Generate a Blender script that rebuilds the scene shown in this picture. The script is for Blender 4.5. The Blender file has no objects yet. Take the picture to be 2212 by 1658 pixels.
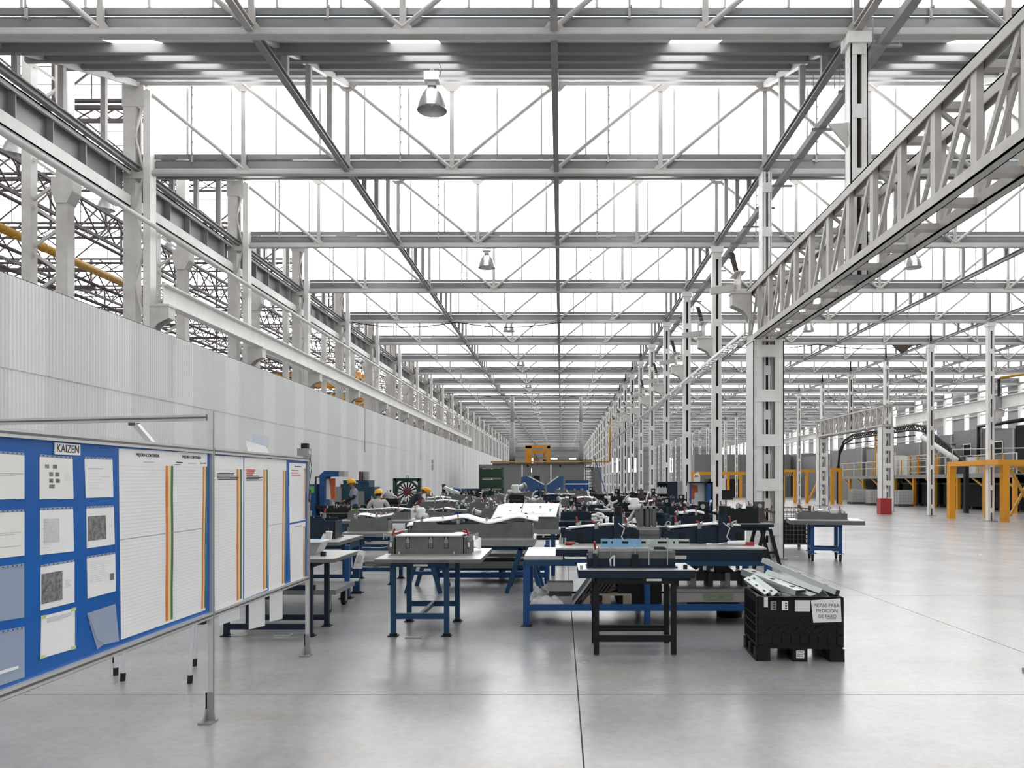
import bpy, bmesh, math, random
from mathutils import Vector, Matrix
R = math.radians
# ---------------------------------------------------------------- camera, sky, exposure
sc = bpy.context.scene
F, CX, CY, CH = 1700.0, 1212.0, 1040.0, 1.62        # focal length (px), principal point (px), eye height (m)
cam_data = bpy.data.cameras.new('camera')
cam_data.sensor_fit = 'HORIZONTAL'; cam_data.sensor_width = 36.0
cam_data.lens = 36.0 * F / 2212.0
cam_data.shift_x = -(CX - 1106.0) / 2212.0
cam_data.shift_y = (CY - 829.0) / 2212.0
cam_data.clip_end = 600
cam = bpy.data.objects.new('camera', cam_data); sc.collection.objects.link(cam)
cam.location = (0, 0, CH); cam.rotation_euler = (R(90), 0, 0)
sc.camera = cam
w = bpy.data.worlds.new('overcast_sky'); sc.world = w; w.use_nodes = True
bg = w.node_tree.nodes['Background']; bg.inputs[0].default_value = (0.93, 0.96, 1.0, 1); bg.inputs[1].default_value = 2.0
vs = sc.view_settings
vs.view_transform = 'Standard'; vs.look = 'None'; vs.gamma = 1.0; vs.use_curve_mapping = False
vs.exposure = 0.22
GLAZE = 4.7                                          # emission of the glazing panels, standing in for daylight
# ---------------------------------------------------------------- helpers
col = sc.collection
rng = random.Random(7)

def TX(px, D): return (px - CX) * D / F
def TZ(py, D): return CH + (CY - py) * D / F
def FD(py): return F * CH / (py - CY)                # distance of a floor point seen at row py

def tag(o, label=None, cat=None, group=None, kind=None):
    if label: o['label'] = label
    if cat: o['category'] = cat
    if group: o['group'] = group
    if kind: o['kind'] = kind
    return o

def thing(name, label, cat, loc=(0, 0, 0), rz=0.0, group=None, kind=None):
    o = bpy.data.objects.new(name, None); col.objects.link(o)
    o.location = loc; o.rotation_euler = (0, 0, rz); o.empty_display_size = 0.2
    return tag(o, label, cat, group, kind)

class MB:
    def __init__(s): s.v = []; s.f = []
    def add(s, vs_, fs):
        n = len(s.v); s.v += [tuple(p) for p in vs_]; s.f += [tuple(i + n for i in q) for q in fs]; return s
    def box(s, x0, x1, y0, y1, z0, z1):
        return s.add([(x0,y0,z0),(x1,y0,z0),(x1,y1,z0),(x0,y1,z0),(x0,y0,z1),(x1,y0,z1),(x1,y1,z1),(x0,y1,z1)],
                     [(0,3,2,1),(4,5,6,7),(0,1,5,4),(1,2,6,5),(2,3,7,6),(3,0,4,7)])
    def cbox(s, c, sz): return s.box(c[0]-sz[0]/2, c[0]+sz[0]/2, c[1]-sz[1]/2, c[1]+sz[1]/2, c[2]-sz[2]/2, c[2]+sz[2]/2)
    def frame(s, a, b, up=(0,0,1)):
        a = Vector(a); b = Vector(b); d = (b-a).normalized(); up = Vector(up)
        if abs(d.dot(up)) > 0.98: up = Vector((0,1,0)) if abs(d.y) < 0.9 else Vector((1,0,0))
        x = d.cross(up).normalized(); z = x.cross(d).normalized()
        return a, b, x, z
    def bar(s, a, b, wd, ht, up=(0,0,1)):
        a, b, x, z = s.frame(a, b, up); x = x*wd/2; z = z*ht/2
        return s.add([a-x-z, a+x-z, a+x+z, a-x+z, b-x-z, b+x-z, b+x+z, b-x+z],
                     [(0,3,2,1),(4,5,6,7),(0,1,5,4),(1,2,6,5),(2,3,7,6),(3,0,4,7)][:0] + [(0,1,2,3),(7,6,5,4),(4,5,1,0),(5,6,2,1),(6,7,3,2),(7,4,0,3)])
    def ibeam(s, a, b, wd, ht, tf=0.02, tw=0.015):
        a = Vector(a); b = Vector(b); _, _, x, z = s.frame(a, b)
        for sg in (-1, 1): s.bar(a + z*sg*(ht-tf)/2, b + z*sg*(ht-tf)/2, wd, tf)
        return s.bar(a, b, tw, ht-2*tf)
    def tube(s, a, b, r, n=8, r2=None):
        a, b, x, z = s.frame(a, b); r2 = r if r2 is None else r2; vs_ = []
        for i in range(n):
            t = 2*math.pi*i/n; d = x*math.cos(t) + z*math.sin(t); vs_ += [a + d*r, b + d*r2]
        fs = [(2*i, 2*i+1, 2*((i+1) % n)+1, 2*((i+1) % n)) for i in range(n)]
        fs += [tuple(2*i for i in range(n)), tuple(2*i+1 for i in reversed(range(n)))]
        return s.add(vs_, fs)
    def pipe(s, pts, r, n=8):
        for a, b in zip(pts, pts[1:]): s.tube(a, b, r, n)
        return s
    def lathe(s, prof, c=(0,0,0), n=20, axis='z'):
        vs_ = []; m = len(prof)
        for i in range(n):
            t = 2*math.pi*i/n
            for r, z in prof:
                p = (r*math.cos(t), r*math.sin(t), z)
                if axis == 'y': p = (p[0], p[2], p[1])
                if axis == 'x': p = (p[2], p[0], p[1])
                vs_.append((p[0]+c[0], p[1]+c[1], p[2]+c[2]))
        fs = [(i*m+j, ((i+1) % n)*m+j, ((i+1) % n)*m+j+1, i*m+j+1) for i in range(n) for j in range(m-1)]
        return s.add(vs_, fs)
    def prism(s, pts, axis, a0, a1):
        n = len(pts)
        def P(u, v, a): return {'x': (a, u, v), 'y': (u, a, v), 'z': (u, v, a)}[axis]
        vs_ = [P(u, v, a0) for u, v in pts] + [P(u, v, a1) for u, v in pts]
        fs = [(i, (i+1) % n, n+(i+1) % n, n+i) for i in range(n)] + [tuple(reversed(range(n))), tuple(range(n, 2*n))]
        return s.add(vs_, fs)
    def sheet(s, fn, nu, nv, th):                    # curved sheet of thickness th: fn(u, v) -> point
        top = [Vector(fn(i/nu, j/nv)) for i in range(nu+1) for j in range(nv+1)]
        m = nv+1; N = len(top); vs_ = top + [p - Vector((0,0,th)) for p in top]; fs = []
        for i in range(nu):
            for j in range(nv):
                q = (i*m+j, (i+1)*m+j, (i+1)*m+j+1, i*m+j+1); fs.append(q); fs.append(tuple(k+N for k in reversed(q)))
        edge = [i*m for i in range(nu+1)] + [nu*m+j for j in range(1, m)] + [i*m+nv for i in range(nu-1, -1, -1)] + [j for j in range(nv-1, 0, -1)]
        for a, b in zip(edge, edge[1:]+edge[:1]): fs.append((b, a, a+N, b+N))
        return s.add(vs_, fs)
    def move(s, dx, dy, dz): s.v = [(x+dx, y+dy, z+dz) for x, y, z in s.v]; return s
    def mesh(s, name, mat, smooth=False):
        me = bpy.data.meshes.new(name); me.from_pydata([tuple(p) for p in s.v], [], s.f); me.update()
        bm = bmesh.new(); bm.from_mesh(me); bmesh.ops.recalc_face_normals(bm, faces=bm.faces); bm.to_mesh(me); bm.free()
        if mat: me.materials.append(mat)
        if smooth:
            for p in me.polygons: p.use_smooth = True
        return me
    def build(s, name, mat, parent=None, smooth=False, world=False, loc=None):
        if world and parent is not None:
            r = parent
            M = Matrix.Identity(4)
            while r is not None:
                M = (Matrix.Translation(r.location) @ Matrix.Rotation(r.rotation_euler.z, 4, 'Z')) @ M; r = r.parent
            Mi = M.inverted(); s.v = [tuple(Mi @ Vector(p)) for p in s.v]
        o = bpy.data.objects.new(name, s.mesh(name, mat, smooth)); col.objects.link(o)
        o.parent = parent
        if loc is not None: o.location = loc
        return o

def inst(name, me, parent=None, loc=(0,0,0), rz=0.0):
    o = bpy.data.objects.new(name, me); col.objects.link(o); o.parent = parent
    o.location = loc; o.rotation_euler = (0, 0, rz); return o

def copy_tree(o, parent=None):
    c = o.copy(); col.objects.link(c); c.parent = parent
    for ch in o.children: copy_tree(ch, c)
    return c

ORD = ['', 'first', 'second', 'third', 'fourth', 'fifth', 'sixth', 'seventh', 'eighth', 'ninth', 'tenth', 'eleventh', 'twelfth', 'thirteenth', 'fourteenth', 'fifteenth', 'sixteenth', 'seventeenth', 'eighteenth', 'nineteenth', 'twentieth'] + ['twenty-' + x for x in ('first', 'second', 'third', 'fourth', 'fifth', 'sixth', 'seventh', 'eighth')]
def after(k):                                        # where row k stands, counted from the massive girder column (row 1)
    if k == 1: return 'in line with the massive girder column'
    if k > 1: return ORD[k - 1] + ' beyond the massive girder column'
    return ORD[1 - k] + ' on this side of the massive girder column'
# ---------------------------------------------------------------- materials
MATS = {}
def mat(name, c, rough=0.6, metal=0.0, noise=0.12, scale=3.0, tint=None, bump=0.0, spec=0.5, stretch=(1,1,1), emit=0.0, alpha=1.0):
    m = bpy.data.materials.new(name); m.use_nodes = True; nt = m.node_tree; b = nt.nodes['Principled BSDF']
    b.inputs['Roughness'].default_value = rough; b.inputs['Metallic'].default_value = metal
    b.inputs['Specular IOR Level'].default_value = spec
    if alpha < 1: b.inputs['Alpha'].default_value = alpha
    c4 = (*c, 1); c2 = (*(tint if tint else tuple(x*(1-noise) for x in c)), 1)
    if noise > 0 or tint:
        tc = nt.nodes.new('ShaderNodeNewGeometry'); mp = nt.nodes.new('ShaderNodeMapping'); mp.inputs['Scale'].default_value = stretch
        nz = nt.nodes.new('ShaderNodeTexNoise'); nz.inputs['Scale'].default_value = scale; nz.inputs['Detail'].default_value = 6; nz.inputs['Roughness'].default_value = 0.65
        rp = nt.nodes.new('ShaderNodeValToRGB'); rp.color_ramp.elements[0].position = 0.3; rp.color_ramp.elements[1].position = 0.7
        rp.color_ramp.elements[0].color = c2; rp.color_ramp.elements[1].color = c4
        nt.links.new(tc.outputs['Position'], mp.inputs['Vector']); nt.links.new(mp.outputs['Vector'], nz.inputs['Vector'])
        nt.links.new(nz.outputs['Fac'], rp.inputs['Fac']); nt.links.new(rp.outputs['Color'], b.inputs['Base Color'])
        if bump:
            bp = nt.nodes.new('ShaderNodeBump'); bp.inputs['Strength'].default_value = bump; bp.inputs['Distance'].default_value = 0.01
            nt.links.new(nz.outputs['Fac'], bp.inputs['Height']); nt.links.new(bp.outputs['Normal'], b.inputs['Normal'])
    else: b.inputs['Base Color'].default_value = c4
    if emit:
        b.inputs['Emission Color'].default_value = c4; b.inputs['Emission Strength'].default_value = emit
    MATS[name] = m; return m

def glow(name, c, s, dirt=0.06):
    m = bpy.data.materials.new(name); m.use_nodes = True; nt = m.node_tree; nt.nodes.remove(nt.nodes['Principled BSDF'])
    e = nt.nodes.new('ShaderNodeEmission'); e.inputs['Strength'].default_value = s
    g = nt.nodes.new('ShaderNodeNewGeometry'); nz = nt.nodes.new('ShaderNodeTexNoise'); nz.inputs['Scale'].default_value = 0.6; nz.inputs['Detail'].default_value = 4
    rp = nt.nodes.new('ShaderNodeValToRGB'); rp.color_ramp.elements[0].position = 0.3; rp.color_ramp.elements[1].position = 0.6
    rp.color_ramp.elements[0].color = (*[x*(1-dirt) for x in c], 1); rp.color_ramp.elements[1].color = (*c, 1)
    nt.links.new(g.outputs['Position'], nz.inputs['Vector']); nt.links.new(nz.outputs['Fac'], rp.inputs['Fac'])
    nt.links.new(rp.outputs['Color'], e.inputs['Color']); nt.links.new(e.outputs[0], nt.nodes['Material Output'].inputs['Surface'])
    m.cycles.emission_sampling = 'AUTO'
    MATS[name] = m; return m

white_steel = mat('white_painted_steel', (0.87, 0.87, 0.85), 0.45, 0, tint=(0.76, 0.74, 0.71), scale=1.6)
cream_steel = mat('cream_painted_steel', (0.70, 0.685, 0.66), 0.5, 0, tint=(0.55, 0.525, 0.49), scale=2.2)
grey_steel = mat('grey_painted_steel', (0.46, 0.47, 0.47), 0.45, 0, tint=(0.36, 0.36, 0.35), scale=1.4)
gutter_grey = mat('galvanised_gutter', (0.25, 0.26, 0.27), 0.4, 0.2, tint=(0.19, 0.195, 0.20), scale=1.1, stretch=(0.4,1,1))
roof_steel = mat('weathered_roof_steel', (0.47, 0.455, 0.44), 0.5, 0, tint=(0.36, 0.335, 0.315), scale=2.0)
chord_steel = mat('light_chord_steel', (0.56, 0.555, 0.545), 0.5, 0, tint=(0.45, 0.44, 0.42), scale=1.5)
tie_grey = mat('tie_beam_grey', (0.27, 0.27, 0.27), 0.5, 0, noise=0.2, scale=1.5)
girder_cream = mat('cream_girder_paint', (0.57, 0.55, 0.51), 0.5, 0, tint=(0.44, 0.42, 0.38), scale=2.2)
mid_grey = mat('dull_grey_steel', (0.30, 0.31, 0.31), 0.5, 0, noise=0.2)
dark_steel = mat('dark_brown_steel', (0.105, 0.085, 0.08), 0.6, 0, tint=(0.06, 0.05, 0.05), scale=4)
slot_brown = mat('slot_shade_and_plate_brown', (0.075, 0.055, 0.045), 0.8, 0, noise=0.3, scale=6)  # brown stands in for the shade inside column slots; dark plates use it too
roof_white = mat('roof_sheet_underside', (0.86, 0.865, 0.87), 0.5, 0, noise=0.08, scale=1.0)
purlin_grey = mat('purlin_grey', (0.26, 0.26, 0.26), 0.5, 0, noise=0.12, scale=1.2)
wall_grey = mat('corrugated_grey', (0.74, 0.745, 0.75), 0.45, 0, noise=0.06, scale=0.8)
wall_light = mat('corrugated_translucent', (0.82, 0.82, 0.81), 0.4, 0, noise=0.05, scale=0.8)
panel_grey = mat('grey_cladding', (0.33, 0.34, 0.35), 0.5, 0, noise=0.1, scale=0.6)
glaze = glow('glowing_translucent_glazing', (1.0, 1.0, 1.0), GLAZE)
glaze_roof = glow('glowing_roof_strip', (1.0, 1.0, 1.0), GLAZE * 0.8)
glaze_wall = glow('glowing_wall_strip', (0.98, 0.99, 1.0), GLAZE * 0.5)
lap_grey = mat('glazing_lap', (0.50, 0.51, 0.52), 0.4, 0, noise=0.05)
alu = mat('aluminium_profile', (0.68, 0.68, 0.66), 0.35, 0.45, noise=0.1, scale=8)
alu_dark = mat('aluminium_slot', (0.16, 0.16, 0.16), 0.5, 0.5, noise=0.1)
lamp_alu = mat('spun_aluminium', (0.55, 0.55, 0.54), 0.28, 0.9, noise=0.06, scale=12)
board_blue = mat('blue_board_laminate', (0.012, 0.13, 0.46), 0.28, 0, tint=(0.010, 0.105, 0.40), scale=2, spec=0.4)
paper = mat('white_paper', (0.88, 0.88, 0.87), 0.6, 0, noise=0.05, scale=5)
paper_w = mat('warm_paper', (0.87, 0.86, 0.82), 0.6, 0, noise=0.04, scale=4)
ink = mat('black_ink', (0.03, 0.03, 0.035), 0.6, 0, noise=0)
ink_grey = mat('grey_print', (0.42, 0.42, 0.43), 0.6, 0, noise=0.2, scale=30)
ink_pale = mat('pale_print', (0.70, 0.70, 0.71), 0.6, 0, noise=0.2, scale=30)
ink_red = mat('red_ink', (0.65, 0.08, 0.06), 0.6, 0, noise=0)
photo_print = mat('dark_photo_print', (0.34, 0.33, 0.32), 0.5, 0, tint=(0.035, 0.033, 0.03), scale=38)
st_orange = mat('orange_stripe', (0.82, 0.22, 0.03), 0.6, 0, noise=0.15, scale=10)
st_cream = mat('cream_stripe', (0.80, 0.66, 0.36), 0.6, 0, noise=0.1, scale=10)
st_green = mat('green_stripe', (0.07, 0.18, 0.07), 0.6, 0, noise=0.15, scale=10)
sleeve = mat('clear_plastic_sleeve', (0.62, 0.70, 0.82), 0.15, 0, noise=0.05, alpha=0.42)
tape_green = mat('yellow_green_tape', (0.55, 0.68, 0.28), 0.5, 0, noise=0.1)
blue_steel = mat('blue_painted_steel', (0.012, 0.065, 0.155), 0.45, 0, tint=(0.010, 0.045, 0.10), scale=5, spec=0.35)
bright_blue = mat('bright_blue_paint', (0.012, 0.078, 0.25), 0.45, 0, noise=0.3, scale=3, spec=0.35)
navy = mat('navy_painted_steel', (0.008, 0.021, 0.042), 0.5, 0, noise=0.4, scale=6, spec=0.3)
black_steel = mat('black_painted_steel', (0.007, 0.008, 0.009), 0.5, 0, noise=0.4, scale=7, spec=0.3)
fix_grey = mat('fixture_grey', (0.165, 0.172, 0.165), 0.5, 0, tint=(0.115, 0.12, 0.113), scale=6, spec=0.35)
fix_light = mat('fixture_light_grey', (0.29, 0.30, 0.29), 0.4, 0.2, noise=0.2, scale=8)
slab_white = mat('ground_steel_plate', (0.66, 0.66, 0.65), 0.3, 0.35, tint=(0.50, 0.49, 0.47), scale=7)
slab_edge = mat('grey_slab_edge', (0.15, 0.155, 0.152), 0.5, 0.1, noise=0.25, scale=6)
galv = mat('galvanised_part', (0.50, 0.53, 0.51), 0.32, 0.65, noise=0.15, scale=9)
white_part = mat('pale_stamped_metal', (0.82, 0.83, 0.83), 0.3, 0.15, noise=0.06, scale=5)
sky_part = mat('light_blue_part', (0.24, 0.46, 0.68), 0.4, 0, noise=0.1, scale=6)
green_part = mat('pale_green_part', (0.52, 0.60, 0.56), 0.4, 0.1, noise=0.1, scale=6)
red_grip = mat('red_vinyl_grip', (0.33, 0.016, 0.02), 0.4, 0, noise=0.1)
red_paint = mat('red_paint', (0.42, 0.028, 0.03), 0.4, 0, noise=0.12, scale=4)
maroon = mat('dark_red_paint', (0.16, 0.03, 0.02), 0.5, 0, noise=0.25, scale=5)
yellow = mat('safety_yellow_orange', (0.78, 0.33, 0.012), 0.45, 0, noise=0.12, scale=3)
amber = mat('amber_pipe', (0.55, 0.29, 0.03), 0.45, 0, noise=0.2, scale=5)
hat_yellow = mat('hard_hat_yellow', (0.85, 0.45, 0.012), 0.3, 0, noise=0.05)
green_paint = mat('green_paint', (0.010, 0.048, 0.024), 0.5, 0, noise=0.35, scale=4)
lime = mat('lime_green_plastic', (0.14, 0.46, 0.06), 0.5, 0, noise=0.1)
teal = mat('teal_paint', (0.013, 0.07, 0.09), 0.45, 0, noise=0.3, scale=4)
rubber = mat('black_rubber', (0.012, 0.012, 0.013), 0.7, 0, noise=0.2)
plastic_black = mat('black_plastic', (0.007, 0.0075, 0.008), 0.5, 0, noise=0.3, scale=8, spec=0.3)
concrete = mat('bare_concrete_block', (0.42, 0.41, 0.39), 0.9, 0, noise=0.2, scale=12, bump=0.4)
wood = mat('grey_pallet_wood', (0.36, 0.31, 0.25), 0.8, 0, noise=0.25, scale=10, stretch=(1,6,6))
rust = mat('rusty_casting', (0.06, 0.05, 0.044), 0.7, 0.2, noise=0.4, scale=10)
plastic_film = mat('crumpled_white_film', (0.70, 0.70, 0.69), 0.35, 0, noise=0.15, scale=20)
machine_grey = mat('machine_grey', (0.22, 0.225, 0.225), 0.5, 0, noise=0.15, scale=1)
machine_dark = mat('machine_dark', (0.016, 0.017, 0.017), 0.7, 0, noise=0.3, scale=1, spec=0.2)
cabinet_white = mat('cream_cabinet', (0.72, 0.69, 0.63), 0.45, 0, noise=0.06)
skin = mat('skin', (0.36, 0.18, 0.11), 0.55, 0, noise=0.08)
cloth_grey = mat('grey_blue_shirt', (0.28, 0.30, 0.36), 0.85, 0, noise=0.15, scale=14)
cloth_pale = mat('pale_grey_jacket', (0.55, 0.54, 0.51), 0.85, 0, noise=0.15, scale=14)
cloth_dark = mat('dark_green_shirt', (0.03, 0.045, 0.05), 0.85, 0, noise=0.2, scale=14)
cloth_black = mat('black_sleeve', (0.015, 0.016, 0.02), 0.9, 0, noise=0.2)
denim = mat('dark_blue_trousers', (0.03, 0.045, 0.08), 0.9, 0, noise=0.2, scale=14)
brown_pipe = mat('brown_pipe', (0.11, 0.05, 0.04), 0.5, 0, noise=0.3)
tank_grey = mat('grey_tank', (0.38, 0.38, 0.38), 0.5, 0, noise=0.12)
ibc = mat('translucent_tote', (0.62, 0.64, 0.62), 0.4, 0, noise=0.1)
tarp_blue = mat('blue_tarpaulin', (0.03, 0.10, 0.27), 0.5, 0, noise=0.3, scale=2.5)
orange_print = mat('orange_red_print', (0.75, 0.16, 0.05), 0.5, 0, noise=0.3, scale=10)

# polished concrete floor
def floor_material():
    m = bpy.data.materials.new('polished_concrete'); m.use_nodes = True; nt = m.node_tree; b = nt.nodes['Principled BSDF']; L = nt.links.new
    g = nt.nodes.new('ShaderNodeNewGeometry')
    def noise(scale, detail, st=(1,1,1)):
        mp = nt.nodes.new('ShaderNodeMapping'); mp.inputs['Scale'].default_value = st
        n = nt.nodes.new('ShaderNodeTexNoise'); n.inputs['Scale'].default_value = scale; n.inputs['Detail'].default_value = detail; n.inputs['Roughness'].default_value = 0.6
        L(g.outputs['Position'], mp.inputs[0]); L(mp.outputs[0], n.inputs['Vector']); return n
    def ramp(n, p0, c0, p1, c1):
        r = nt.nodes.new('ShaderNodeValToRGB'); e = r.color_ramp.elements
        e[0].position, e[1].position = p0, p1; e[0].color = (*c0, 1); e[1].color = (*c1, 1); L(n.outputs['Fac'], r.inputs['Fac']); return r
    big = ramp(noise(0.5, 6), 0.3, (0.275, 0.28, 0.295), 0.7, (0.405, 0.405, 0.405))
    warm = ramp(noise(1.3, 5, (1, 1.6, 1)), 0.50, (1, 1, 1), 0.72, (1.0, 0.90, 0.80))
    fine = ramp(noise(14, 8), 0.35, (0.90, 0.90, 0.90), 0.6, (1, 1, 1))
    cur = big
    for o in (warm, fine):
        x = nt.nodes.new('ShaderNodeMixRGB'); x.blend_type = 'MULTIPLY'; x.inputs[0].default_value = 1.0
        L(cur.outputs[0], x.inputs[1]); L(o.outputs[0], x.inputs[2]); cur = x
    L(cur.outputs[0], b.inputs['Base Color'])
    mm = nt.nodes.new('ShaderNodeMath'); mm.operation = 'MULTIPLY_ADD'; mm.inputs[1].default_value = 0.12; mm.inputs[2].default_value = 0.19
    L(noise(1.1, 5).outputs['Fac'], mm.inputs[0]); L(mm.outputs[0], b.inputs['Roughness'])
    b.inputs['Specular IOR Level'].default_value = 0.55
    bp = nt.nodes.new('ShaderNodeBump'); bp.inputs['Strength'].default_value = 0.06; bp.inputs['Distance'].default_value = 0.01
    L(noise(9, 6).outputs['Fac'], bp.inputs['Height']); L(bp.outputs['Normal'], b.inputs['Normal'])
    return m
floor_mat = floor_material()
joint_mat = mat('floor_joint_dark', (0.10, 0.10, 0.10), 0.9, 0, noise=0.2)
# ---------------------------------------------------------------- building grid
BAY, Y0, SP = 5.2, 11.544, 13.3
def YK(k): return Y0 + BAY * k
XL, X1, X2, X3 = -8.97, 4.33, 17.63, 30.93
K0, K1 = -4, 27
YB, YE = YK(K0), YK(K1)
ZB, ZT, ZR = 8.14, 10.07, 10.30                      # bottom chord, top chord, ridge

# ---------------------------------------------------------------- floor: cast slabs with open joints
fl = MB().box(-37, X3 + 0.6, YB - 0.5, YE + 0.5, -0.4, -0.012).build('floor', joint_mat); tag(fl, 'pale polished concrete floor cast in large slabs', None, None, 'structure')
xj = [-37.0, -22.0, -8.48] + [0.13 + 4.26 * i for i in range(-1, 8)]
yj = [YB - 0.4] + [5.99 + 5.2 * i for i in range(-2, 28)] + [YE + 0.4]
for i in range(len(xj) - 1):
    for j in range(len(yj) - 1):
        g = 0.005
        MB().box(xj[i] + g, xj[i+1] - g, yj[j] + g, yj[j+1] - g, -0.0115, 0.0).build('floor_slab', floor_mat, fl)

# ---------------------------------------------------------------- corrugated partition wall on the left
WX, WH, SEAM = -8.50, 4.80, 3.36
SW = BAY / 6.0
def corr(z0, z1, dx=0.0):
    n = 60; prof = [(0.013 * math.sin(2 * math.pi * 10 * i / n), SW * i / n) for i in range(n + 1)]
    v = []; f = []
    for z in (z0, z1):
        for x, y in prof: v.append((x + dx, y, z))
        for x, y in prof: v.append((x + dx - 0.004, y, z))
    m = n + 1
    for i in range(n):
        f.append((i, i+1, 2*m+i+1, 2*m+i)); f.append((m+i+1, m+i, 3*m+i, 3*m+i+1))
    return MB().add(v, f)
wl = thing('wall_left', 'long partition wall of white and grey corrugated sheets', None, (WX, 0, 0), 0, None, 'structure')
lo_g, lo_w = corr(0, SEAM + 0.12).mesh('corrugated_sheet', wall_grey, True), corr(0, SEAM + 0.12).mesh('corrugated_sheet', wall_light, True)
up_g, up_w = corr(SEAM, WH, 0.012).mesh('corrugated_sheet', wall_grey, True), corr(SEAM, WH, 0.012).mesh('corrugated_sheet', wall_light, True)
ns = int((112 - YB) / SW); base = 12.1 - SW * int((12.1 - YB) / SW)
for i in range(ns):
    y = base + SW * i; light = (i - int((12.1 - YB) / SW)) % 3 == 0
    inst('corrugated_sheet', lo_w if light else lo_g, wl, (0, y, 0))
    inst('corrugated_sheet', up_w if light else up_g, wl, (0, y, 0))
MB().box(-0.10, -0.03, base, base + SW * ns, WH - 0.06, WH + 0.03).build('wall_cap_angle', dark_steel, wl)
MB().box(-0.10, -0.03, base, base + SW * ns, SEAM - 0.05, SEAM + 0.05).build('wall_girt', dark_steel, wl)
for y in (34.0, 47.5, 68.0):
    MB().box(0.012, 0.03, y, y + 0.05, WH - 1.9, WH + 0.02).build('wall_joint_strip', mid_grey, wl)
e = MB().box(0.012, 0.06, 51.6, 52.2, 2.4, 2.75).box(0.012, 0.06, 51.6, 52.2, 2.82, 3.05).build('wall_switch_box', mid_grey, wl)

# other walls
wr = thing('wall_right', 'tall grey clad side wall with glazed strips', None, (X3 + 0.3, 0, 0), 0, None, 'structure')
yy = YB; i = 0
wr_sheet = MB().box(0, 0.06, 0, 1.9, 0, 11.0).mesh('cladding_sheet', panel_grey)
wr_low = MB().box(0, 0.06, 0, 0.7, 0, 2.6).mesh('cladding_sheet', panel_grey)
wr_glz = MB().box(0.01, 0.05, 0, 0.7, 2.6, 11.0).mesh('glazed_strip', glaze_wall)
while yy < YE:
    inst('cladding_sheet', wr_sheet, wr, (0, yy, 0)); inst('cladding_sheet', wr_low, wr, (0, yy + 1.9, 0)); inst('glazed_strip', wr_glz, wr, (0, yy + 1.9, 0))
    yy += 2.6
for z in (2.6, 3.9, 5.2, 6.5, 7.8): MB().box(-0.12, -0.005, YB, YE, z, z + 0.10).build('wall_girt', cream_steel, wr)
for k in range(K0, K1 + 1): MB().box(-0.3, -0.02, YK(k) - 0.13, YK(k) + 0.13, 0, 10.2).build('wall_post', white_steel, wr)

wb = thing('wall_back', 'far grey end wall with narrow windows', None, (0, YE, 0), 0, None, 'structure')
xs = -36.5; bounds = []
winx = [(-2.0, -0.7), (1.6, 2.9), (5.8, 6.4), (-6.0, -5.4), (9.5, 11.0), (13.0, 14.5), (20.0, 21.5), (24.0, 25.5), (-15, -13), (-20, -18)]
winx.sort(); cur = -37.0
for a, b in winx + [(X3 + 0.3, X3 + 0.3)]:
    MB().box(cur, a, 0, 0.2, 0, 14.0).build('cladding_sheet', panel_grey, wb); cur = b
    if b > a:
        MB().box(a, b, 0, 0.2, 0, 3.4).build('cladding_sheet', panel_grey, wb); MB().box(a, b, 0, 0.2, 6.2, 14.0).build('cladding_sheet', panel_grey, wb)
        MB().box(a, b, 0.05, 0.1, 3.4, 6.2).build('glazed_strip', glaze_wall, wb)
for z in (1.2, 3.3, 6.3, 7.6): MB().box(-37, X3, -0.12, -0.005, z, z + 0.12).build('wall_girt', mid_grey, wb)
wf = thing('wall_front', 'unseen grey clad end wall with glowing strips added for light', None, (0, YB - 0.3, 0), 0, None, 'structure')
fs_me = MB().box(0, 1.9, -0.03, 0.03, 0, 14).mesh('cladding_sheet', panel_grey); fl_me = MB().box(0, 0.7, -0.03, 0.03, 0, 2.6).mesh('cladding_sheet', panel_grey); fg_me = MB().box(0, 0.7, -0.02, 0.02, 2.6, 14).mesh('glazed_strip', glaze_wall)  # unseen glowing strips added behind the camera to light camera-facing surfaces
xx = -37.0
while xx < X3 + 0.4:
    inst('cladding_sheet', fs_me, wf, (xx, 0, 0)); inst('cladding_sheet', fl_me, wf, (xx + 1.9, 0, 0)); inst('glazed_strip', fg_me, wf, (xx + 1.9, 0, 0)); xx += 2.6
wo = MB().box(-37.2, -37, YB, YE, 0, 14.2).build('wall_outer', wall_grey); tag(wo, 'outer wall of the older hall', None, None, 'structure')

# ---------------------------------------------------------------- saw-tooth roof: sheets, roof lights, purlins
ceil = thing('ceiling', 'saw-tooth roof of pale sheets over grey purlins', None, (0, 0, 0), 0, None, 'structure')
LX = [XL + SP / 3 * i for i in range(10)]            # rafter lines
strip_c = [LX[i] + SP / 6 for i in range(9)]
def zroof(t): return 8.22 + t * (ZR - 8.22)
mbs = MB(); edges = [XL - 0.35]
for c in strip_c: edges += [c - 0.4, c + 0.4]
edges.append(X3 + 0.3)
for i in range(0, len(edges), 2):
    a, b = edges[i], edges[i+1]
    mbs.add([(a, 0.22, zroof(0.04)), (b, 0.22, zroof(0.04)), (b, BAY + 0.12, ZR), (a, BAY + 0.12, ZR), (a, 0.22, zroof(0.04) + 0.05), (b, 0.22, zroof(0.04) + 0.05), (b, BAY + 0.12, ZR + 0.05), (a, BAY + 0.12, ZR + 0.05)],
            [(0,3,2,1),(4,5,6,7),(0,1,5,4),(1,2,6,5),(2,3,7,6),(3,0,4,7)])
roof_me = mbs.mesh('roof_sheet', roof_white)
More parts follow.
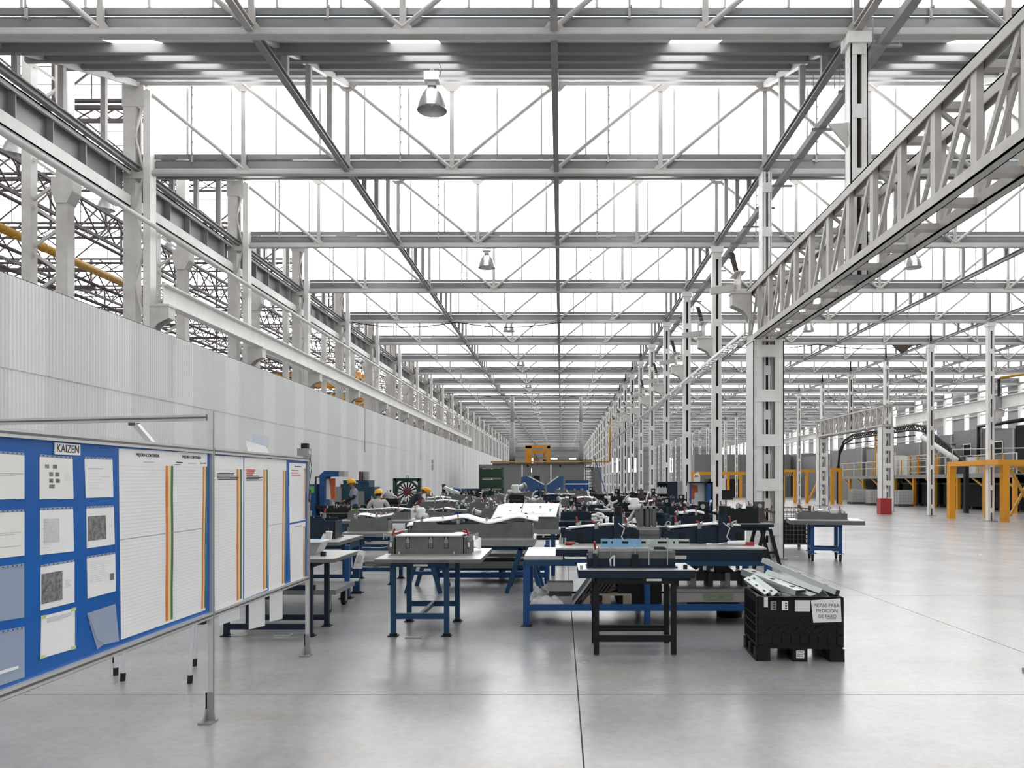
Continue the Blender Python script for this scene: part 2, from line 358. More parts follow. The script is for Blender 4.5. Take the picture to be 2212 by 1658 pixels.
st_me = MB().add([(-0.4, 0.22, zroof(0.04)), (0.4, 0.22, zroof(0.04)), (0.4, BAY + 0.12, ZR), (-0.4, BAY + 0.12, ZR)], [(0,3,2,1)]).mesh('roof_light_strip', glaze_roof)
pm = MB()
pm.box(XL - 0.3, X3 + 0.2, -0.035, 0.035, -0.02, 0.0).box(XL - 0.3, X3 + 0.2, -0.035, -0.028, -0.16, -0.02).box(XL - 0.3, X3 + 0.2, -0.035, 0.05, -0.17, -0.155)
pur_me = pm.mesh('purlin', purlin_grey)
for k in range(K0, K1):
    inst('roof_sheet', roof_me, ceil, (0, YK(k), 0))
    for c in strip_c: inst('roof_light_strip', st_me, ceil, (c, YK(k), 0))
    for i in range(1, 6):
        t = i / 5.0 if i < 5 else 0.955
        inst('purlin', pur_me, ceil, (0, YK(k) + BAY * t, zroof(t) - 0.005))

# glazing of each saw-tooth face (translucent corrugated sheets lapped every 0.95 m)
GB, GT = 8.56, ZR + 0.02
gs_me = MB().box(-0.475, 0.475, 0, 0.012, GB, GT).mesh('translucent_sheet', glaze)
lap_me = MB().box(-0.022, 0.022, -0.012, -0.002, GB, GT).mesh('sheet_lap', lap_grey)
nsh = int((X3 - XL) / 0.95)
glz_far = MB().box(XL, X3, 0, 0.012, GB, GT).mesh('translucent_glazing', glaze)
laps = MB()
for j in range(nsh): laps.box(XL + 0.95 * (j + 1) - 0.02, XL + 0.95 * (j + 1) + 0.02, -0.012, -0.002, GB, GT)
lap_far = laps.mesh('sheet_laps', lap_grey)
for k in range(K0 + 1, K1 + 1):
    wn = thing('window_%d' % (k - K0), 'translucent corrugated clerestory glazing across the hall roof', None, (0, YK(k) + 0.16, 0), 0, None, 'structure')
    if 0 <= k <= 3:
        for j in range(nsh + 1):
            x = XL + 0.475 + 0.95 * j
            inst('translucent_sheet', gs_me, wn, (x, 0, 0)); inst('sheet_lap', lap_me, wn, (x + 0.475, 0, 0))
    else:
        inst('translucent_sheet', glz_far, wn); o = inst('sheet_lap', lap_far, wn); o['kind'] = 'stuff'

# ---------------------------------------------------------------- roof trusses
P = SP / 6
def H(z): return z - ZB
bc = MB().box(0, SP, -0.08, 0.08, 0, 0.07).box(0, SP, 0.0, 0.012, 0.07, 0.14).mesh('bottom_chord', chord_steel)
gp = MB().box(0, SP, 0.075, 0.09, 0.08, 0.31).box(0, SP, 0.05, 0.075, 0.08, 0.10).box(0, SP, 0.11, 0.12, 0.31, 0.36).mesh('gutter_plate', gutter_grey)
gr = MB().box(0, SP, 0.06, 0.10, 0.365, 0.47).mesh('gutter_rail', gutter_grey)
tc_ = MB().box(0, SP, -0.05, 0.05, H(ZT) - 0.05, H(ZT) + 0.05).mesh('top_chord', roof_steel)
po = MB().box(-0.045, 0.045, -0.03, 0.03, 0.07, H(ZT) - 0.05).mesh('truss_post', roof_steel)
gbm = MB().box(-0.016, 0.016, -0.02, 0.02, 0.28, H(ZT) - 0.05)
for j in range(6): gbm.cbox((0.02, -0.02, 0.45 + 0.25 * j), (0.035, 0.03, 0.03))
gb_ = gbm.mesh('glazing_bar', roof_steel)
dg_r = MB().tube((0, -0.02, H(ZT) - 0.02), (P, -0.02, 0.12), 0.042, 8).mesh('truss_diagonal', roof_steel)
dg_l = MB().tube((0, -0.02, H(ZT) - 0.02), (-P, -0.02, 0.12), 0.042, 8).mesh('truss_diagonal', roof_steel)
gst = MB().prism([(-0.2, H(ZT) - 0.05), (0.2, H(ZT) - 0.05), (0.09, H(ZT) - 0.17), (-0.09, H(ZT) - 0.17)], 'y', -0.01, 0.01).mesh('gusset_plate', roof_steel)
gsb = MB().prism([(-0.17, 0.07), (0.17, 0.07), (0.08, 0.2), (-0.08, 0.2)], 'y', -0.01, 0.01).mesh('gusset_plate', roof_steel)
DR, DL = (0, 1, 2), (4, 5, 6)
def truss_parts(t):
    inst('bottom_chord', bc, t); inst('gutter_plate', gp, t); inst('gutter_rail', gr, t); inst('top_chord', tc_, t)
    for i in range(7): inst('truss_post', po, t, (P * i, 0, 0))
    for i in (0.5, 2.5, 4.5): inst('glazing_bar', gb_, t, (P * i, 0.02, 0))
    for i in DR: inst('truss_diagonal', dg_r, t, (P * i, 0, 0))
    for i in DL: inst('truss_diagonal', dg_l, t, (P * i, 0, 0))
    for i in (0, 1, 2, 3, 4, 5, 6): inst('gusset_plate', gst, t, (P * i, -0.04, 0)); inst('gusset_plate', gsb, t, (P * i, -0.04, 0))
web = MB()
for i in range(7): web.box(P * i - 0.045, P * i + 0.045, -0.03, 0.03, 0.07, H(ZT) - 0.05)
for i in DR: web.tube((P*i, -0.02, H(ZT) - 0.02), (P*(i+1), -0.02, 0.12), 0.042, 6)
for i in DL: web.tube((P*i, -0.02, H(ZT) - 0.02), (P*(i-1), -0.02, 0.12), 0.042, 6)
web_me = web.mesh('truss_web', roof_steel)
for s, xs_ in enumerate((XL, X1, X2)):
    gl = ('grey and white roof truss spanning the bay of fixture tables', 'grey and white roof truss over the open aisle beyond the columns', 'grey and white roof truss over the mezzanine machines')[s]
    for k in range(K0 + 1, K1):
        t = thing('roof_truss', ('roof truss over the fixture tables, ', 'roof truss over the open aisle, ', 'roof truss over the mezzanine machines, ')[s] + after(k), 'roof truss', (xs_, YK(k), ZB), 0, ('roof trusses over the tables', 'roof trusses over the aisle', 'roof trusses over the machines')[s])
        if 0 <= k <= (5, 4, 3)[s]: truss_parts(t)
        else:
            inst('bottom_chord', bc, t); inst('gutter_plate', gp, t); inst('gutter_rail', gr, t); inst('top_chord', tc_, t); inst('truss_web', web_me, t)

# lengthwise rafter frames between the trusses
tie = MB().ibeam((0, 0, 0.10), (0, BAY, 0.10), 0.11, 0.12).mesh('tie_beam', tie_grey)
raf = MB().bar((0, 0.1, 8.28 - ZB), (0, BAY, ZR - 0.24 - ZB), 0.10, 0.12).mesh('sloping_rafter', chord_steel)
def rz_(t): return 8.28 - ZB + t * (ZR - 0.24 - 8.28)
pst = [MB().box(-0.05, 0.05, BAY * t - 0.045, BAY * t + 0.045, 0.15, rz_(t) - 0.05).mesh('rafter_post', roof_steel) for t in (0.27, 0.5, 0.75)]
one = MB().ibeam((0, 0, 0.10), (0, BAY, 0.10), 0.11, 0.12).bar((0, 0.1, 8.28 - ZB), (0, BAY, ZR - 0.24 - ZB), 0.10, 0.12)
for t in (0.27, 0.5, 0.75): one.box(-0.05, 0.05, BAY * t - 0.045, BAY * t + 0.045, 0.15, rz_(t) - 0.05)
one_me = one.mesh('rafter_frame', roof_steel)
LN = ('above the corrugated partition', 'just right of the partition', 'above the middle tables', 'on the table column row', 'on the table side of the aisle', 'on the machine side of the aisle', 'on the machine column row', 'next to the machine column row', 'next to the right side wall', 'against the right side wall')
for li, x in enumerate(LX):
    for k in range(K0, K1):
        g = 'rafter frames along the roof'; lb = 'rafter frame ' + LN[li] + ', ' + after(k).replace('the massive girder', 'girder')
        if 0 <= k <= 5 and li < 8:
            t = thing('rafter_frame', lb, 'rafter frame', (x, YK(k), ZB), 0, g)
            inst('tie_beam', tie, t); inst('sloping_rafter', raf, t)
            for m_ in pst: inst('rafter_post', m_, t)
        else:
            o = inst('rafter_frame', one_me, None, (x, YK(k), ZB)); tag(o, lb, 'rafter frame', g)

# ---------------------------------------------------------------- columns
def col_meshes(h):
    cl = MB().box(-0.125, -0.035, -0.12, -0.105, 0, h).box(-0.125, -0.11, -0.12, 0.12, 0, h).box(-0.125, -0.035, 0.105, 0.12, 0, h)
    cr = MB().box(0.035, 0.125, -0.12, -0.105, 0, h).box(0.11, 0.125, -0.12, 0.12, 0, h).box(0.035, 0.125, 0.105, 0.12, 0, h)
    iw = MB().box(-0.05, 0.05, -0.02, 0.02, 0, h)  # dark plate added at the back of the slot for its shade
    return cl.mesh('column_channel', white_steel), cr.mesh('column_channel', white_steel), iw.mesh('slot_shade_plate', slot_brown)
CLm, CRm, IWm = col_meshes(ZB)
bat = MB().box(-0.10, 0.10, -0.13, -0.12, 0, 0.2).mesh('batten_plate', white_steel)
batb = MB().box(-0.10, 0.10, 0.12, 0.13, 0, 0.2).mesh('batten_plate', white_steel)
allb = MB()
for j in range(9): allb.box(-0.10, 0.10, -0.13, -0.12, 0.35 + 0.93*j, 0.55 + 0.93*j)
allb_me = allb.mesh('batten_plates', white_steel)
bpl = MB().box(-0.2, 0.2, -0.2, 0.2, 0, 0.025).mesh('base_plate', mid_grey)
capm = MB().box(-0.17, 0.17, -0.16, 0.16, ZB - 0.16, ZB - 0.001).mesh('cap_plate', white_steel)
def column(x, k, label, group, near):
    t = thing('steel_column', label, 'column', (x, YK(k), 0), 0, group)
    inst('column_channel', CLm, t); inst('column_channel', CRm, t); inst('slot_shade_plate', IWm, t); inst('base_plate', bpl, t); inst('cap_plate', capm, t)
    if near:
        for j in range(9): inst('batten_plate', bat, t, (0, 0, 0.35 + 0.93 * j)); inst('batten_plate', batb, t, (0, 0, 0.35 + 0.93 * j))
    else: o = inst('batten_plates', allb_me, t); o.name = 'batten_plate'
    return t
for k in range(2, K1): column(X1, k, 'slender white battened column beside the tables, ' + after(k), 'white columns beside the tables', k < 8)
for k in range(K0 + 1, K1):
    if k in (6, 7, 8): continue
    column(X2, k, 'slender white column in the machine row, ' + (ORD[6 - k] + ' on this side of the red bin' if k < 6 else ORD[k - 8] + ' beyond the far lattice girder'), 'white columns beside the machines', k in (4, 5, 9))
for k in (K0 + 1, -2): column(X1, k, 'slender white battened column in the girder row, ' + after(k), 'white columns beside the tables', False)

def big_column(x, k, label, group=None, zt=4.56):
    t = thing('reinforced_column', label, 'column', (x, YK(k), 0), 0, group)
    y0, y1 = -0.33, 0.33
    for s in (-1, 1):
        a, b = sorted((s * 0.32, s * 0.135))
        MB().box(a, b, y0, y0 + 0.02, 0, zt).box(min(s*0.32, s*0.30), max(s*0.32, s*0.30), y0, y1, 0, zt).box(a, b, y1 - 0.02, y1, 0, zt).build('side_channel', white_steel, t)
    MB().box(-0.07, -0.025, -0.20, -0.185, 0, ZB).box(0.025, 0.07, -0.20, -0.185, 0, ZB).box(-0.10, -0.085, -0.2, 0.12, 0, ZB).box(0.085, 0.10, -0.2, 0.12, 0, ZB).box(-0.10, 0.10, 0.10, 0.12, 0, ZB).build('inner_post', white_steel, t)
    MB().box(-0.135, 0.135, 0.0, 0.04, 0, zt).build('slot_shade_plate', slot_brown, t)  # added plate, coloured dark for the shade in the gap
    for j in range(5):
        z = zt - 0.34 - 0.93 * j
        MB().box(-0.27, 0.27, y0 - 0.015, y0, z, z + 0.25).build('batten_plate', white_steel, t)
        MB().box(-0.27, 0.27, y1, y1 + 0.015, z, z + 0.25).build('batten_plate', white_steel, t)
        MB().box(-0.075, 0.075, -0.215, -0.2, z - 0.36, z - 0.16).build('small_batten', white_steel, t)
    z = zt + 0.35
    while z < ZB - 0.3:
        MB().box(-0.10, 0.10, -0.215, -0.2, z, z + 0.2).build('small_batten', white_steel, t); z += 0.93
    MB().box(-0.38, 0.38, -0.4, 0.4, 0, 0.03).build('base_plate', mid_grey, t)
    MB().box(-0.34, 0.34, -0.35, 0.35, zt, zt + 0.03).build('seat_plate', white_steel, t)
    return t
big_column(X1, 1, 'massive white reinforced column carrying the lattice girder, behind the black crate')
big_column(X1, -1, 'massive white reinforced column carrying the near end of the lattice girder')
big_column(X2, 6, 'massive white reinforced column behind the red bin')
big_column(X2, 8, 'massive white reinforced column beside the orange portal frame')

# lattice transfer girders with a short hung column
def girder(x, ka, kb, label, group=None):
    ya, yb = YK(ka) - 0.3, YK(kb) + 0.36
    z0, z1 = 4.60, 5.78
    t = thing('lattice_girder', label, 'girder', (x, (ya + yb) / 2, z0), 0, group)
    n = int((yb - ya) / 0.8); st = (yb - ya) / n
    for s in (-1, 1):
        xx = x + s * 0.235
        MB().box(xx - 0.06, xx + 0.06, ya, yb, z0, z0 + 0.02).box(xx - 0.06, xx - 0.045, ya, yb, z0, z0 + 0.13).box(xx + 0.045, xx + 0.06, ya, yb, z0, z0 + 0.13).build('bottom_chord', girder_cream, t, world=True)
        MB().box(xx - 0.06, xx + 0.06, ya, yb, z1 - 0.02, z1).box(xx - 0.06, xx - 0.045, ya, yb, z1 - 0.13, z1).box(xx + 0.045, xx + 0.06, ya, yb, z1 - 0.13, z1).build('top_chord', girder_cream, t, world=True)
        for i in range(n + 1):
            y = ya + st * i; y = min(max(y, ya + 0.06), yb - 0.06)
            MB().box(xx - 0.035, xx + 0.035, y - 0.055, y + 0.055, z0 + 0.02, z1 - 0.02).build('girder_post', girder_cream, t, world=True)
            if i < n:
                MB().bar((xx + s*0.0, y + st - 0.08, z0 + 0.08), (xx, y + 0.08, z1 - 0.08), 0.06, 0.045, (1,0,0)).build('girder_diagonal', girder_cream, t, world=True)
    for i in range(n + 1):
        y = ya + st * i; y = min(max(y, ya + 0.1), yb - 0.1)
        MB().box(x - 0.19, x + 0.19, y - 0.07, y + 0.07, z0 + 0.03, z0 + 0.10).build('cross_batten', girder_cream, t, world=True)
        MB().box(x - 0.19, x + 0.19, y - 0.05, y + 0.05, z1 - 0.11, z1 - 0.03).build('cross_batten', girder_cream, t, world=True)
        if i % 2 == 1: MB().bar((x - 0.19, y, z1 - 0.12), (x + 0.19, y, z1 - 0.42), 0.05, 0.04).build('knee_brace', girder_cream, t, world=True)
    return t
girder(X1, -1, 1, 'long cream lattice transfer girder carrying a cut-off white column above the aisle')
girder(X2, 6, 8, 'cream lattice transfer girder between the two massive columns by the machines')
def hung(x, k, label):
    t = thing('hung_column', label, 'column', (x, YK(k), 4.62), 0)
    h = ZB - 4.62
    for s in (-1, 1):
        a, b = sorted((s * 0.125, s * 0.035)); o_, i_ = sorted((s * 0.125, s * 0.11))
        MB().box(a, b, -0.12, -0.105, 0, h).box(o_, i_, -0.12, 0.12, 0, h).box(a, b, 0.105, 0.12, 0, h).build('column_channel', white_steel, t)
    MB().box(-0.05, 0.05, -0.02, 0.02, 0, h).build('slot_shade_plate', slot_brown, t)
    for z in (0.55, 1.45, 2.38, 3.3): MB().box(-0.10, 0.10, -0.13, -0.12, z - 0.1, z + 0.1).build('batten_plate', white_steel, t)
    MB().box(-0.17, 0.17, -0.16, 0.16, h - 0.16, h - 0.001).build('cap_plate', white_steel, t)
    MB().box(-0.14, 0.14, -0.14, 0.14, -0.01, 0.0).build('end_plate', mid_grey, t)
    MB().prism([(-0.125, 1.9), (-0.42, 2.24), (-0.125, 2.26)], 'y', -0.02, 0.02).build('bracket_plate', cream_steel, t)
hung(X1, 0, 'white column cut off short and held inside the long lattice girder')
hung(X2, 7, 'white column cut off short and held inside the far lattice girder')

# left hand row: laced double columns
lp = MB().box(0.14, 0.29, -0.125, 0.125, 0, ZB + 1.75).mesh('outer_post', white_steel)
ip = MB().box(-0.28, -0.02, -0.125, 0.125, 0, ZB + 1.8).mesh('inner_post', cream_steel)
lac = MB()
for j in range(12):
    z = 0.4 + 0.78 * j; a, b = (-0.03, 0.15) if j % 2 else (0.15, -0.03)
    lac.bar((a, -0.1, z), (b, -0.1, z + 0.7), 0.03, 0.05, (0,1,0))
lac_me = lac.mesh('lacing_bars', cream_steel)
cpm = MB().box(-0.30, 0.16, -0.14, 0.14, ZB + 1.4, ZB + 1.85).mesh('head_plate', cream_steel)
cp2 = MB().box(-0.29, 0.16, -0.14, 0.14, ZB - 0.12, ZB + 0.02).mesh('diaphragm_plate', cream_steel)
for k in range(K0 + 1, K1):
    t = thing('laced_column', 'pale laced double column behind the partition, level with roof truss ' + after(k), 'column', (XL, YK(k), 0), 0, 'laced columns behind the partition')
    inst('outer_post', lp, t); inst('inner_post', ip, t); o = inst('lacing_bar', lac_me, t); inst('head_plate', cpm, t); inst('diaphragm_plate', cp2, t); inst('base_plate', bpl, t)

# plate girder along the left row
for k in range(K0, K1 - 3):
    a, b = YK(k) + 0.15, YK(k + 1) - 0.15
    t = thing('plate_girder', 'deep grey plate girder above the partition, ' + after(k), 'girder', (XL - 0.28, (a + b) / 2, 7.42), 0, 'plate girders along the laced columns')
    x = XL - 0.28; z0, z1 = 7.42, 8.2
    MB().box(x - 0.008, x + 0.008, a, b, z0 + 0.02, z1 - 0.02).build('web_plate', gutter_grey, t, world=True)
    MB().box(x - 0.15, x + 0.17, a, b, z1 - 0.03, z1).box(x + 0.15, x + 0.17, a, b, z1 - 0.10, z1).build('top_flange', white_steel, t, world=True)
    MB().box(x - 0.15, x + 0.17, a, b, z0, z0 + 0.02).box(x + 0.15, x + 0.17, a, b, z0, z0 + 0.24).build('bottom_flange', white_steel, t, world=True)
    for i in range(5):
        y = a + (b - a) * (i + 0.5) / 5
        MB().box(x, x + 0.13, y - 0.012, y + 0.012, z0 + 0.02, z1 - 0.03).build('web_stiffener', grey_steel, t, world=True)

# crane runway on the left row with its corbels
def corbel(x, y, s, z, label, group):
    t = thing('crane_corbel', label, 'bracket', (x, y, z - 0.62), 0, group)
    MB().prism([(0, 0), (s * 0.16, 0.22), (s * 0.40, 0.34), (s * 0.40, 0.58), (0, 0.58)], 'y', -0.14, -0.12).build('side_plate', cream_steel, t)
    MB().prism([(0, 0), (s * 0.16, 0.22), (s * 0.40, 0.34), (s * 0.40, 0.58), (0, 0.58)], 'y', 0.12, 0.14).build('side_plate', cream_steel, t)
    a, b = sorted((0, s * 0.42))
    MB().box(a, b, -0.16, 0.16, 0.58, 0.62).build('seat_plate', cream_steel, t)
    a, b = sorted((s * 0.28, s * 0.40)); MB().box(a, b, -0.12, 0.12, 0.34, 0.58).build('end_box', cream_steel, t)
    return t
for k in range(1, 13): corbel(XL + 0.29, YK(k), 1, 5.36, 'cream corbel under the runway beam above the partition, ' + after(k), 'corbels under the white runway beam')
for k in range(1, 12):
    a, b = YK(k) - (0.1 if k == 1 else 0), YK(k + 1) - 0.01
    o = thing('runway_beam', 'white runway beam on corbels above the partition, ' + after(k), 'beam', (XL + 0.55, a, 5.36), 0, 'white runway beams above the partition')
    MB().ibeam((XL + 0.55, a, 5.58), (XL + 0.55, b, 5.58), 0.24, 0.44, 0.025, 0.02).build('beam_body', white_steel, o, world=True)
    MB().box(XL + 0.52, XL + 0.58, a, b, 5.80, 5.85).build('crane_rail', cream_steel, o, world=True)
o = MB().tube((-8.6 + 0.06, YB, 6.98), (-8.6 + 0.06, 108, 6.98), 0.05, 10).build('overhead_pipe', white_steel, None, True); tag(o, 'long white pipe running along the laced columns above the partition', 'pipe')
o = MB().ibeam((X2 + 0.38, YK(3), 4.85), (X2 + 0.38, YK(6) - 0.4, 4.85), 0.26, 0.5).build('runway_beam', white_steel); tag(o, 'white runway beam crossing the columns right of the red bin', 'beam')
o = MB().ibeam((X2 + 0.30, YK(8) + 0.4, 4.85), (X2 + 0.30, YK(12), 4.85), 0.26, 0.4).build('runway_beam', white_steel); tag(o, 'white runway beam running on beyond the far lattice girder', 'beam')
for k in (4, 5): corbel(X2 + 0.13, YK(k), 1, 4.58, 'cream corbel bracket on a column under the runway beam by the machines', 'corbels by the machines')
# cut stubs of the old runway on the right row
for k in range(1, 11):
    xs_ = X1 - (0.32 if k == 1 else 0.125)
    corbel(xs_, YK(k), -1, 5.63, 'cream corbel on a column beside the tables, ' + after(k), 'corbels beside the tables')
    t = thing('runway_stub', 'cut stub of old runway beam on a corbel, ' + after(k), 'beam', (xs_ - 0.22, YK(k) - 0.15, 5.63), 0, 'cut runway stubs')
    MB().ibeam((0, 0, 0.22), (0, 0.62, 0.22), 0.22, 0.44, 0.02, 0.02).build('beam_body', cream_steel, t)
    MB().bar((-0.02, 0.5, 0.2), (-0.55, 0.5, 0.12), 0.12, 0.14).build('stub_arm', cream_steel, t)
    MB().prism([(-0.1, 0.45), (-0.02, 0.46), (-0.12, 0.85), (-0.22, 0.86)], 'y', 0.1, 0.2).build('torch_cut_plate', slot_brown, t)
# ladder tray and strut-hung square conduit along the right row
t = thing('ladder_tray', 'ladder cable tray running along the white column row', 'cable tray', (X1 - 0.26, YK(1) + 0.4, 4.86), 0)
for dx in (-0.08, 0.08): MB().box(X1 - 0.24 + dx - 0.012, X1 - 0.24 + dx + 0.012, YK(1) + 0.4, YK(12), 4.86, 4.93).build('side_rail', galv, t, world=True)
rg = MB()
for j in range(160): rg.box(X1 - 0.31, X1 - 0.17, YK(1) + 0.5 + 0.33 * j, YK(1) + 0.53 + 0.33 * j, 4.87, 4.89)
o = rg.build('tray_rung', galv, t, world=True); o['kind'] = 'stuff'
cond = thing('hung_conduit', 'dark square conduit hung on struts beside the upper column row', 'conduit', (X1 + 0.34, YB, 8.0), 0)
MB().box(X1 + 0.28, X1 + 0.42, YB, YK(14), 7.95, 8.07).build('conduit_box', mid_grey, cond, world=True)
for j in range(40):
    y = 6.0 + 1.35 * j
    MB().box(X1 + 0.16, X1 + 0.60, y - 0.02, y + 0.02, 7.91, 7.95).build('strut', mid_grey, cond, world=True)
    if j < 20:
        for dx in (0.19, 0.57): MB().tube((X1 + dx, y, 7.91), (X1 + dx, y, min(8.9, zroof(((y - Y0) / BAY) % 1.0) - 0.02)), 0.006, 5).build('threaded_rod', mid_grey, cond, world=True)

# ---------------------------------------------------------------- high bay lamps
def bay_lamp(x, y, zb, label, group, lit=False, s=1.0, rod=0.95):
    t = thing('high_bay_lamp', label, 'lamp', (x, y, zb), 0, group)
    MB().lathe([(0.262*s, 0.0), (0.27*s, 0.004), (0.262*s, 0.03), (0.225*s, 0.16), (0.17*s, 0.29), (0.11*s, 0.38), (0.075*s, 0.41), (0.068*s, 0.40), (0.10*s, 0.37), (0.16*s, 0.28), (0.215*s, 0.155), (0.255*s, 0.02), (0.262*s, 0.0)], n=28).build('reflector', lamp_alu, t, True)
    MB().box(-0.075, 0.075, -0.07, 0.07, 0.43, 0.52).build('neck', mid_grey, t)
    MB().box(-0.13, 0.13, -0.10, 0.10, 0.52, 0.67).build('ballast_box', white_steel, t)
    MB().lathe([(0.0, 0.08), (0.045, 0.12), (0.05, 0.2), (0.03, 0.3), (0.03, 0.41)], n=12).build('bulb', MATS['lamp_on'] if lit else white_steel, t, True)
    hook = MB().pipe([(0, 0, 0.67), (0.03, 0, 0.72), (0, 0, 0.77), (-0.03, 0, 0.72), (0, 0, 0.67)], 0.008, 6).tube((0, 0, 0.77), (0, 0, rod), 0.006, 6)
    hook.build('hook', mid_grey, t)
    MB().pipe([(0.13, 0, 0.6), (0.17, 0, 0.75), (0.13, 0, 0.85), (0.16, 0, 0.98)], 0.006, 6).build('power_cord', black_steel, t)
    return t
glow('lamp_on', (1.0, 0.93, 0.78), 14.0)
for j in range(12):
    y = YK(2 * j) + 2.6
    bay_lamp((XL + X1) / 2, y, 8.28, ('unlit' if j < 6 else 'lit') + ' high bay lamp over the tables, ' + ORD[j + 1] + ' counted from the notice board end', 'unlit high bay lamps over the tables' if j < 6 else 'lit high bay lamps over the tables', j >= 6)
for j in range(1, 10):
    bay_lamp((X1 + X2) / 2, YK(2 * j) + 2.6, 8.28, 'high bay lamp over the open aisle, ' + ORD[j] + ' beyond the massive girder column', 'high bay lamps over the aisle', False)

# ---------------------------------------------------------------- older hall beyond the partition
OX0, OX1, OZ = -36.9, -9.6, 12.0
roof2 = thing('ceiling_older_hall', 'saw-tooth roof of the older hall', None, (0, 0, 0), 0, None, 'structure')
r2 = MB().add([(OX0, 0.2, OZ + 0.3), (OX1 + 0.3, 0.2, OZ + 0.3), (OX1 + 0.3, BAY, OZ + 2.3), (OX0, BAY, OZ + 2.3), (OX0, 0.2, OZ + 0.36), (OX1 + 0.3, 0.2, OZ + 0.36), (OX1 + 0.3, BAY, OZ + 2.36), (OX0, BAY, OZ + 2.36)],
         [(0,3,2,1),(4,5,6,7),(0,1,5,4),(1,2,6,5),(2,3,7,6),(3,0,4,7)]).mesh('roof_sheet', roof_white)
g2 = MB().box(OX0, OX1 + 0.3, 0, 0.012, OZ + 0.25, OZ + 2.3).mesh('wired_glazing', glaze)
gb2 = MB()
for j in range(29): gb2.box(OX0 + 0.95*j - 0.015, OX0 + 0.95*j + 0.015, -0.02, -0.004, OZ + 0.25, OZ + 2.3)
for z in (0.75, 1.25, 1.75): gb2.box(OX0, OX1 + 0.3, -0.02, -0.004, OZ + z - 0.012, OZ + z + 0.012)
gb2_me = gb2.mesh('glazing_bars', dark_steel)
tr2c = MB().box(OX0, OX1, -0.06, 0.06, OZ, OZ + 0.09).box(OX0, OX1, -0.06, 0.06, OZ + 0.20, OZ + 0.27).mesh('bottom_chord', dark_steel)
tr2t = MB().box(OX0, OX1, -0.05, 0.05, OZ + 2.05, OZ + 2.13).mesh('top_chord', dark_steel)
tr2w = MB(); tr2l = MB()
nn = 12; q = (OX1 - OX0) / nn
for j in range(nn + 1):
    x = OX0 + q * j; tr2w.box(x - 0.045, x + 0.045, -0.03, 0.03, OZ + 0.1, OZ + 2.05)
    if j < nn:
        a, b = (x, x + q) if j % 2 else (x + q, x)
        tr2w.tube((a, -0.02, OZ + 2.05), (b, -0.02, OZ + 0.2), 0.035, 6)
for j in range(nn * 4):
    x = OX0 + q / 4 * j; tr2l.bar((x, 0, OZ - 0.32), (x + q / 4, 0, OZ), 0.03, 0.03); tr2l.bar((x, 0, OZ), (x + q / 4, 0, OZ - 0.32), 0.03, 0.03)
tr2l.box(OX0, OX1, -0.03, 0.03, OZ - 0.38, OZ - 0.32)
tr2w_me, tr2l_me = tr2w.mesh('truss_web', dark_steel), tr2l.mesh('lattice_lacing', dark_steel)
for k in range(K0 + 1, K1):
    inst('roof_sheet', r2, roof2, (0, YK(k), 0)); inst('wired_glazing', g2, roof2, (0, YK(k) + 0.12, 0)); inst('glazing_bar', gb2_me, roof2, (0, YK(k) + 0.12, 0))['kind'] = 'stuff'
    t = thing('lattice_truss', 'dark lattice truss of the older hall, ' + after(k), 'roof truss', (0, YK(k), OZ), 0, 'dark trusses of the older hall')
    for n_, m_ in (('bottom_chord', tr2c), ('top_chord', tr2t), ('truss_web', tr2w_me), ('lattice_lacing', tr2l_me)): inst(n_, m_, t, (0, 0, -OZ))
oc = MB().box(-0.125, 0.125, -0.125, 0.125, 0, OZ - 0.4).mesh('column_shaft', cream_steel)
ocb = MB().box(-0.2, 0.25, -0.16, 0.16, 7.75, 8.05).prism([(-0.2, 7.75), (0.25, 7.75), (0.125, 7.5), (-0.125, 7.5)], 'y', -0.16, 0.16).mesh('corbel_box', cream_steel)
br2 = MB()
for j in range(7):
    z = 4.6 + 1.0 * j; br2.bar((-0.7, 0, z), (-0.05, 0, z + 0.45), 0.05, 0.06); br2.bar((-0.7, 0, z + 0.9), (-0.05, 0, z + 0.45), 0.05, 0.06)
br2_me = br2.mesh('cross_bracing', cream_steel)
oc2 = MB().box(-0.86, -0.66, -0.11, 0.11, 0, OZ - 0.4).mesh('column_shaft', cream_steel)
for k in range(0, 18):
    t = thing('braced_column', 'cream braced twin column of the older hall, ' + after(k), 'column', (-10.55, YK(k), 0), 0, 'twin columns of the older hall')
    inst('column_shaft', oc, t); inst('column_shaft', oc2, t); inst('corbel_box', ocb, t); inst('cross_bracing', br2_me, t)
# lengthwise lattice beams and pipes in the older hall
lb2 = MB()
for z in (8.4, 9.2): lb2.box(-0.04, 0.04, 0, BAY, z, z + 0.08)
for j in range(6): lb2.bar((0, BAY/6*j, 8.44), (0, BAY/6*(j+1), 9.24), 0.03, 0.04, (1,0,0)); lb2.bar((0, BAY/6*j, 9.24), (0, BAY/6*(j+1), 8.44), 0.03, 0.04, (1,0,0))
lb2_me = lb2.mesh('lattice_beam', dark_steel)
for li2, x in enumerate((-12.9, -17.0, -22.5)):
    for k in range(0, 20): tag(inst('lattice_beam', lb2_me, None, (x, YK(k), 0)), ('near', 'middle', 'outer')[li2] + ' lengthwise lattice beam of the older hall, ' + after(k), 'beam', 'lengthwise lattice beams of the older hall')
cb2 = MB()
for z in (7.0, 7.5): cb2.box(OX0, -13.0, -0.05, 0.05, z, z + 0.07)
for j in range(24): cb2.bar((OX0 + 1.0*j, 0, 7.05), (OX0 + 1.0*(j+1), 0, 7.5), 0.03, 0.03); cb2.bar((OX0 + 1.0*j, 0, 7.5), (OX0 + 1.0*(j+1), 0, 7.05), 0.03, 0.03)
cb2_me = cb2.mesh('cross_lattice_beam', dark_steel)
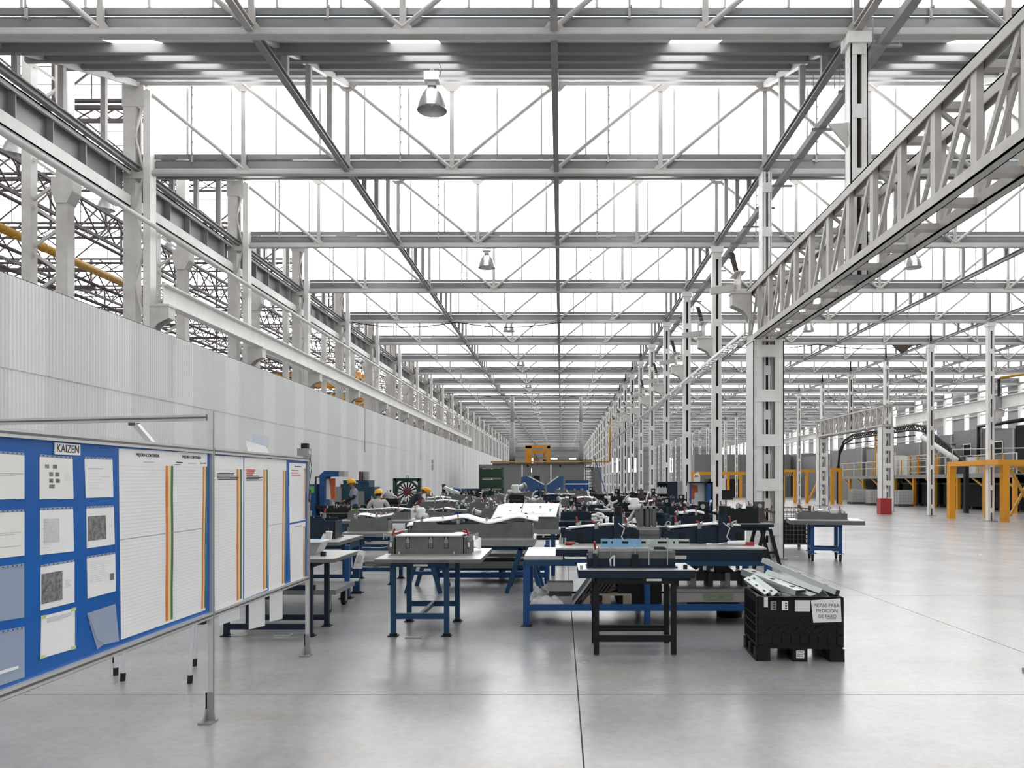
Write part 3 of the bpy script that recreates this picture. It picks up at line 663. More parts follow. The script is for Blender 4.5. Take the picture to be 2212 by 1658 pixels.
for k in range(2, 20): tag(inst('cross_lattice_beam', cb2_me, None, (0, YK(k), 0)), 'low lattice beam crossing the older hall, ' + after(k), 'beam', 'crossing lattice beams of the older hall')
o = MB().pipe([(-12, 10, 7.05), (-12, 16.5, 7.05), (-12, 21.7, 7.05)], 0.10, 12).tube((-12, 18.2, 7.05), (-12, 18.26, 7.05), 0.115, 12).build('amber_pipe', amber, None, True); tag(o, 'thick amber pipe sloping past the cream columns of the older hall', 'pipe')
for z, x, pn in ((7.9, -12.2, 'topmost'), (6.75, -12.15, 'second lowest'), (6.35, -12.3, 'lowest'), (7.35, -12.6, 'second highest')):
    o = MB().tube((x, 8, z), (x, 40, z), 0.045, 8).build('dark_pipe', dark_steel, None, True); tag(o, pn + ' thin dark pipe running along the older hall columns', 'pipe', 'thin dark pipes of the older hall')
o = MB().ibeam((-11.62, 30, 6.82), (-11.62, 75, 6.82), 0.2, 0.44).build('runway_beam', cream_steel); tag(o, 'cream runway beam under the yellow cranes of the older hall', 'beam')
for j, (y, z) in enumerate(((45.3, 7.05), (55.8, 7.05))):
    t = thing('bridge_crane', ('yellow bridge crane glimpsed behind the laced columns', 'farther yellow bridge crane glimpsed behind the laced columns')[j], 'crane', (-20, y, z), 0)
    MB().box(-14, 8.6, -0.7, -0.35, 0, 0.8).build('crane_girder', yellow, t); MB().box(-14, 8.6, 0.35, 0.7, 0, 0.8).build('crane_girder', yellow, t)
    MB().box(8.2, 8.6, -1.4, 1.4, 0.1, 0.5).build('end_carriage', yellow, t); MB().box(-1.0, 1.2, -0.6, 0.6, 0.8, 1.5).build('hoist_trolley', machine_dark, t)
for (px, py, D, ln_) in ((228, 440, 24.3, 'between the first two laced columns'), (365, 535, 29.5, 'just past the first runway corbel'), (28, 318, 19.0, 'above the amber pipe'), (590, 672, 45.0, 'beyond the fourth laced column')):
    bay_lamp(TX(px, D), D, TZ(py, D) - 0.2, 'dusty dome lamp in the older hall, ' + ln_, 'dome lamps of the older hall', False, rod=OZ + 0.3 + 2.0 * (((D - Y0) / BAY) % 1.0) - TZ(py, D) + 0.2)
o = MB().prism([(-14.9, 11.62), (-13.1, 11.62), (-13.35, 10.55), (-13.9, 10.7)], 'y', 27.05, 27.08).build('hanging_net', dark_steel); tag(o, 'dark torn sheet hanging under a truss of the older hall', 'hanging sheet')
t = MB().prism([(TX(1925, 37.6), 8.12), (TX(1970, 37.6), 8.12), (TX(1945, 37.6), 7.7)], 'y', 37.4, 37.5).build('hanging_plate', slot_brown); tag(t, 'dark triangular plate hanging under a roof truss over the aisle', 'hanging sheet')

for k, xa, xb, lab in ((4, XL + 0.4, 0.0, 'black cable sagging along a roof truss above the tables'), (9, XL + 0.4, X1 - 0.3, 'black cable sagging across the hall far above the tables'), (5, X1 + 3.0, X2 - 0.5, 'thin black cable sagging across the open aisle')):
    pts = [(xa + (xb - xa) * i / 12, YK(k) - 0.12, ZB + 0.03 - 0.22 * math.sin(math.pi * ((i / 12.0 * 2) % 1.0)) - 0.02) for i in range(13)]
    o = MB().pipe(pts, 0.022, 6).build('sagging_cable', black_steel); tag(o, lab, 'cable')
# ---------------------------------------------------------------- notice board in the left foreground
BX = -2.37
def bp(px, py):                                      # pixel on the plane of the board -> (y, z)
    D = -BX * F / (CX - px); return D, TZ(py, D)
BY0, BY1, BYP = 2.55, 7.36, 5.33
BZ0, BZ1 = 0.70, 1.85
bd = thing('notice_board', 'long blue notice board in an aluminium frame covered with papers', 'notice board', (BX, BYP, 0))
def bpart(n, mb, m, sm=False): return mb.build(n, m, bd, sm, world=True)
bpart('board_panel', MB().box(BX - 0.012, BX - 0.004, BY0, BYP - 0.02, BZ0 + 0.03, BZ1 - 0.03), board_blue)
bpart('board_panel', MB().box(BX - 0.012, BX - 0.004, BYP + 0.02, BY1 - 0.02, BZ0 + 0.03, BZ1 - 0.03), board_blue)
def profile(mb, a, b, w_=0.04):
    return mb.bar(a, b, w_, w_)
def rail(n, a, b, w_=0.04):
    o = bpart(n, profile(MB(), a, b, w_), alu)
    a, b = Vector(a), Vector(b); d = (b - a).normalized()
    up = Vector((0,0,1)) if abs(d.z) < 0.5 else Vector((0,1,0))
    sx = d.cross(up).normalized()
    for s in (-1, 1):
        MB().bar(a + sx * s * (w_/2), b + sx * s * (w_/2), 0.004, 0.011, up).build('profile_slot', alu_dark, o, world=True)
    return o
for ya, yb in ((BY0, BYP - 0.021), (BYP + 0.021, BY1 - 0.021)):
    rail('frame_rail', (BX, ya, BZ1 - 0.02), (BX, yb, BZ1 - 0.02)); rail('frame_rail', (BX, ya, BZ0 + 0.02), (BX, yb, BZ0 + 0.02))
rail('frame_post', (BX, BYP, 0.02), (BX, BYP, 2.10), 0.034); rail('frame_post', (BX, BY1, 0.02), (BX, BY1, BZ1), 0.034); rail('frame_post', (BX, BY0, 0.02), (BX, BY0, BZ1))
for y in (BYP, BY1, BY0):
    bpart('foot', MB().box(BX - 0.05, BX + 0.04, y - 0.09, y + 0.02, 0, 0.012).prism([(y - 0.022, 0.012), (y - 0.08, 0.012), (y - 0.03, 0.09), (y - 0.03, 0.2), (y - 0.022, 0.2)], 'x', BX - 0.025, BX - 0.015)
          .prism([(BX - 0.04, 0.012), (BX + 0.04, 0.012), (BX + 0.025, 0.1), (BX + 0.025, 0.2), (BX - 0.025, 0.2), (BX - 0.025, 0.1)], 'y', y - 0.03, y - 0.021), mid_grey)
bpart('corner_clip', MB().box(BX - 0.06, BX - 0.02, BYP - 0.07, BYP - 0.02, BZ0 - 0.035, BZ0), black_steel)
side = thing('profile_frame', 'aluminium profile frame rising behind the notice board with a sloping brace', 'frame', (-4.3, 5.8, 0))
MB().bar((BX - 0.024, BYP + 0.005, 2.055), (-7.0, 6.42, 2.055), 0.04, 0.04).build('top_bar', alu, side, world=True)
MB().bar((BX - 0.03, BYP - 0.015, 2.055), (-7.0, 6.40, 2.055), 0.012, 0.010).build('bar_slot', alu_dark, side, world=True)
p1 = (TX(292, 5.55), 5.55, 2.03); p2 = (TX(352, 5.50), 5.50, 1.80)
MB().bar(p1, (TX(420, 5.45), 5.45, 1.54), 0.035, 0.035).build('sloping_brace', alu, side, world=True)
MB().bar((-6.95, 6.40, 0.0), (-6.95, 6.40, 2.055), 0.04, 0.04).build('rear_post', alu, side, world=True)
MB().box(TX(285, 5.56) - 0.01, TX(300, 5.55), 5.53, 5.57, 2.015, 2.035).build('brace_clip', alu_dark, side, world=True)

# --- papers on the board
def sheet_on(name, label, cat, pts, m, off=0.0, th=0.003, group=None, wob=0.0):
    q = [bp(*p) for p in pts]; cy = sum(p[0] for p in q) / len(q); zb = min(p[1] for p in q)
    t = thing(name, label, cat, (BX, cy, zb), 0, group)
    MB().prism(q, 'x', BX - 0.003 + off, BX + off + th - 0.003).build('sheet', m, t, world=True)
    return t, q
def lerp(q, u, v):                                   # bilinear on a TL,TR,BR,BL quad
    a = [q[0][i]*(1-u) + q[1][i]*u for i in (0,1)]; b = [q[3][i]*(1-u) + q[2][i]*u for i in (0,1)]
    return (a[0]*(1-v) + b[0]*v, a[1]*(1-v) + b[1]*v)
def decal(t, q, rects, m, name, off=0.0):
    mb = MB()
    for u0, v0, u1, v1 in rects:
        mb.prism([lerp(q, u0, v0), lerp(q, u1, v0), lerp(q, u1, v1), lerp(q, u0, v1)], 'x', BX + off - 0.0005, BX + off + 0.0012)
    return mb.build(name, m, t, world=True)
def lines(n, u0, u1, v0, v1, r, keep=1.0, h=0.006):
    out = []
    for i in range(n):
        v = v0 + (v1 - v0) * i / max(1, n - 1)
        if r.random() > keep: continue
        a = u0 + r.random() * 0.05; b = u1 - r.random() * 0.45 * (u1 - u0); out.append((a, v, b, v + h))
    return out
def holes(t, q):
    decal(t, q, [(0, -0.055, 0.98, -0.005)], sleeve, 'punched_strip'); decal(t, q, [(u, -0.042, u + 0.035, -0.02) for u in (0.08, 0.2, 0.34, 0.48, 0.62, 0.75, 0.88)], ink, 'punch_hole', 0.0012)
def text_mesh(body, size, align='CENTER'):
    cu = bpy.data.curves.new('lettering', 'FONT'); cu.body = body; cu.size = size; cu.align_x = align; cu.align_y = 'CENTER'; cu.extrude = 0.0006
    ob = bpy.data.objects.new('lettering', cu); col.objects.link(ob)
    me = bpy.data.meshes.new_from_object(ob.evaluated_get(bpy.context.evaluated_depsgraph_get())); bpy.data.objects.remove(ob); return me
def lettering(t, body, at, size, m, xa=(0,1,0), ya=(0,0,1), sx=1.0, fit=None):
    me = text_mesh(body, size); me.materials.clear(); me.materials.append(m)
    if fit: sx = fit / (max(v.co.x for v in me.vertices) - min(v.co.x for v in me.vertices))
    xa = Vector(xa).normalized(); ya = Vector(ya).normalized(); za = xa.cross(ya)
    M = Matrix((xa * sx, ya, za)).transposed().to_4x4(); M.translation = Vector(at) - t.location
    me.transform(M); o = bpy.data.objects.new('lettering', me); col.objects.link(o); o.parent = t; return o
pr = random.Random(3)
small = [
 ('plain', [(-22, 978), (53, 983), (53, 1077), (-22, 1079)], 'white page of faint print, top of the column cut by the frame edge'),
 ('two', [(-22, 1108), (53, 1105), (53, 1199), (-22, 1208)], 'white page with two printed lines, second page down beside the board edge'),
 ('grid', [(86, 986), (157, 991), (159, 1077), (86, 1078)], 'white page with seven small grey pictures, under the KAIZEN plate'),
 ('list', [(87, 1102), (158, 1099), (160, 1190), (87, 1198)], 'white page with a pale grey table, below the page of seven pictures'),
 ('photoB', [(88, 1225), (161, 1213), (161, 1300), (88, 1318)], 'page with a dark photograph of helmeted workers, above the green taped page'),
 ('taped', [(90, 1331), (162, 1313), (162, 1400), (88, 1422)], 'blank white page held by green tape at its corners'),
 ('form', [(183, 991), (243, 993), (245, 1073), (186, 1075)], 'white page with a pale line drawing, beside the big lined poster top'),
 ('photoC', [(187, 1098), (246, 1095), (248, 1175), (188, 1184)], 'page with a dark photograph of a workshop, below the line drawing page'),
 ('text', [(188, 1206), (249, 1196), (250, 1276), (190, 1292)], 'page of typed lines with a small dark picture, below the workshop photograph')]
for kind, pts, lab in small:
    t, q = sheet_on('paper_sheet', lab, 'paper', pts, paper_w if kind in ('plain', 'two', 'grid') else paper, 0.0, group='pages pinned on the notice board')
    if kind != 'taped': holes(t, q)
    if kind == 'plain': decal(t, q, [(0.1, 0.42, 0.95, 0.432), (0.1, 0.46, 0.7, 0.468)], ink_grey, 'printed_lines')
    if kind == 'two': decal(t, q, [(0.1, 0.45, 0.9, 0.458), (0.1, 0.49, 0.7, 0.498), (0.1, 0.76, 0.9, 0.768)], ink_grey, 'printed_lines')
    if kind == 'grid':
        decal(t, q, [(0.15, .17, .26, .26), (.38, .17, .5, .26), (.27, .35, .38, .45), (.45, .35, .56, .45), (.27, .51, .38, .60), (.46, .51, .58, .60), (.27, .65, .42, .74)], photo_print, 'small_pictures'); decal(t, q, lines(5, .7, .95, .42, .55, pr, h=.005), ink_pale, 'printed_lines')
    if kind == 'list': decal(t, q, [(.1, .2, .55, .75)], ink_pale, 'printed_table'); decal(t, q, lines(10, .05, .3, .2, .85, pr), ink_grey, 'printed_lines')
    if kind == 'photoB': decal(t, q, [(.02, .16, .62, .86)], photo_print, 'printed_photograph'); decal(t, q, lines(6, .68, .95, .42, .58, pr), ink_grey, 'printed_lines')
    if kind == 'photoC': decal(t, q, [(.04, .2, .68, .82)], photo_print, 'printed_photograph'); decal(t, q, lines(3, .78, .95, .46, .52, pr), ink_grey, 'printed_lines')
    if kind == 'taped':
        decal(t, q, lines(4, .12, .92, .08, .18, pr, h=.008), ink_grey, 'printed_lines')
        for (u, v) in ((-.03, -.02), (.88, -.02), (-.03, .93), (.88, .93)): decal(t, q, [(u, v, u + .14, v + .08)], tape_green, 'tape_corner', 0.001)
    if kind == 'form': decal(t, q, lines(8, .1, .75, .22, .75, pr), ink_pale, 'printed_lines'); decal(t, q, [(.1, .24, .65, .252), (.6, .45, .92, .458)], ink_grey, 'printed_rule')
    if kind == 'text': decal(t, q, lines(11, .06, .9, .1, .62, pr, h=.008), ink_pale, 'printed_lines'); decal(t, q, [(.78, .5, .94, .68)], photo_print, 'small_picture')
for pts, lab in (([(-22, 1232), (53, 1222), (53, 1333), (-22, 1345)], 'empty clear plastic sleeve, upper of the two beside the board edge'), ([(-22, 1372), (54, 1358), (54, 1462), (-22, 1488)], 'empty clear plastic sleeve holding a white torn strip, lower of the two')):
    t, q = sheet_on('plastic_sleeve', lab, 'plastic sleeve', pts, sleeve, 0.0, 0.0015, group='empty sleeves on the notice board'); holes(t, q)
    if 'torn' in lab: decal(t, q, [(.1, .72, .8, .78)], paper, 'torn_strip')
t, q = sheet_on('plastic_sleeve', 'crumpled clear plastic sleeve hanging askew below the typed page', 'plastic sleeve', [(188, 1324), (249, 1304), (257, 1384), (222, 1392), (210, 1402)], sleeve, 0.002, 0.002)
MB().prism([bp(190, 1326), bp(240, 1386), bp(225, 1391), bp(208, 1380)], 'x', BX + 0.001, BX + 0.004).build('folded_flap', sleeve, t, world=True)
# KAIZEN plate
t, q = sheet_on('title_plate', 'white plate lettered KAIZEN at the top of the notice board', 'sign', [(117, 955), (172, 960), (172, 983), (117, 981)], paper, 0.001, 0.006)
yc = sum(p[0] for p in q) / 4; zc = sum(p[1] for p in q) / 4
lettering(t, 'KAIZEN', (BX + 0.0052, yc, zc), 0.052, ink, fit=0.86 * (q[1][0] - q[0][0]))
# lined posters with colour stripes
def poster(pts, lab, strips, heads, name='lined_poster', nl=46, fold=None):
    t, q = sheet_on(name, lab, 'poster', pts, paper, 0.0, 0.002, group='lined posters on the notice board')
    rows = []
    for i in range(nl):
        v = 0.09 + 0.88 * i / nl; rows.append((0.02, v, 0.99, v + 0.0011))
    decal(t, q, rows, ink_pale, 'ruled_lines', -0.0009)
    for (u0, u1, gg) in strips:
        d = (u1 - u0) / 3
        for k_, (m_, nm) in enumerate(((st_orange, 'orange_stripe'), (st_cream, 'cream_stripe'), (st_green, 'green_stripe'))):
            wig = [0.004 * math.sin(9 * v + u0 * 7) for v in (0, .2, .4, .6, .8, 1)]
            mb = MB()
            for j in range(5):
                v0, v1 = 0.085 + 0.90 * j / 5, 0.085 + 0.90 * (j + 1) / 5
                mb.prism([lerp(q, u0 + d*k_ + wig[j], v0), lerp(q, u0 + d*(k_+1) + wig[j], v0), lerp(q, u0 + d*(k_+1) + wig[j+1], v1), lerp(q, u0 + d*k_ + wig[j+1], v1)], 'x', BX - 0.0006, BX + 0.0010)
            mb.build(nm, m_, t, world=True)
    for (u, v, sz) in heads:
        p = lerp(q, u, v); lettering(t, 'MEJORA CONTINUA', (BX + 0.0008, p[0], p[1]), sz, ink, fit=0.24 * (q[1][0] - q[0][0]))
        decal(t, q, [(u - 0.04, v + 0.035, u + 0.06, v + 0.038)], ink_grey, 'heading_rule')
    if fold: decal(t, q, [(0, fold, 1, fold + 0.003)], ink_grey, 'fold_shadow', 0.0002)
    return t, q
t, q = poster([(257, 968), (448, 979), (444, 1317), (262, 1381)], 'wide white lined poster headed MEJORA CONTINUA twice, with two striped bands', [(0.475, 0.56, 1), (0.94, 0.995, 1)], [(0.28, 0.03, 0.026), (0.79, 0.03, 0.026)], fold=0.475)
decal(t, q, [(.6, .06, .67, .066), (.9, .06, .98, .066), (.58, .075, .65, .079)], ink, 'handwriting')
t, q = poster([(462, 983), (526, 987), (525, 1295), (465, 1325)], 'narrow lined poster just past the middle post with black handwriting', [(0.76, 0.94, 1)], [], nl=44)
decal(t, q, lines(5, .08, .95, .11, .15, pr, h=.006), ink, 'handwriting')
t, q = poster([(528, 987), (579, 990), (578, 1273), (528, 1293)], 'narrow lined poster with red handwriting, second past the middle post', [(0.80, 0.98, 1)], [], nl=44)
decal(t, q, lines(4, .05, .5, .085, .12, pr, h=.008), ink_red, 'red_handwriting'); decal(t, q, lines(4, .05, .9, .13, .16, pr, h=.006), ink, 'handwriting')
t, q = poster([(579, 991), (619, 993), (616, 1262), (581, 1277)], 'narrow lined poster with a ragged fold, third past the middle post', [(0.80, 0.98, 1)], [], nl=44, fold=0.5)
t, q = poster([(625, 999), (661, 1001), (660, 1122), (626, 1129)], 'small lined poster with red writing, uppermost beside the end post', [(0.87, 0.99, 1)], [], nl=20)
decal(t, q, lines(3, .1, .8, .12, .2, pr, h=.012), ink_red, 'red_handwriting'); decal(t, q, [(.3, .05, .7, .065)], ink, 'heading')
t, q = poster([(626, 1133), (660, 1126), (659, 1246), (628, 1257)], 'small lined poster beside the end post, below the one with red writing', [(0.87, 0.99, 1)], [], nl=20)
decal(t, q, [(.3, .05, .75, .065)], ink_grey, 'heading')
# things on and under the board
t = thing('control_box', 'small grey box with a black knob on the end post of the notice board', 'box', (BX, 7.28, BZ1))
MB().box(-0.045, 0.045, -0.08, 0.05, 0.0, 0.075).build('case', mid_grey, t); MB().box(-0.03, 0.03, -0.02, 0.04, 0.075, 0.125).build('black_cap', black_steel, t)
MB().lathe([(0, 0.0), (0.018, 0.0), (0.018, 0.006), (0, 0.006)], (0.045, -0.01, 0.04), 12, 'x').build('dial', white_part, t)
MB().pipe([(0.046, 0.0, 0.02), (0.06, 0.01, -0.10), (0.05, -0.02, -0.24), (0.055, -0.06, -0.40), (0.05, -0.03, -0.42), (0.05, 0.0, -0.3)], 0.003, 5).build('dangling_cord', black_steel, t)
t = thing('leaflet_stand', 'folded white card and clear sheet standing on the board top rail', 'card', (BX, 6.1, BZ1))
y0, y1 = -BX * F / (CX - 543), -BX * F / (CX - 592)
MB().prism([(y0, BZ1), (y1 - 0.03, BZ1), (y1 - 0.10, BZ1 + 0.055), (y0 - 0.06, BZ1 + 0.085)], 'x', BX - 0.03, BX - 0.026).build('white_card', paper, t, world=True)
MB().prism([(y0 + 0.10, BZ1), (y1 - 0.05, BZ1), (y1 + 0.02, BZ1 + 0.135), (y0 + 0.16, BZ1 + 0.14)], 'x', BX - 0.05, BX - 0.047).build('clear_sheet', sleeve, t, world=True)
for i, (a, b, ya_, yb_) in enumerate(((501, 531, 1350, 1336), (542, 562, 1359, 1351), (580, 598, 1342, 1336))):
    D = (5.85, 6.35, 6.75)[i]; xs_ = [BX - 0.17 + 0.02*i, BX - 0.02]
    o = MB().prism([(xs_[0], 0.70), (xs_[1], 0.70), (xs_[1], TZ(yb_, D)), (xs_[0], TZ(ya_, D))], 'y', D, D + 0.003).build('hanging_sheet', paper); o.location.x = 0
    tag(o, 'white paper strip hanging below the notice board, ' + ('widest of three', 'longest of three', 'beside the end post')[i], 'paper', 'paper strips hanging below the board')
t = thing('flip_chart_easel', 'white tubular easel with black rubber feet standing behind the notice board', 'easel', (-3.5, 6.5, 0))
feet = [(265, 1470), (410, 1475), (250, 1458), (420, 1438), (248, 1430)]
for i, (px, py) in enumerate(feet):
    D = FD(py); a = Vector((TX(px, D), D, 0)); b = Vector((a.x + (0.07 if i != 2 else -0.02), D + 0.08, 1.35))
    lg = MB().tube(a + Vector((0,0,0.05)), b, 0.014, 8).build('leg', white_part, t, world=True)
    MB().tube(a, a + (b - a) * 0.04 + Vector((0,0,0.01)), 0.021, 8).build('rubber_foot', rubber, lg, world=True)
MB().bar((TX(248, 6.6), 6.62, 1.33), (TX(425, 6.55), 6.58, 1.33), 0.6, 0.03, (0,1,0)).build('chart_board', white_part, t, world=True)

# ---------------------------------------------------------------- clamps shared by the fixtures
cl_base = MB().box(-0.02, 0.02, -0.015, 0.015, 0, 0.06).bar((0, 0, 0.055), (0.0, -0.09, 0.075), 0.014, 0.014).tube((0, -0.085, 0.085), (0, -0.085, 0.02), 0.007, 6).mesh('toggle_clamp', galv)
cl_handle = MB().bar((0, 0.005, 0.055), (0, 0.035, 0.135), 0.016, 0.02, (0,1,0)).mesh('red_handle', red_grip)
cl_flat = MB().bar((0, 0.0, 0.07), (0, 0.10, 0.095), 0.018, 0.018).mesh('red_handle', red_grip)
pin = MB().tube((0, 0, 0), (0, 0, 0.11), 0.008, 6).tube((0, 0, 0.085), (0, 0, 0.10), 0.016, 6).mesh('locating_pin', galv)
def clamp(t, x, y, z, rz=0, flat=False):
    c = inst('toggle_clamp', cl_base, t, (x, y, z), rz); inst('clamp_handle', cl_flat if flat else cl_handle, c); return c

# ---------------------------------------------------------------- work tables
def table(label, x, y, w_, d_, h, frame, rz=0.0, group=None, slab=0.05, edge=None, top=None, inset=0.12, leg=0.05, style='H', over=(0,0,0,0), name='work_table', low=0.24, feet=True):
    t = thing(name, label, 'table', (x, y, 0), rz, group)
    edge = edge or slab_edge; top = top or slab_white
    zt = h - slab
    MB().box(-w_/2 - over[0], w_/2 + over[1], -d_/2 - over[2], d_/2 + over[3], zt + 0.006, h - 0.008).build('table_slab', edge, t)
    MB().box(-w_/2 - over[0], w_/2 + over[1], -d_/2 - over[2], d_/2 + over[3], h - 0.008, h).build('top_plate', top, t)
    lx, ly = w_/2 - inset, d_/2 - inset
    for sy in (-1, 1): MB().box(-lx, lx, sy*ly - leg/2, sy*ly + leg/2, zt - leg, zt + 0.006).build('apron_rail', frame, t)
    for sx in (-1, 1): MB().box(sx*lx - leg/2, sx*lx + leg/2, -ly, ly, zt - leg, zt + 0.006).build('apron_rail', frame, t)
    if style == 'H':
        for sx in (-1, 1):
            for sy in (-1, 1):
                l = MB().box(sx*lx - leg/2, sx*lx + leg/2, sy*ly - leg/2, sy*ly + leg/2, 0.012, zt - leg).build('leg', frame, t)
                if feet: MB().box(sx*lx - leg, sx*lx + leg, sy*ly - leg, sy*ly + leg, 0, 0.012).tube((sx*lx, sy*ly, 0.012), (sx*lx, sy*ly, 0.03), leg*0.8, 8).build('foot_plate', black_steel, l)
        for sy in (-1, 1): MB().box(-lx + leg/2, lx - leg/2, sy*ly - leg*0.35, sy*ly + leg*0.35, low - 0.03, low + 0.03).build('stretcher', frame, t)
        if d_ > 0.8: MB().box(-leg*0.35, leg*0.35, -ly + leg*0.3, ly - leg*0.3, low - 0.02, low + 0.025).build('stretcher', frame, t)
    else:                                            # A-frame trestles
        for sx in (-1, 1):
            for sy in (-1, 1):
                for s2 in (-1, 1): MB().bar((sx*lx + s2*0.05, sy*ly, zt - leg*0.6), (sx*lx + s2*0.25, sy*ly, 0.0), leg, leg, (0,1,0)).build('leg', frame, t)
                MB().box(sx*lx - 0.17, sx*lx + 0.17, sy*ly - leg*0.35, sy*ly + leg*0.35, 0.27, 0.32).build('stretcher', frame, t)
    return t
def notched(w_, h, r, n=7, depth=0.25):
    pts = [(-w_/2, 0), (w_/2, 0)]; x = w_/2; top = []
    for i in range(n):
        hh = h * (1 - depth * r.random()); x0 = w_/2 - w_ * i / n; x1 = w_/2 - w_ * (i + 1) / n
        top += [(x0, hh), (x1 + 0.15 * w_/n, hh)]
    return pts + top
def fixture(label, x, y, z, w_, d_, h, m, r, rz=0.0, group=None, clamps=4, plates=3, cat='fixture', pins=2, flat=0.4):
    t = thing('welding_fixture', label, cat, (x, y, z), rz, group)
    MB().box(-w_/2 - 0.03, w_/2 + 0.03, -d_/2 - 0.03, d_/2 + 0.03, 0, 0.015).build('base_plate', fix_light if m is fix_grey else m, t)
    for i in range(plates):
        yy_ = -d_/2 + d_ * i / max(1, plates - 1)
        MB().prism([(a, b + 0.015) for a, b in notched(w_, h, r, r.randint(4, 7), 0.28)], 'y', yy_ - 0.012, yy_ + 0.012).build('contour_plate', m, t)
    for sx in (-1, 0.1, 1):
        MB().box(sx*w_/2 - 0.012, sx*w_/2 + 0.012, -d_/2 + 0.012, d_/2 - 0.012, 0.015, h * 0.8).build('rib_plate', m, t)
    for i in range(clamps):
        cx_ = -w_/2 + w_ * (i + 0.5 + r.uniform(-.3, .3)) / clamps; cy_ = r.choice((-1, 1)) * d_ * 0.3
        MB().box(cx_ - 0.025, cx_ + 0.025, cy_ - 0.025, cy_ + 0.025, 0.015, h * 0.9).build('clamp_post', m, t)
        clamp(t, cx_, cy_, h * 0.9, r.uniform(-0.6, 0.6) + (math.pi if cy_ < 0 else 0), r.random() < flat)
    for i in range(pins): inst('locating_pin', pin, t, (r.uniform(-.45, .45) * w_, r.uniform(-.4, .4) * d_, h * 0.9))
    return t
def stamped(label, x, y, z, w_, d_, r, m, rz=0.0, group=None, amp=0.05, name='stamped_rail'):
    t = thing(name, label, 'metal panel', (x, y, z), rz, group)
    p = [r.uniform(0, 6.28) for _ in range(4)]; f1 = r.uniform(4, 8)
    def fn(u, v):
        e = 0.10 * math.sin(f1 * u + p[2]); 
        return (w_ * (u - 0.5), d_ * ((v - 0.5) * (1 + e) + 0.10 * math.sin(5 * u + p[3])), amp * (0.55 + 0.25 * math.sin(7 * u + p[0]) + 0.2 * math.sin(6.28 * v + p[1]) - 0.35 * abs(2 * v - 1) ** 3) + 0.02)
    MB().sheet(fn, 24, 8, 0.004).build('pressed_sheet', m, t, True)
    return t

fr = random.Random(11)
# T1: blue table with the long grey slotted fixture
t1 = table('blue legged table carrying the grey slotted box fixture', -1.482, 8.70, 0.56, 0.86, 0.83, blue_steel, 0.0, None, over=(0.15, 0.38, 0.22, 0.24), inset=0.0, leg=0.052, low=0.21)
MB().box(-0.60, -0.30, -0.35, -0.29, 0.72, 0.775).build('rail_end', slab_edge, t1); MB().box(-0.56, -0.30, 0.20, 0.26, 0.72, 0.775).build('rail_end', slab_edge, t1)
MB().box(-0.03, 0.12, -0.655, -0.648, 0.755, 0.775).build('edge_tab', slab_white, t1)
def slotted_box(label, x, y, z, w_, d_, h):
    t = thing('box_fixture', label, 'fixture', (x, y, z))
    MB().box(-w_/2, w_/2, -d_/2, -d_/2 + 0.02, 0.012, h).build('front_plate', fix_grey, t); MB().box(-w_/2, w_/2, d_/2 - 0.02, d_/2, 0.012, h).build('rear_plate', fix_grey, t)
    for s in (-1, 1): MB().box(s*w_/2 - 0.012, s*w_/2 + 0.012, -d_/2, d_/2, 0.012, h * 0.94).build('end_plate', fix_grey, t)
    MB().box(-w_/2 - 0.04, w_/2 + 0.04, -d_/2 - 0.03, d_/2 + 0.03, 0, 0.012).build('base_plate', fix_light, t)
    for u in (0.19, 0.52, 0.74):
        xx = -w_/2 + w_ * u
        MB().box(xx - 0.023, xx + 0.023, -d_/2 - 0.003, -d_/2 - 0.0005, h * 0.36, h * 0.99).build('slot_recess', black_steel, t); MB().box(xx - 0.018, xx + 0.018, -d_/2 - 0.007, -d_/2 - 0.003, h * 0.39, h * 0.60).build('slot_block', fix_grey, t)
        MB().prism([(xx - 0.02, h*0.62), (xx + 0.02, h*0.62), (xx + 0.02, h*0.8), (xx + 0.008, h*0.97), (xx - 0.008, h*0.97), (xx - 0.02, h*0.8)], 'y', -d_/2 - 0.006, -d_/2 - 0.0032).build('slot_liner', fix_light, t)
    MB().box(-w_/2 + 0.02, w_/2 - 0.03, -d_/2 - 0.03, d_/2 + 0.03, h, h + 0.012).build('pale_cover_strip', white_part, t)
    for s, n_ in ((-1, 2), (1, 2)):
        for i in range(n_):
            px_, py_ = s * (w_/2 + 0.045), -d_/2 + 0.06 + 0.16 * i
            MB().box(px_ - 0.03, px_ + 0.03, py_ - 0.03, py_ + 0.03, 0.012, h * 0.72).build('clamp_post', fix_grey, t); clamp(t, px_, py_, h * 0.72, s * 1.2, i == 1)
            MB().cbox((px_ - s*0.0, py_ - 0.036, h * 0.55), (0.022, 0.012, 0.05)).build('white_tag', white_part, t)
    for u in (-0.42, 0.36): MB().tube((u * w_, -d_/2 - 0.045, 0.012), (u * w_, -d_/2 - 0.045, 0.045), 0.012, 8).build('rest_button', galv, t)
    return t
slotted_box('long grey steel box fixture with three slots on the blue table', -1.415, 8.62, 0.83, 0.75, 0.32, 0.205)
stamped('long pale stamped rail lying behind the slotted box fixture', -1.35, 8.98, 0.83, 0.86, 0.22, fr, white_part, 0.05, amp=0.2)

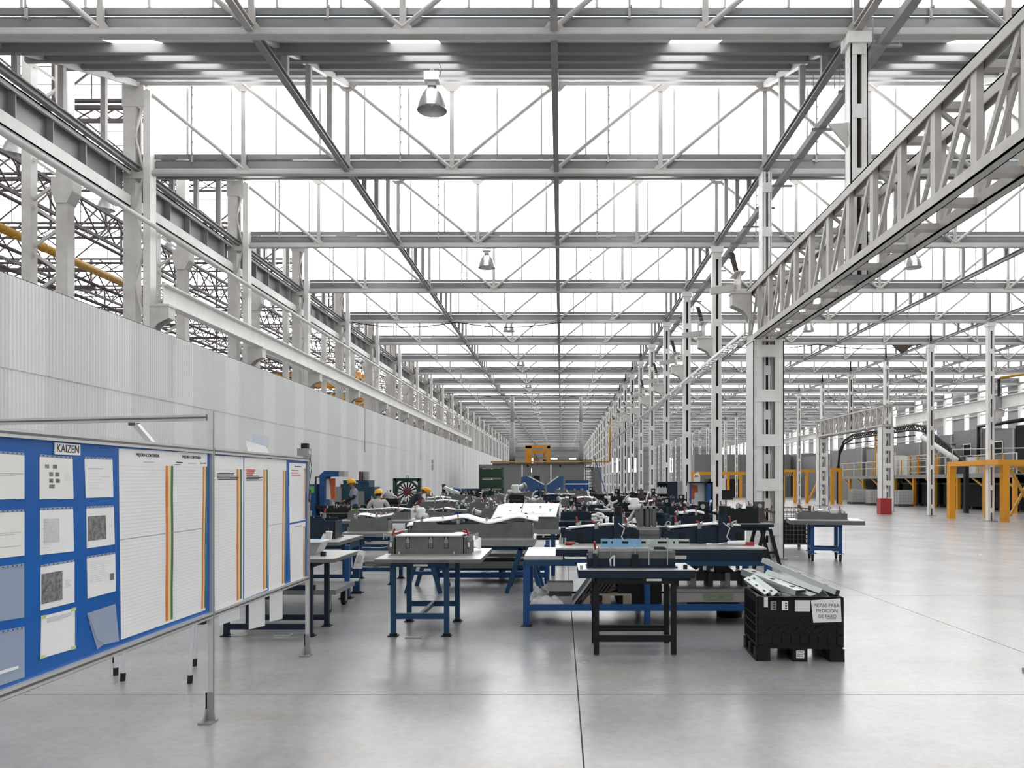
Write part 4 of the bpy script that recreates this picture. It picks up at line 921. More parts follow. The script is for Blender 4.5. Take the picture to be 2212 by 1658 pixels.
# T2: grey table on blue trestles with the curved white panel
t2 = table('long grey table on blue A-frame trestles under the curved white panel', -1.27, 11.85, 1.78, 1.15, 0.80, blue_steel, 0.0, None, slab=0.11, style='A', inset=0.16, leg=0.06, edge=fix_light)
f2 = fixture('long grey contour fixture under the curved white panel', -1.30, 11.6, 0.80, 1.75, 0.55, 0.24, fix_grey, fr, 0, None, 4, 3)
def wavy(u, v):
    h_ = 0.30 + 0.05 * math.exp(-((u - 0.42) / 0.10) ** 2) + 0.06 * math.exp(-((u - 0.85) / 0.10) ** 2) - 0.03 * math.exp(-((u - 0.62) / 0.08) ** 2)
    return (1.9 * (u - 0.5), 0.42 * (v - 0.5) + 0.06 * math.sin(6 * u), h_ - 0.05 * abs(2*v - 1) ** 2 - 0.10 * max(0, 0.18 - u) * 4)
t = thing('curved_body_panel', 'large curved white body panel lying across the grey contour fixture', 'metal panel', (-1.28, 11.55, 0.80)); MB().sheet(wavy, 40, 10, 0.006).build('pressed_sheet', white_part, t, True)
t = thing('blue_pallet_rack', 'low blue steel rack on the floor behind the slotted fixture table', 'rack', (-1.1, 13.0, 0))
for y in (-0.5, 0.5): MB().box(-0.9, 0.9, y - 0.03, y + 0.03, 0.10, 0.18).build('side_rail', bright_blue, t)
for x in (-0.87, 0.87):
    MB().box(x - 0.03, x + 0.03, -0.5, 0.5, 0.18, 0.24).build('cross_rail', bright_blue, t)
    for y in (-0.47, 0.47): MB().box(x - 0.035, x + 0.035, y - 0.035, y + 0.035, 0, 0.62 if x > 0 else 0.3).build('corner_post', bright_blue, t)
MB().box(-0.75, 0.75, -0.45, 0.45, 0.24, 0.34).build('steel_tray', fix_light, t); MB().box(-0.7, 0.7, -0.4, 0.4, 0.42, 0.47).build('upper_tray', fix_grey, t); MB().box(-0.72, -0.66, -0.4, 0.4, 0.34, 0.42).box(0.66, 0.72, -0.4, 0.4, 0.34, 0.42).build('tray_spacer', dark_steel, t)

# T3: long blue bench with a lower shelf
t3 = thing('long_bench', 'long blue steel bench with a lower shelf full of castings', 'bench', (0.97, 9.4, 0))
L0, L1, D0, D1, HT = -0.39, 2.33, 8.86, 9.95, 0.745
def b3(n, mb, m): return mb.build(n, m, t3, world=True)
for yv in (D0, D1):
    b3('top_rail', MB().box(L0 - 0.02, L1 + 0.02, yv - 0.035, yv + 0.035, HT - 0.07, HT), blue_steel)
    b3('shelf_rail', MB().box(L0, L1, yv - 0.03, yv + 0.03, 0.17, 0.24), bright_blue)
for xv in (L0, L1): b3('end_rail', MB().box(xv - 0.035, xv + 0.035, D0, D1, HT - 0.07, HT), blue_steel); b3('end_rail', MB().box(xv - 0.03, xv + 0.03, D0, D1, 0.17, 0.24), bright_blue)
for xv in (L0, L1):
    for yv in (D0, D1):
        l = b3('leg', MB().box(xv - 0.035, xv + 0.035, yv - 0.035, yv + 0.035, 0.01, HT - 0.07), bright_blue); MB().box(xv - 0.06, xv + 0.06, yv - 0.06, yv + 0.06, 0, 0.01).build('foot_plate', black_steel, l, world=True)
for yv in (D0, D1): b3('middle_leg', MB().tube((0.97, yv, 0.012), (0.97, yv, HT - 0.07), 0.036, 12).lathe([(0, 0), (0.06, 0), (0.06, 0.012), (0, 0.012)], (0.97, yv, 0), 12), bright_blue)
b3('shelf_sheet', MB().box(L0 + 0.03, L1 - 0.03, D0 + 0.03, D1 - 0.03, 0.20, 0.215), dark_steel)
b3('top_sheet', MB().box(L0 - 0.02, 0.02, D0 - 0.03, D1 + 0.03, HT, HT + 0.045), slab_white)
for i, (xa, xb) in enumerate(((-0.06, 1.00), (1.18, 2.30))):
    t = thing('fixture_slab', ('navy edged steel slab on the blue bench, with the red tool', 'navy edged steel slab on the blue bench, with the white hose')[i], 'slab', ((xa + xb)/2, 9.4, HT))
    MB().box(xa, xb, 8.80, 10.0, HT + (0.045 if i == 0 else 0.0), HT + 0.118).build('slab_body', navy, t, world=True); MB().box(xa, xb, 8.80, 10.0, HT + 0.118, HT + 0.135).build('top_plate', slab_white, t, world=True)
    MB().box(xa + 0.02 if i else xb - 0.2, xa + 0.22 if i else xb + 0.02, 8.79, 8.799, HT + 0.008, HT + 0.05).build('edge_tab', slab_white, t, world=True)
ZS = HT + 0.135
def navy_long(label, x, y, w_, h, r, step=False):
    t = thing('navy_fixture', label, 'fixture', (x, y, ZS))
    prof = [(-w_/2, 0.0), (w_/2, 0.0), (w_/2, h * 0.78), (w_ * 0.32, h * 0.95), (w_*0.05, h), (-w_ * 0.2, h * 0.86), (-w_*0.46, h * 0.74), (-w_/2, h * 0.5)]
    MB().prism(prof, 'y', -0.16, -0.135).build('front_plate', navy, t); MB().prism(prof, 'y', 0.135, 0.16).build('rear_plate', navy, t)
    for u in (-0.4, 0.0, 0.4): MB().box(u*w_ - 0.012, u*w_ + 0.012, -0.135, 0.135, 0, h * 0.72).build('rib_plate', navy, t)
    MB().box(w_*0.22 - 0.05, w_*0.22 + 0.05, -0.21, -0.162, 0, h * 1.75).build('upright_block', navy, t)
    MB().tube((w_*0.22, -0.19, h*1.75), (w_*0.22, -0.19, h * 2.15), 0.045, 10).build('cylinder_head', black_steel, t)
    MB().box(-w_*0.52, -w_*0.46, -0.10, 0.10, 0, h * 0.9).build('end_block', navy, t)
    MB().box(-w_*0.06 - 0.035, -w_*0.06 + 0.035, -0.20, -0.162, 0, h * 0.85).build('clamp_post', navy, t); clamp(t, -w_*0.06, -0.18, h * 0.85, 2.6, True); clamp(t, w_*0.34, -0.12, h * 0.9, 2.2, False); clamp(t, -w_*0.3, 0.1, h*0.85, 0.4)
    MB().pipe([(w_*0.22, -0.215, h*1.2), (w_*0.30, -0.23, h*0.9), (w_*0.26, -0.235, h*0.4), (w_*0.32, -0.24, 0.012), (w_*0.40, -0.25, 0.012)], 0.007, 6).build('air_hose', plastic_film, t)
    MB().box(w_*0.40, w_*0.47, -0.185, -0.162, h*0.2, h*0.6).build('valve_block', black_steel, t); MB().box(-w_*0.30, -w_*0.24, -0.185, -0.162, 0, h*0.55).build('stop_block', black_steel, t)
    for u in (-0.47, -0.44, -0.4): MB().tube((u*w_ - 0.06, -0.19, 0), (u*w_ - 0.06, -0.19, 0.07), 0.012, 8).build('valve', galv, t)
    MB().prism([(-w_*0.42, h*0.84), (w_*0.12, h*1.06), (w_*0.46, h*0.98), (w_*0.46, h*1.04), (w_*0.12, h*1.14), (-w_*0.42, h*0.92)], 'y', -0.12, 0.12).build('pale_rail', white_part, t)
    return t
navy_long('navy contour fixture with a pale rail beside the red tool', 0.48, 9.62, 0.92, 0.205, fr); navy_long('navy contour fixture with a pale rail beside the white hose', 1.72, 9.62, 0.98, 0.21, fr)
t = thing('pneumatic_tool', 'red handled tool lying on the navy edged slab', 'tool', (0.10, 9.2, ZS)); MB().tube((-0.05, 0, 0.02), (0.03, 0, 0.02), 0.02, 8).tube((0.03, 0, 0.022), (0.06, 0, 0.03), 0.014, 8).build('tool_body', red_grip, t); MB().tube((0.06, 0, 0.026), (0.10, 0.02, 0.02), 0.008, 6).build('tool_tip', galv, t)
t = thing('riveting_gun', 'white and red hand gun lying at the end of the slab', 'tool', (2.12, 9.15, ZS)); MB().tube((-0.18, 0.02, 0.03), (0.02, 0, 0.03), 0.026, 10, 0.03).build('gun_body', white_part, t); MB().bar((0.0, 0, 0.025), (0.12, -0.03, 0.02), 0.035, 0.04).build('gun_grip', red_paint, t); MB().pipe([(-0.18, 0.02, 0.03), (-0.28, 0.05, 0.015), (-0.36, 0.0, 0.012), (-0.42, 0.06, 0.012), (-0.34, 0.1, 0.012), (-0.40, 0.14, 0.012)], 0.007, 6).build('air_hose', plastic_film, t)
def bracket_part(label, x, y, z, w_, h, m, holes_):
    t = thing('stamped_bracket', label, 'metal part', (x, y, z))
    n = 16; pts = [(-w_/2, 0), (w_/2, 0)] + [(w_/2 - w_*i/n, h * (1 - (0.12 if i % 5 == 2 else 0))) for i in range(n + 1)]
    MB().prism(pts, 'y', -0.004, 0.004).build('face_plate', m, t); MB().box(-w_/2, w_/2, 0.004, 0.07, h*0.84, h*0.88).build('top_flange', m, t); MB().box(-w_/2, w_/2, 0.004, 0.05, 0.0, 0.006).build('bottom_flange', m, t)
    for u, hw in holes_: MB().box(u*w_ - hw, u*w_ + hw, -0.0055, -0.0042, h*0.42, h*0.68).build('punched_slot', black_steel, t)
bracket_part('light blue stamped bracket standing on the bench between two navy fixtures', 0.68, 8.93, ZS, 0.46, 0.095, sky_part, ((-0.4, 0.03), (0.1, 0.035), (-0.22, 0.008)))
bracket_part('pale grey green stamped bracket standing on the bench beside the light blue one', 1.15, 8.97, ZS, 0.62, 0.09, green_part, ((-0.38, 0.05), (0.02, 0.06), (0.4, 0.06), (0.22, 0.008)))
# shelf contents
t = thing('concrete_block', 'grey concrete block on the left end of the bench shelf', 'block', (-0.02, 9.1, 0.215)); MB().box(-0.14, 0.16, -0.1, 0.1, 0.155, 0.25).build('upper_block', concrete, t); MB().box(-0.12, 0.14, -0.1, 0.1, 0.10, 0.155).build('lower_block', rust, t); MB().box(-0.15, 0.15, -0.09, 0.11, 0.0, 0.10).build('support_block', concrete, t)
def crumple(label, x, y, z, w_, d_, h, r, m=None):
    t = thing('plastic_bag', label, 'bag', (x, y, z)); ph = [r.uniform(0, 6) for _ in range(6)]
    def fn(u, v):
        e = (1 - (2*u - 1) ** 4) * (1 - (2*v - 1) ** 4)
        return (w_ * (u - 0.5), d_ * (v - 0.5), 0.012 + h * e * (0.72 + 0.16 * math.sin(11*u + ph[0]) * math.sin(9*v + ph[1]) + 0.08 * math.sin(19*u + 8*v + ph[2])))
    MB().sheet(fn, 22, 14, 0.01).build('crumpled_film', m or plastic_film, t)
crumple('crumpled white plastic wrap in front of the concrete block', -0.16, 8.97, 0.215, 0.40, 0.16, 0.11, fr); crumple('crumpled clear plastic wrap behind the concrete block', -0.24, 9.32, 0.215, 0.26, 0.3, 0.17, fr)
for i in range(8):
    o = MB().prism([(0, 0), (0.02, -0.012), (0.30, 0.36), (0.28, 0.375)], 'y', 8.92 + 0.012*i, 9.30 + 0.02*i)
    p_ = o.build('steel_bracket', galv if i == 0 else rust); p_.location = (0.11 + 0.045*i, 0, 0.225)
    tag(p_, 'grey steel bracket plate facing outward in the leaning row on the bench shelf' if i == 0 else 'rusty steel bracket plate leaning in the row on the bench shelf', 'metal part', 'bracket plates leaning on the bench shelf')
def pallet(label, x, y, z, w_, d_, m=wood, group=None):
    t = thing('small_pallet', label, 'pallet', (x, y, z), 0, group)
    for i in range(4): MB().box(-w_/2, w_/2, -d_/2 + d_*i/4 + 0.01, -d_/2 + d_*(i+1)/4 - 0.01, 0.11, 0.13).build('deck_board', m, t)
    for u in (-0.42, 0, 0.42): MB().box(u*w_ - 0.05, u*w_ + 0.05, -d_/2, d_/2, 0.0, 0.11).build('bearer', m, t)
pallet('small wooden pallet of offcuts under the bench behind the black table', 0.52, 9.25, 0.215, 0.56, 0.6)
for i in range(9):
    a = fr.uniform(0, 6.28); p = Vector((0.52 + fr.uniform(-.18, .18), 9.2 + fr.uniform(-.2, .2), 0.39 + 0.028*i)); d = Vector((math.cos(a)*0.13, math.sin(a)*0.10, fr.uniform(-.03, .06)))
    o = MB().bar(p - d, p + d, 0.06, 0.02).build('steel_offcut', rust if i % 2 else galv); tag(o, 'rusty steel offcut heaped on the small pallet' if i % 2 else 'pale steel offcut heaped on the small pallet', 'offcut', 'steel offcuts on the small pallet')
moss = mat('faded_green_paint', (0.26, 0.31, 0.20), 0.7, 0, noise=0.35, scale=14)
t = thing('casting_fixture', 'dark iron casting fixture on a mossy concrete plinth on the bench shelf', 'fixture', (1.75, 9.35, 0.215))
MB().box(-0.45, 0.45, -0.35, 0.35, 0.03, 0.15).build('plinth', concrete, t); MB().box(-0.47, 0.47, -0.37, 0.37, 0.15, 0.18).build('plinth_cap', fix_light, t); MB().box(-0.45, -0.3, -0.3, 0.3, 0, 0.03).box(0.3, 0.45, -0.3, 0.3, 0, 0.03).build('plinth_foot', concrete, t)
MB().box(-0.12, 0.22, -0.356, -0.351, 0.05, 0.13).build('green_paint_patch', moss, t)
MB().box(-0.42, 0.47, -0.10, 0.10, 0.24, 0.33).build('cross_casting', rust, t)
for u in (-0.4, -0.2, 0.0, 0.2, 0.4): MB().box(u - 0.03, u + 0.03, -0.14, 0.14, 0.18, 0.34).build('casting_rib', fix_light if u in (-0.2, 0.2) else rust, t)
MB().bar((-0.25, 0, 0.33), (0.0, 0, 0.50), 0.08, 0.05).bar((0.28, 0, 0.33), (0.05, 0, 0.50), 0.08, 0.05).build('raker', rust, t)
MB().box(-0.14, 0.2, -0.08, 0.08, 0.47, 0.52).build('casting_head', rust, t); MB().prism([(0.08, 0.33), (0.2, 0.33), (0.24, 0.46), (0.18, 0.52), (0.06, 0.52)], 'y', -0.06, 0.06).build('casting_horn', rust, t)
o = MB().box(0.65, 1.15, 9.0, 9.6, 0.215, 0.52).prism([(0.65, 0.52), (1.15, 0.52), (1.05, 0.60), (0.75, 0.60)], 'y', 9.05, 9.55).build('dark_machine_block', machine_dark); tag(o, 'dark machine block on the bench shelf behind the middle leg', 'machine part')
t = thing('black_tub', 'black tub standing on the floor under the bench beside the crate', 'tub', (2.03, 9.5, 0)); MB().lathe([(0, 0), (0.15, 0), (0.17, 0.15), (0.16, 0.155), (0.145, 0.02), (0, 0.02)], n=20).build('tub_body', plastic_black, t, True)

# T4: black table with the navy and grey fixture
t4 = table('black square legged table in front of the long blue bench', 0.69, 7.60, 0.78, 0.58, 0.805, black_steel, 0.0, None, over=(0.14, 0.165, 0.02, 0.02), inset=0.03, leg=0.048, slab=0.085, edge=navy, low=0.16, feet=False)
MB().box(0.10, 0.24, -0.318, -0.311, 0.70, 0.722).build('edge_tab', slab_white, t4)
t = thing('rail_fixture', 'low navy and grey rail fixture with pins on the black table', 'fixture', (0.67, 7.55, 0.805))
MB().box(-0.43, 0.43, -0.13, 0.13, 0, 0.014).build('base_plate', navy, t)
MB().box(-0.41, 0.41, -0.10, -0.075, 0.014, 0.09).build('front_plate', navy, t); MB().box(-0.41, 0.41, 0.075, 0.10, 0.014, 0.09).build('rear_plate', navy, t)
MB().box(-0.41, 0.41, -0.102, -0.07, 0.09, 0.16).build('grey_rail', fix_grey, t); MB().box(-0.41, 0.41, 0.06, 0.09, 0.09, 0.155).build('grey_rail', fix_grey, t)
for u in (-0.41, -0.14, 0.14, 0.40): MB().box(u - 0.012, u + 0.012, -0.075, 0.075, 0.014, 0.12).build('rib_plate', navy, t)
for u, hh in ((-0.35, 0.22), (-0.2, 0.19), (0.03, 0.2), (0.16, 0.22), (0.335, 0.27)): MB().tube((u, -0.115, 0.03), (u, -0.115, hh), 0.006, 6).tube((u, -0.115, hh), (u, -0.115, hh + 0.012), 0.011, 6).build('long_pin', galv, t)
MB().pipe([(-0.20, -0.12, 0.02), (-0.21, -0.13, 0.08), (-0.17, -0.13, 0.12), (-0.17, -0.125, 0.02)], 0.008, 6).build('air_hose', plastic_film, t)
MB().box(0.0, 0.06, -0.14, -0.105, 0.014, 0.13).build('clamp_body', black_steel, t); MB().box(-0.37, -0.32, -0.14, -0.105, 0.014, 0.14).build('clamp_body', navy, t); clamp(t, -0.345, -0.12, 0.12, 2.8)
MB().tube((0.49, -0.2, 0), (0.49, -0.2, 0.04), 0.02, 10).build('stop_button', black_steel, t); MB().tube((-0.48, -0.2, 0), (-0.48, -0.2, 0.035), 0.014, 10).build('stop_button', galv, t)

# ---------------------------------------------------------------- black bulk crate with galvanised parts
CRX, CRY, CRR = 2.17, 7.40, R(-3)
cr_ = thing('bulk_crate', 'black plastic bulk crate signed PIEZAS PARA MEDICION DE FARO', 'crate', (CRX, CRY, 0), CRR)
CW, CD, CHH = 0.75, 0.62, 0.58
def c3(n, mb, m): return mb.build(n, m, cr_)
def cwall(axis, s):
    mb = MB(); hz0 = 0.13
    n = 8 if axis == 'y' else 6; W = CW if axis == 'y' else CD; off = (CD if axis == 'y' else CW) / 2 * s
    def add(u0, u1, z0, z1, d=0.022):
        a, b = sorted((off, off - s * d))
        if axis == 'y': mb.box(u0, u1, a, b, z0, z1)
        else: mb.box(a, b, u0, u1, z0, z1)
    add(-W/2, W/2, hz0, CHH, 0.012)
    add(-W/2 - 0.004, W/2 + 0.004, CHH - 0.03, CHH + 0.004, 0.03); 
    for sg in (-1, 1):
        a, b = sorted((sg * W/2, sg * (W/2 - 0.05)))
        o_, i_ = sorted((off + s * 0.012, off))
        if axis == 'y': mb.box(a, b, o_, i_, 0.13, CHH)
        else: mb.box(o_, i_, a, b, 0.13, CHH)
    o_, i_ = sorted((off + s * 0.012, off))
    for z in (0.14, 0.235, 0.31, 0.385):
        if axis == 'y': mb.box(-W/2, W/2, o_, i_, z, z + 0.014)
        else: mb.box(o_, i_, -W/2, W/2, z, z + 0.014)
    for i in range(n):
        u = -W/2 + 0.05 + (W - 0.1) * i / n; du = (W - 0.1) / n
        if axis == 'y':
            mb.bar((u, off + s*0.006, 0.245), (u + du, off + s*0.006, 0.312), 0.012, 0.008, (0,1,0)); mb.bar((u, off + s*0.006, 0.385), (u + du, off + s*0.006, 0.312), 0.012, 0.008, (0,1,0)); mb.box(u, u + 0.01, o_, i_, 0.14, 0.24)
        else:
            mb.box(o_, i_, u, u + 0.012, 0.14, CHH - 0.06)
    c3('crate_wall', mb, plastic_black)
for s in (-1, 1): cwall('y', s); cwall('x', s)
c3('crate_floor', MB().box(-CW/2, CW/2, -CD/2, CD/2, 0.115, 0.13), plastic_black)
for sx in (-1, 0, 1):
    for sy in (-1, 0, 1): c3('foot_block', MB().box(sx*0.33 - 0.065, sx*0.33 + 0.065, sy*0.25 - 0.06, sy*0.25 + 0.06, 0.025, 0.115), plastic_black)
for sx in (-1, 0, 1): c3('runner', MB().box(sx*0.33 - 0.065, sx*0.33 + 0.065, -CD/2, CD/2, 0, 0.025), plastic_black)
yf = -CD/2
def plate(n, x0, x1, z0, z1, m, y=0.0): return c3(n, MB().box(x0, x1, yf - 0.016 - y, yf - 0.013 - y, z0, z1), m)
def qd(n, pts, m): return c3(n, MB().prism(pts, 'y', yf - 0.019, yf - 0.016), m)
sg = qd('paper_sign', [(0.112, 0.355), (0.362, 0.365), (0.352, 0.575), (0.092, 0.555)], paper)
for i, (ln, z) in enumerate((('PIEZAS PARA', 0.51), ('MEDICION', 0.462), ('DE FARO', 0.412))):
    me = text_mesh(ln, 0.043); me.materials.clear(); me.materials.append(ink)
    me.transform(Matrix(((0.92,0,0,0.228 + 0.004*i),(0,0,-1,yf - 0.0195),(0,1,0,z),(0,0,0,1)))); o = bpy.data.objects.new('lettering', me); col.objects.link(o); o.parent = sg
MB().box(0.228, 0.31, yf - 0.0205, yf - 0.0192, 0.391, 0.394).build('underline', ink, sg)
plate('blank_label', -0.05, 0.085, 0.455, 0.555, white_part); plate('hole_card', -0.265, -0.215, 0.465, 0.545, fix_light); plate('hole_card', -0.165, -0.11, 0.465, 0.545, paper_w)
for xx in (-0.25, -0.145): plate('card_hole', xx + 0.008, xx + 0.024, 0.475, 0.488, ink, 0.002); plate('card_hole', xx + 0.008, xx + 0.024, 0.498, 0.511, ink, 0.002); plate('card_hole', xx + 0.008, xx + 0.024, 0.521, 0.534, ink, 0.002)
plate('hanging_tag', -0.325, -0.29, 0.49, 0.58, white_part); lb_ = c3('foot_label', MB().box(-0.035, 0.035, yf - 0.004, yf - 0.001, 0.03, 0.10), white_part)
for z in (0.085, 0.065, 0.048): MB().box(-0.025, 0.025, yf - 0.0055, yf - 0.0042, z, z + 0.008).build('label_print', ink, lb_)
def zprof(label, a, b, wd, ht, m, roll=0.0, slots=3):
    a, b = Vector(a) + Vector((0.17, 0, 0)), Vector(b) + Vector((0.17, 0, 0)); d = (b - a); L = d.length; d.normalize()
    side_ = d.cross(Vector((0,0,1))).normalized(); up = side_.cross(d).normalized()
    s2 = side_ * math.cos(roll) + up * math.sin(roll); u2 = up * math.cos(roll) - side_ * math.sin(roll)
    t = thing('galvanised_section', label, 'metal part', tuple(a), 0, 'galvanised sections in the crate')
    mb = MB().bar(a, b, wd, 0.006, u2).bar(a + s2*wd/2 - u2*ht/2, b + s2*wd/2 - u2*ht/2, 0.006, ht, u2).bar(a - s2*wd/2 - u2*ht/2, b - s2*wd/2 - u2*ht/2, 0.006, ht, u2)
    mb.build('pressed_section', m, t, world=True)
    for i in range(slots):
        c = a + d * L * (0.15 + 0.7 * i / max(1, slots - 1)) + u2 * 0.0045
        MB().bar(c - d*0.02, c + d*0.02, wd*0.3, 0.003, u2).build('punched_slot', black_steel, t, world=True)
zprof('broad pale galvanised section lying across the crate rim', (1.70, 7.95, 0.74), (2.03, 7.22, 0.625), 0.12, 0.06, galv)
zprof('long galvanised strip leaning out of the back of the crate', (1.93, 8.12, 0.83), (2.36, 7.18, 0.63), 0.05, 0.05, galv, 0.3)
zprof('wide punched galvanised section beside the long strip', (1.92, 7.85, 0.71), (2.24, 7.17, 0.61), 0.11, 0.05, green_part, 0.7)
zprof('narrow galvanised section along the left rim of the crate', (1.64, 7.7, 0.68), (1.72, 7.2, 0.60), 0.05, 0.04, galv, -0.5)
zprof('pale channel beside the left rim of the crate', (1.70, 7.75, 0.69), (1.78, 7.16, 0.60), 0.06, 0.04, green_part, -0.7, 2)
zprof('low galvanised section in the front of the crate', (1.75, 7.5, 0.60), (1.95, 7.15, 0.585), 0.08, 0.03, galv, 0.2, 2)
zprof('short dark ended section in the crate front', (1.98, 7.45, 0.63), (2.12, 7.14, 0.59), 0.07, 0.05, galv, -0.2, 1)
for i in range(5):
    zprof('galvanised section buried in the crate', (1.72 + 0.13*i, 7.62, 0.50 - 0.01*i), (1.74 + 0.12*i, 7.16, 0.50), 0.09, 0.04, galv, 0.1*i, 2)

# ---------------------------------------------------------------- tables behind the notice board
t5 = table('grey slab table on dark legs behind the end of the notice board', -3.07, 8.55, 0.92, 0.62, 0.82, navy, 0.0, None, over=(0.1, 0.25, 0.05, 0.35), inset=0.02, leg=0.05, low=0.10)
t = thing('parts_tray', 'grey tray with a white rim on the slab table behind the board', 'tray', (-2.78, 8.7, 0.82))
MB().prism([(-0.16, 0), (0.10, 0), (0.17, 0.14), (-0.22, 0.14)], 'y', -0.14, 0.14).build('tray_body', fix_light, t); MB().box(-0.24, 0.19, -0.17, 0.17, 0.14, 0.155).build('white_rim', white_part, t); MB().box(-0.19, 0.14, -0.12, 0.12, 0.155, 0.16).build('blue_lining', sky_part, t)
o = MB().box(-2.585, -2.535, 8.45, 8.5, 0.82, 0.868).build('black_cube', black_steel); tag(o, 'small black cube on the slab table behind the board', 'block')
t = thing('hanging_card', 'printed white card hanging askew from the slab table corner', 'paper', (-2.30, 9.05, 0.62)); MB().prism([(-0.10, 0), (0.01, 0.0), (0.05, 0.20), (-0.03, 0.22)], 'y', -0.003, 0.003).build('card', paper, t); MB().prism([(-0.06, 0.06), (0.0, 0.06), (0.02, 0.15), (-0.03, 0.16)], 'y', -0.006, -0.004).build('print', ink_pale, t)
ct = thing('castor_cart', 'low grey cart on rubber castors behind the notice board', 'cart', (-3.2, 10.05, 0))
MB().box(-0.7, 0.45, -0.45, 0.45, 0.24, 0.30).build('deck', fix_light, ct); MB().box(-0.72, 0.2, -0.47, -0.42, 0.30, 0.36).build('front_rail', navy, ct); MB().box(-0.75, 0.5, 0.40, 0.46, 0.30, 0.33).build('rear_rail', white_part, ct)
for sx in (-0.6, 0.33):
    for sy in (-0.36, 0.36):
        w2 = MB().tube((sx - 0.025, sy, 0.085), (sx + 0.025, sy, 0.085), 0.085, 18).build('castor_wheel', rubber, ct); MB().tube((sx - 0.03, sy, 0.085), (sx + 0.03, sy, 0.085), 0.04, 12).build('wheel_hub', fix_light, w2)
        MB().box(sx - 0.035, sx - 0.028, sy - 0.05, sy + 0.03, 0.07, 0.24).box(sx + 0.028, sx + 0.035, sy - 0.05, sy + 0.03, 0.07, 0.24).build('castor_fork', mid_grey, ct)
for sx in (-0.62, 0.36):
    MB().box(sx - 0.03, sx + 0.03, 0.37, 0.43, 0.30, 0.78).build('corner_post', bright_blue, ct)
for px in (512, 610, 893):                           # anchor brackets left on the floor
    py = 1374 if px < 700 else 1378; D = FD(py)
    t = thing('floor_anchor', 'bare metal anchor bar bolted to the floor ' + {512: 'under the middle of the notice board', 610: 'near the end post of the board', 893: 'in front of the slotted fixture table'}[px], 'anchor', (TX(px, D), D, 0))
    MB().bar((-0.09, 0, 0.008), (0.07, 0, 0.008), 0.02, 0.014).build('flat_bar', galv, t); MB().bar((0.07, 0, 0.008), (0.10, 0.01, 0.028), 0.025, 0.012).build('bent_end', galv, t)
t6 = table('grey slab table with the white cup, on blue legs', -3.55, 11.2, 1.3, 0.7, 0.84, blue_steel, 0.0, None, slab=0.06, inset=0.08, leg=0.09, over=(0, 0, 0.6, 0))
fixture('navy boxed fixture standing behind the white cup', -3.55, 11.0, 0.84, 0.85, 0.4, 0.30, navy, fr, 0.03, None, 3, 3)
t = thing('drink_cup', 'white paper cup with a straw on a grey slab table', 'cup', (TX(711, 10.4), 10.4, 0.84)); MB().lathe([(0, 0), (0.03, 0), (0.045, 0.12), (0.047, 0.123), (0.042, 0.123), (0.03, 0.01), (0, 0.01)], n=18).build('cup_body', white_part, t, True); MB().tube((0, 0, 0.02), (-0.008, 0, 0.17), 0.004, 6).build('straw', red_grip, t); MB().lathe([(0.048, 0.12), (0.04, 0.13), (0, 0.131)], n=18).build('lid', white_part, t)
o = MB().tube((-3.17, 10.35, 0.85), (-3.06, 10.36, 0.85), 0.012, 8).build('screwdriver', red_grip); tag(o, 'red handled tool lying beside the white cup', 'tool')
o = MB().prism([(TX(690, 10.4), 0.84), (TX(706, 10.4), 0.84), (TX(704, 10.4), 0.93), (TX(697, 10.4), 0.93)], 'y', 10.42, 10.45).build('paper_pad', paper); tag(o, 'small folded white paper beside the cup', 'paper')

# ---------------------------------------------------------------- table on castors in the aisle
TCX, TCY = 5.47, 16.35
tc = thing('castor_table', 'blue framed table on black castors standing alone in the aisle', 'table', (TCX, TCY, 0), R(-12))
MB().box(-0.72, 0.72, -0.5, 0.5, 0.75, 0.83).build('table_slab', slab_edge, tc); MB().box(-0.72, 0.72, -0.5, 0.5, 0.83, 0.84).build('top_plate', slab_white, tc)
for sx in (-1, 1):
    for sy in (-1, 1):
        l = MB().box(sx*0.27 - 0.035, sx*0.27 + 0.035, sy*0.33 - 0.035, sy*0.33 + 0.035, 0.17, 0.75).build('leg', bright_blue, tc); MB().box(sx*0.27 - 0.07, sx*0.27 + 0.07, sy*0.33 - 0.07, sy*0.33 + 0.07, 0.155, 0.17).build('castor_plate', bright_blue, l)
        c = MB().tube((sx*0.27 - 0.02, sy*0.33, 0.07), (sx*0.27 + 0.02, sy*0.33, 0.07), 0.07, 16).build('castor_wheel', rubber, tc); MB().box(sx*0.27 - 0.03, sx*0.27 - 0.023, sy*0.33 - 0.03, sy*0.33 + 0.03, 0.06, 0.155).box(sx*0.27 + 0.023, sx*0.27 + 0.03, sy*0.33 - 0.03, sy*0.33 + 0.03, 0.06, 0.155).build('castor_fork', mid_grey, c)
    MB().box(sx*0.27 - 0.025, sx*0.27 + 0.025, -0.3, 0.3, 0.24, 0.29).build('stretcher', bright_blue, tc)
for sy in (-1, 1):
    MB().box(-0.24, 0.24, sy*0.33 - 0.025, sy*0.33 + 0.025, 0.22, 0.27).build('stretcher', bright_blue, tc); MB().box(-0.3, 0.3, sy*0.33 - 0.03, sy*0.33 + 0.03, 0.70, 0.75).build('apron_rail', bright_blue, tc)
fx = fixture('dark grey fixture with a white block on the castor table', TCX - 0.05, TCY + 0.05, 0.84, 0.95, 0.5, 0.16, fix_grey, fr, R(-12), None, 5, 3)
o = MB().box(TCX - 0.12, TCX + 0.36, TCY - 0.14, TCY + 0.1, 0.945, 1.03).prism([(TCX - 0.12, 1.03), (TCX + 0.36, 1.03), (TCX + 0.3, 1.05), (TCX - 0.05, 1.06)], 'y', TCY - 0.12, TCY + 0.08).build('white_block', white_part); tag(o, 'white stamped block clamped in the castor table fixture', 'metal part')
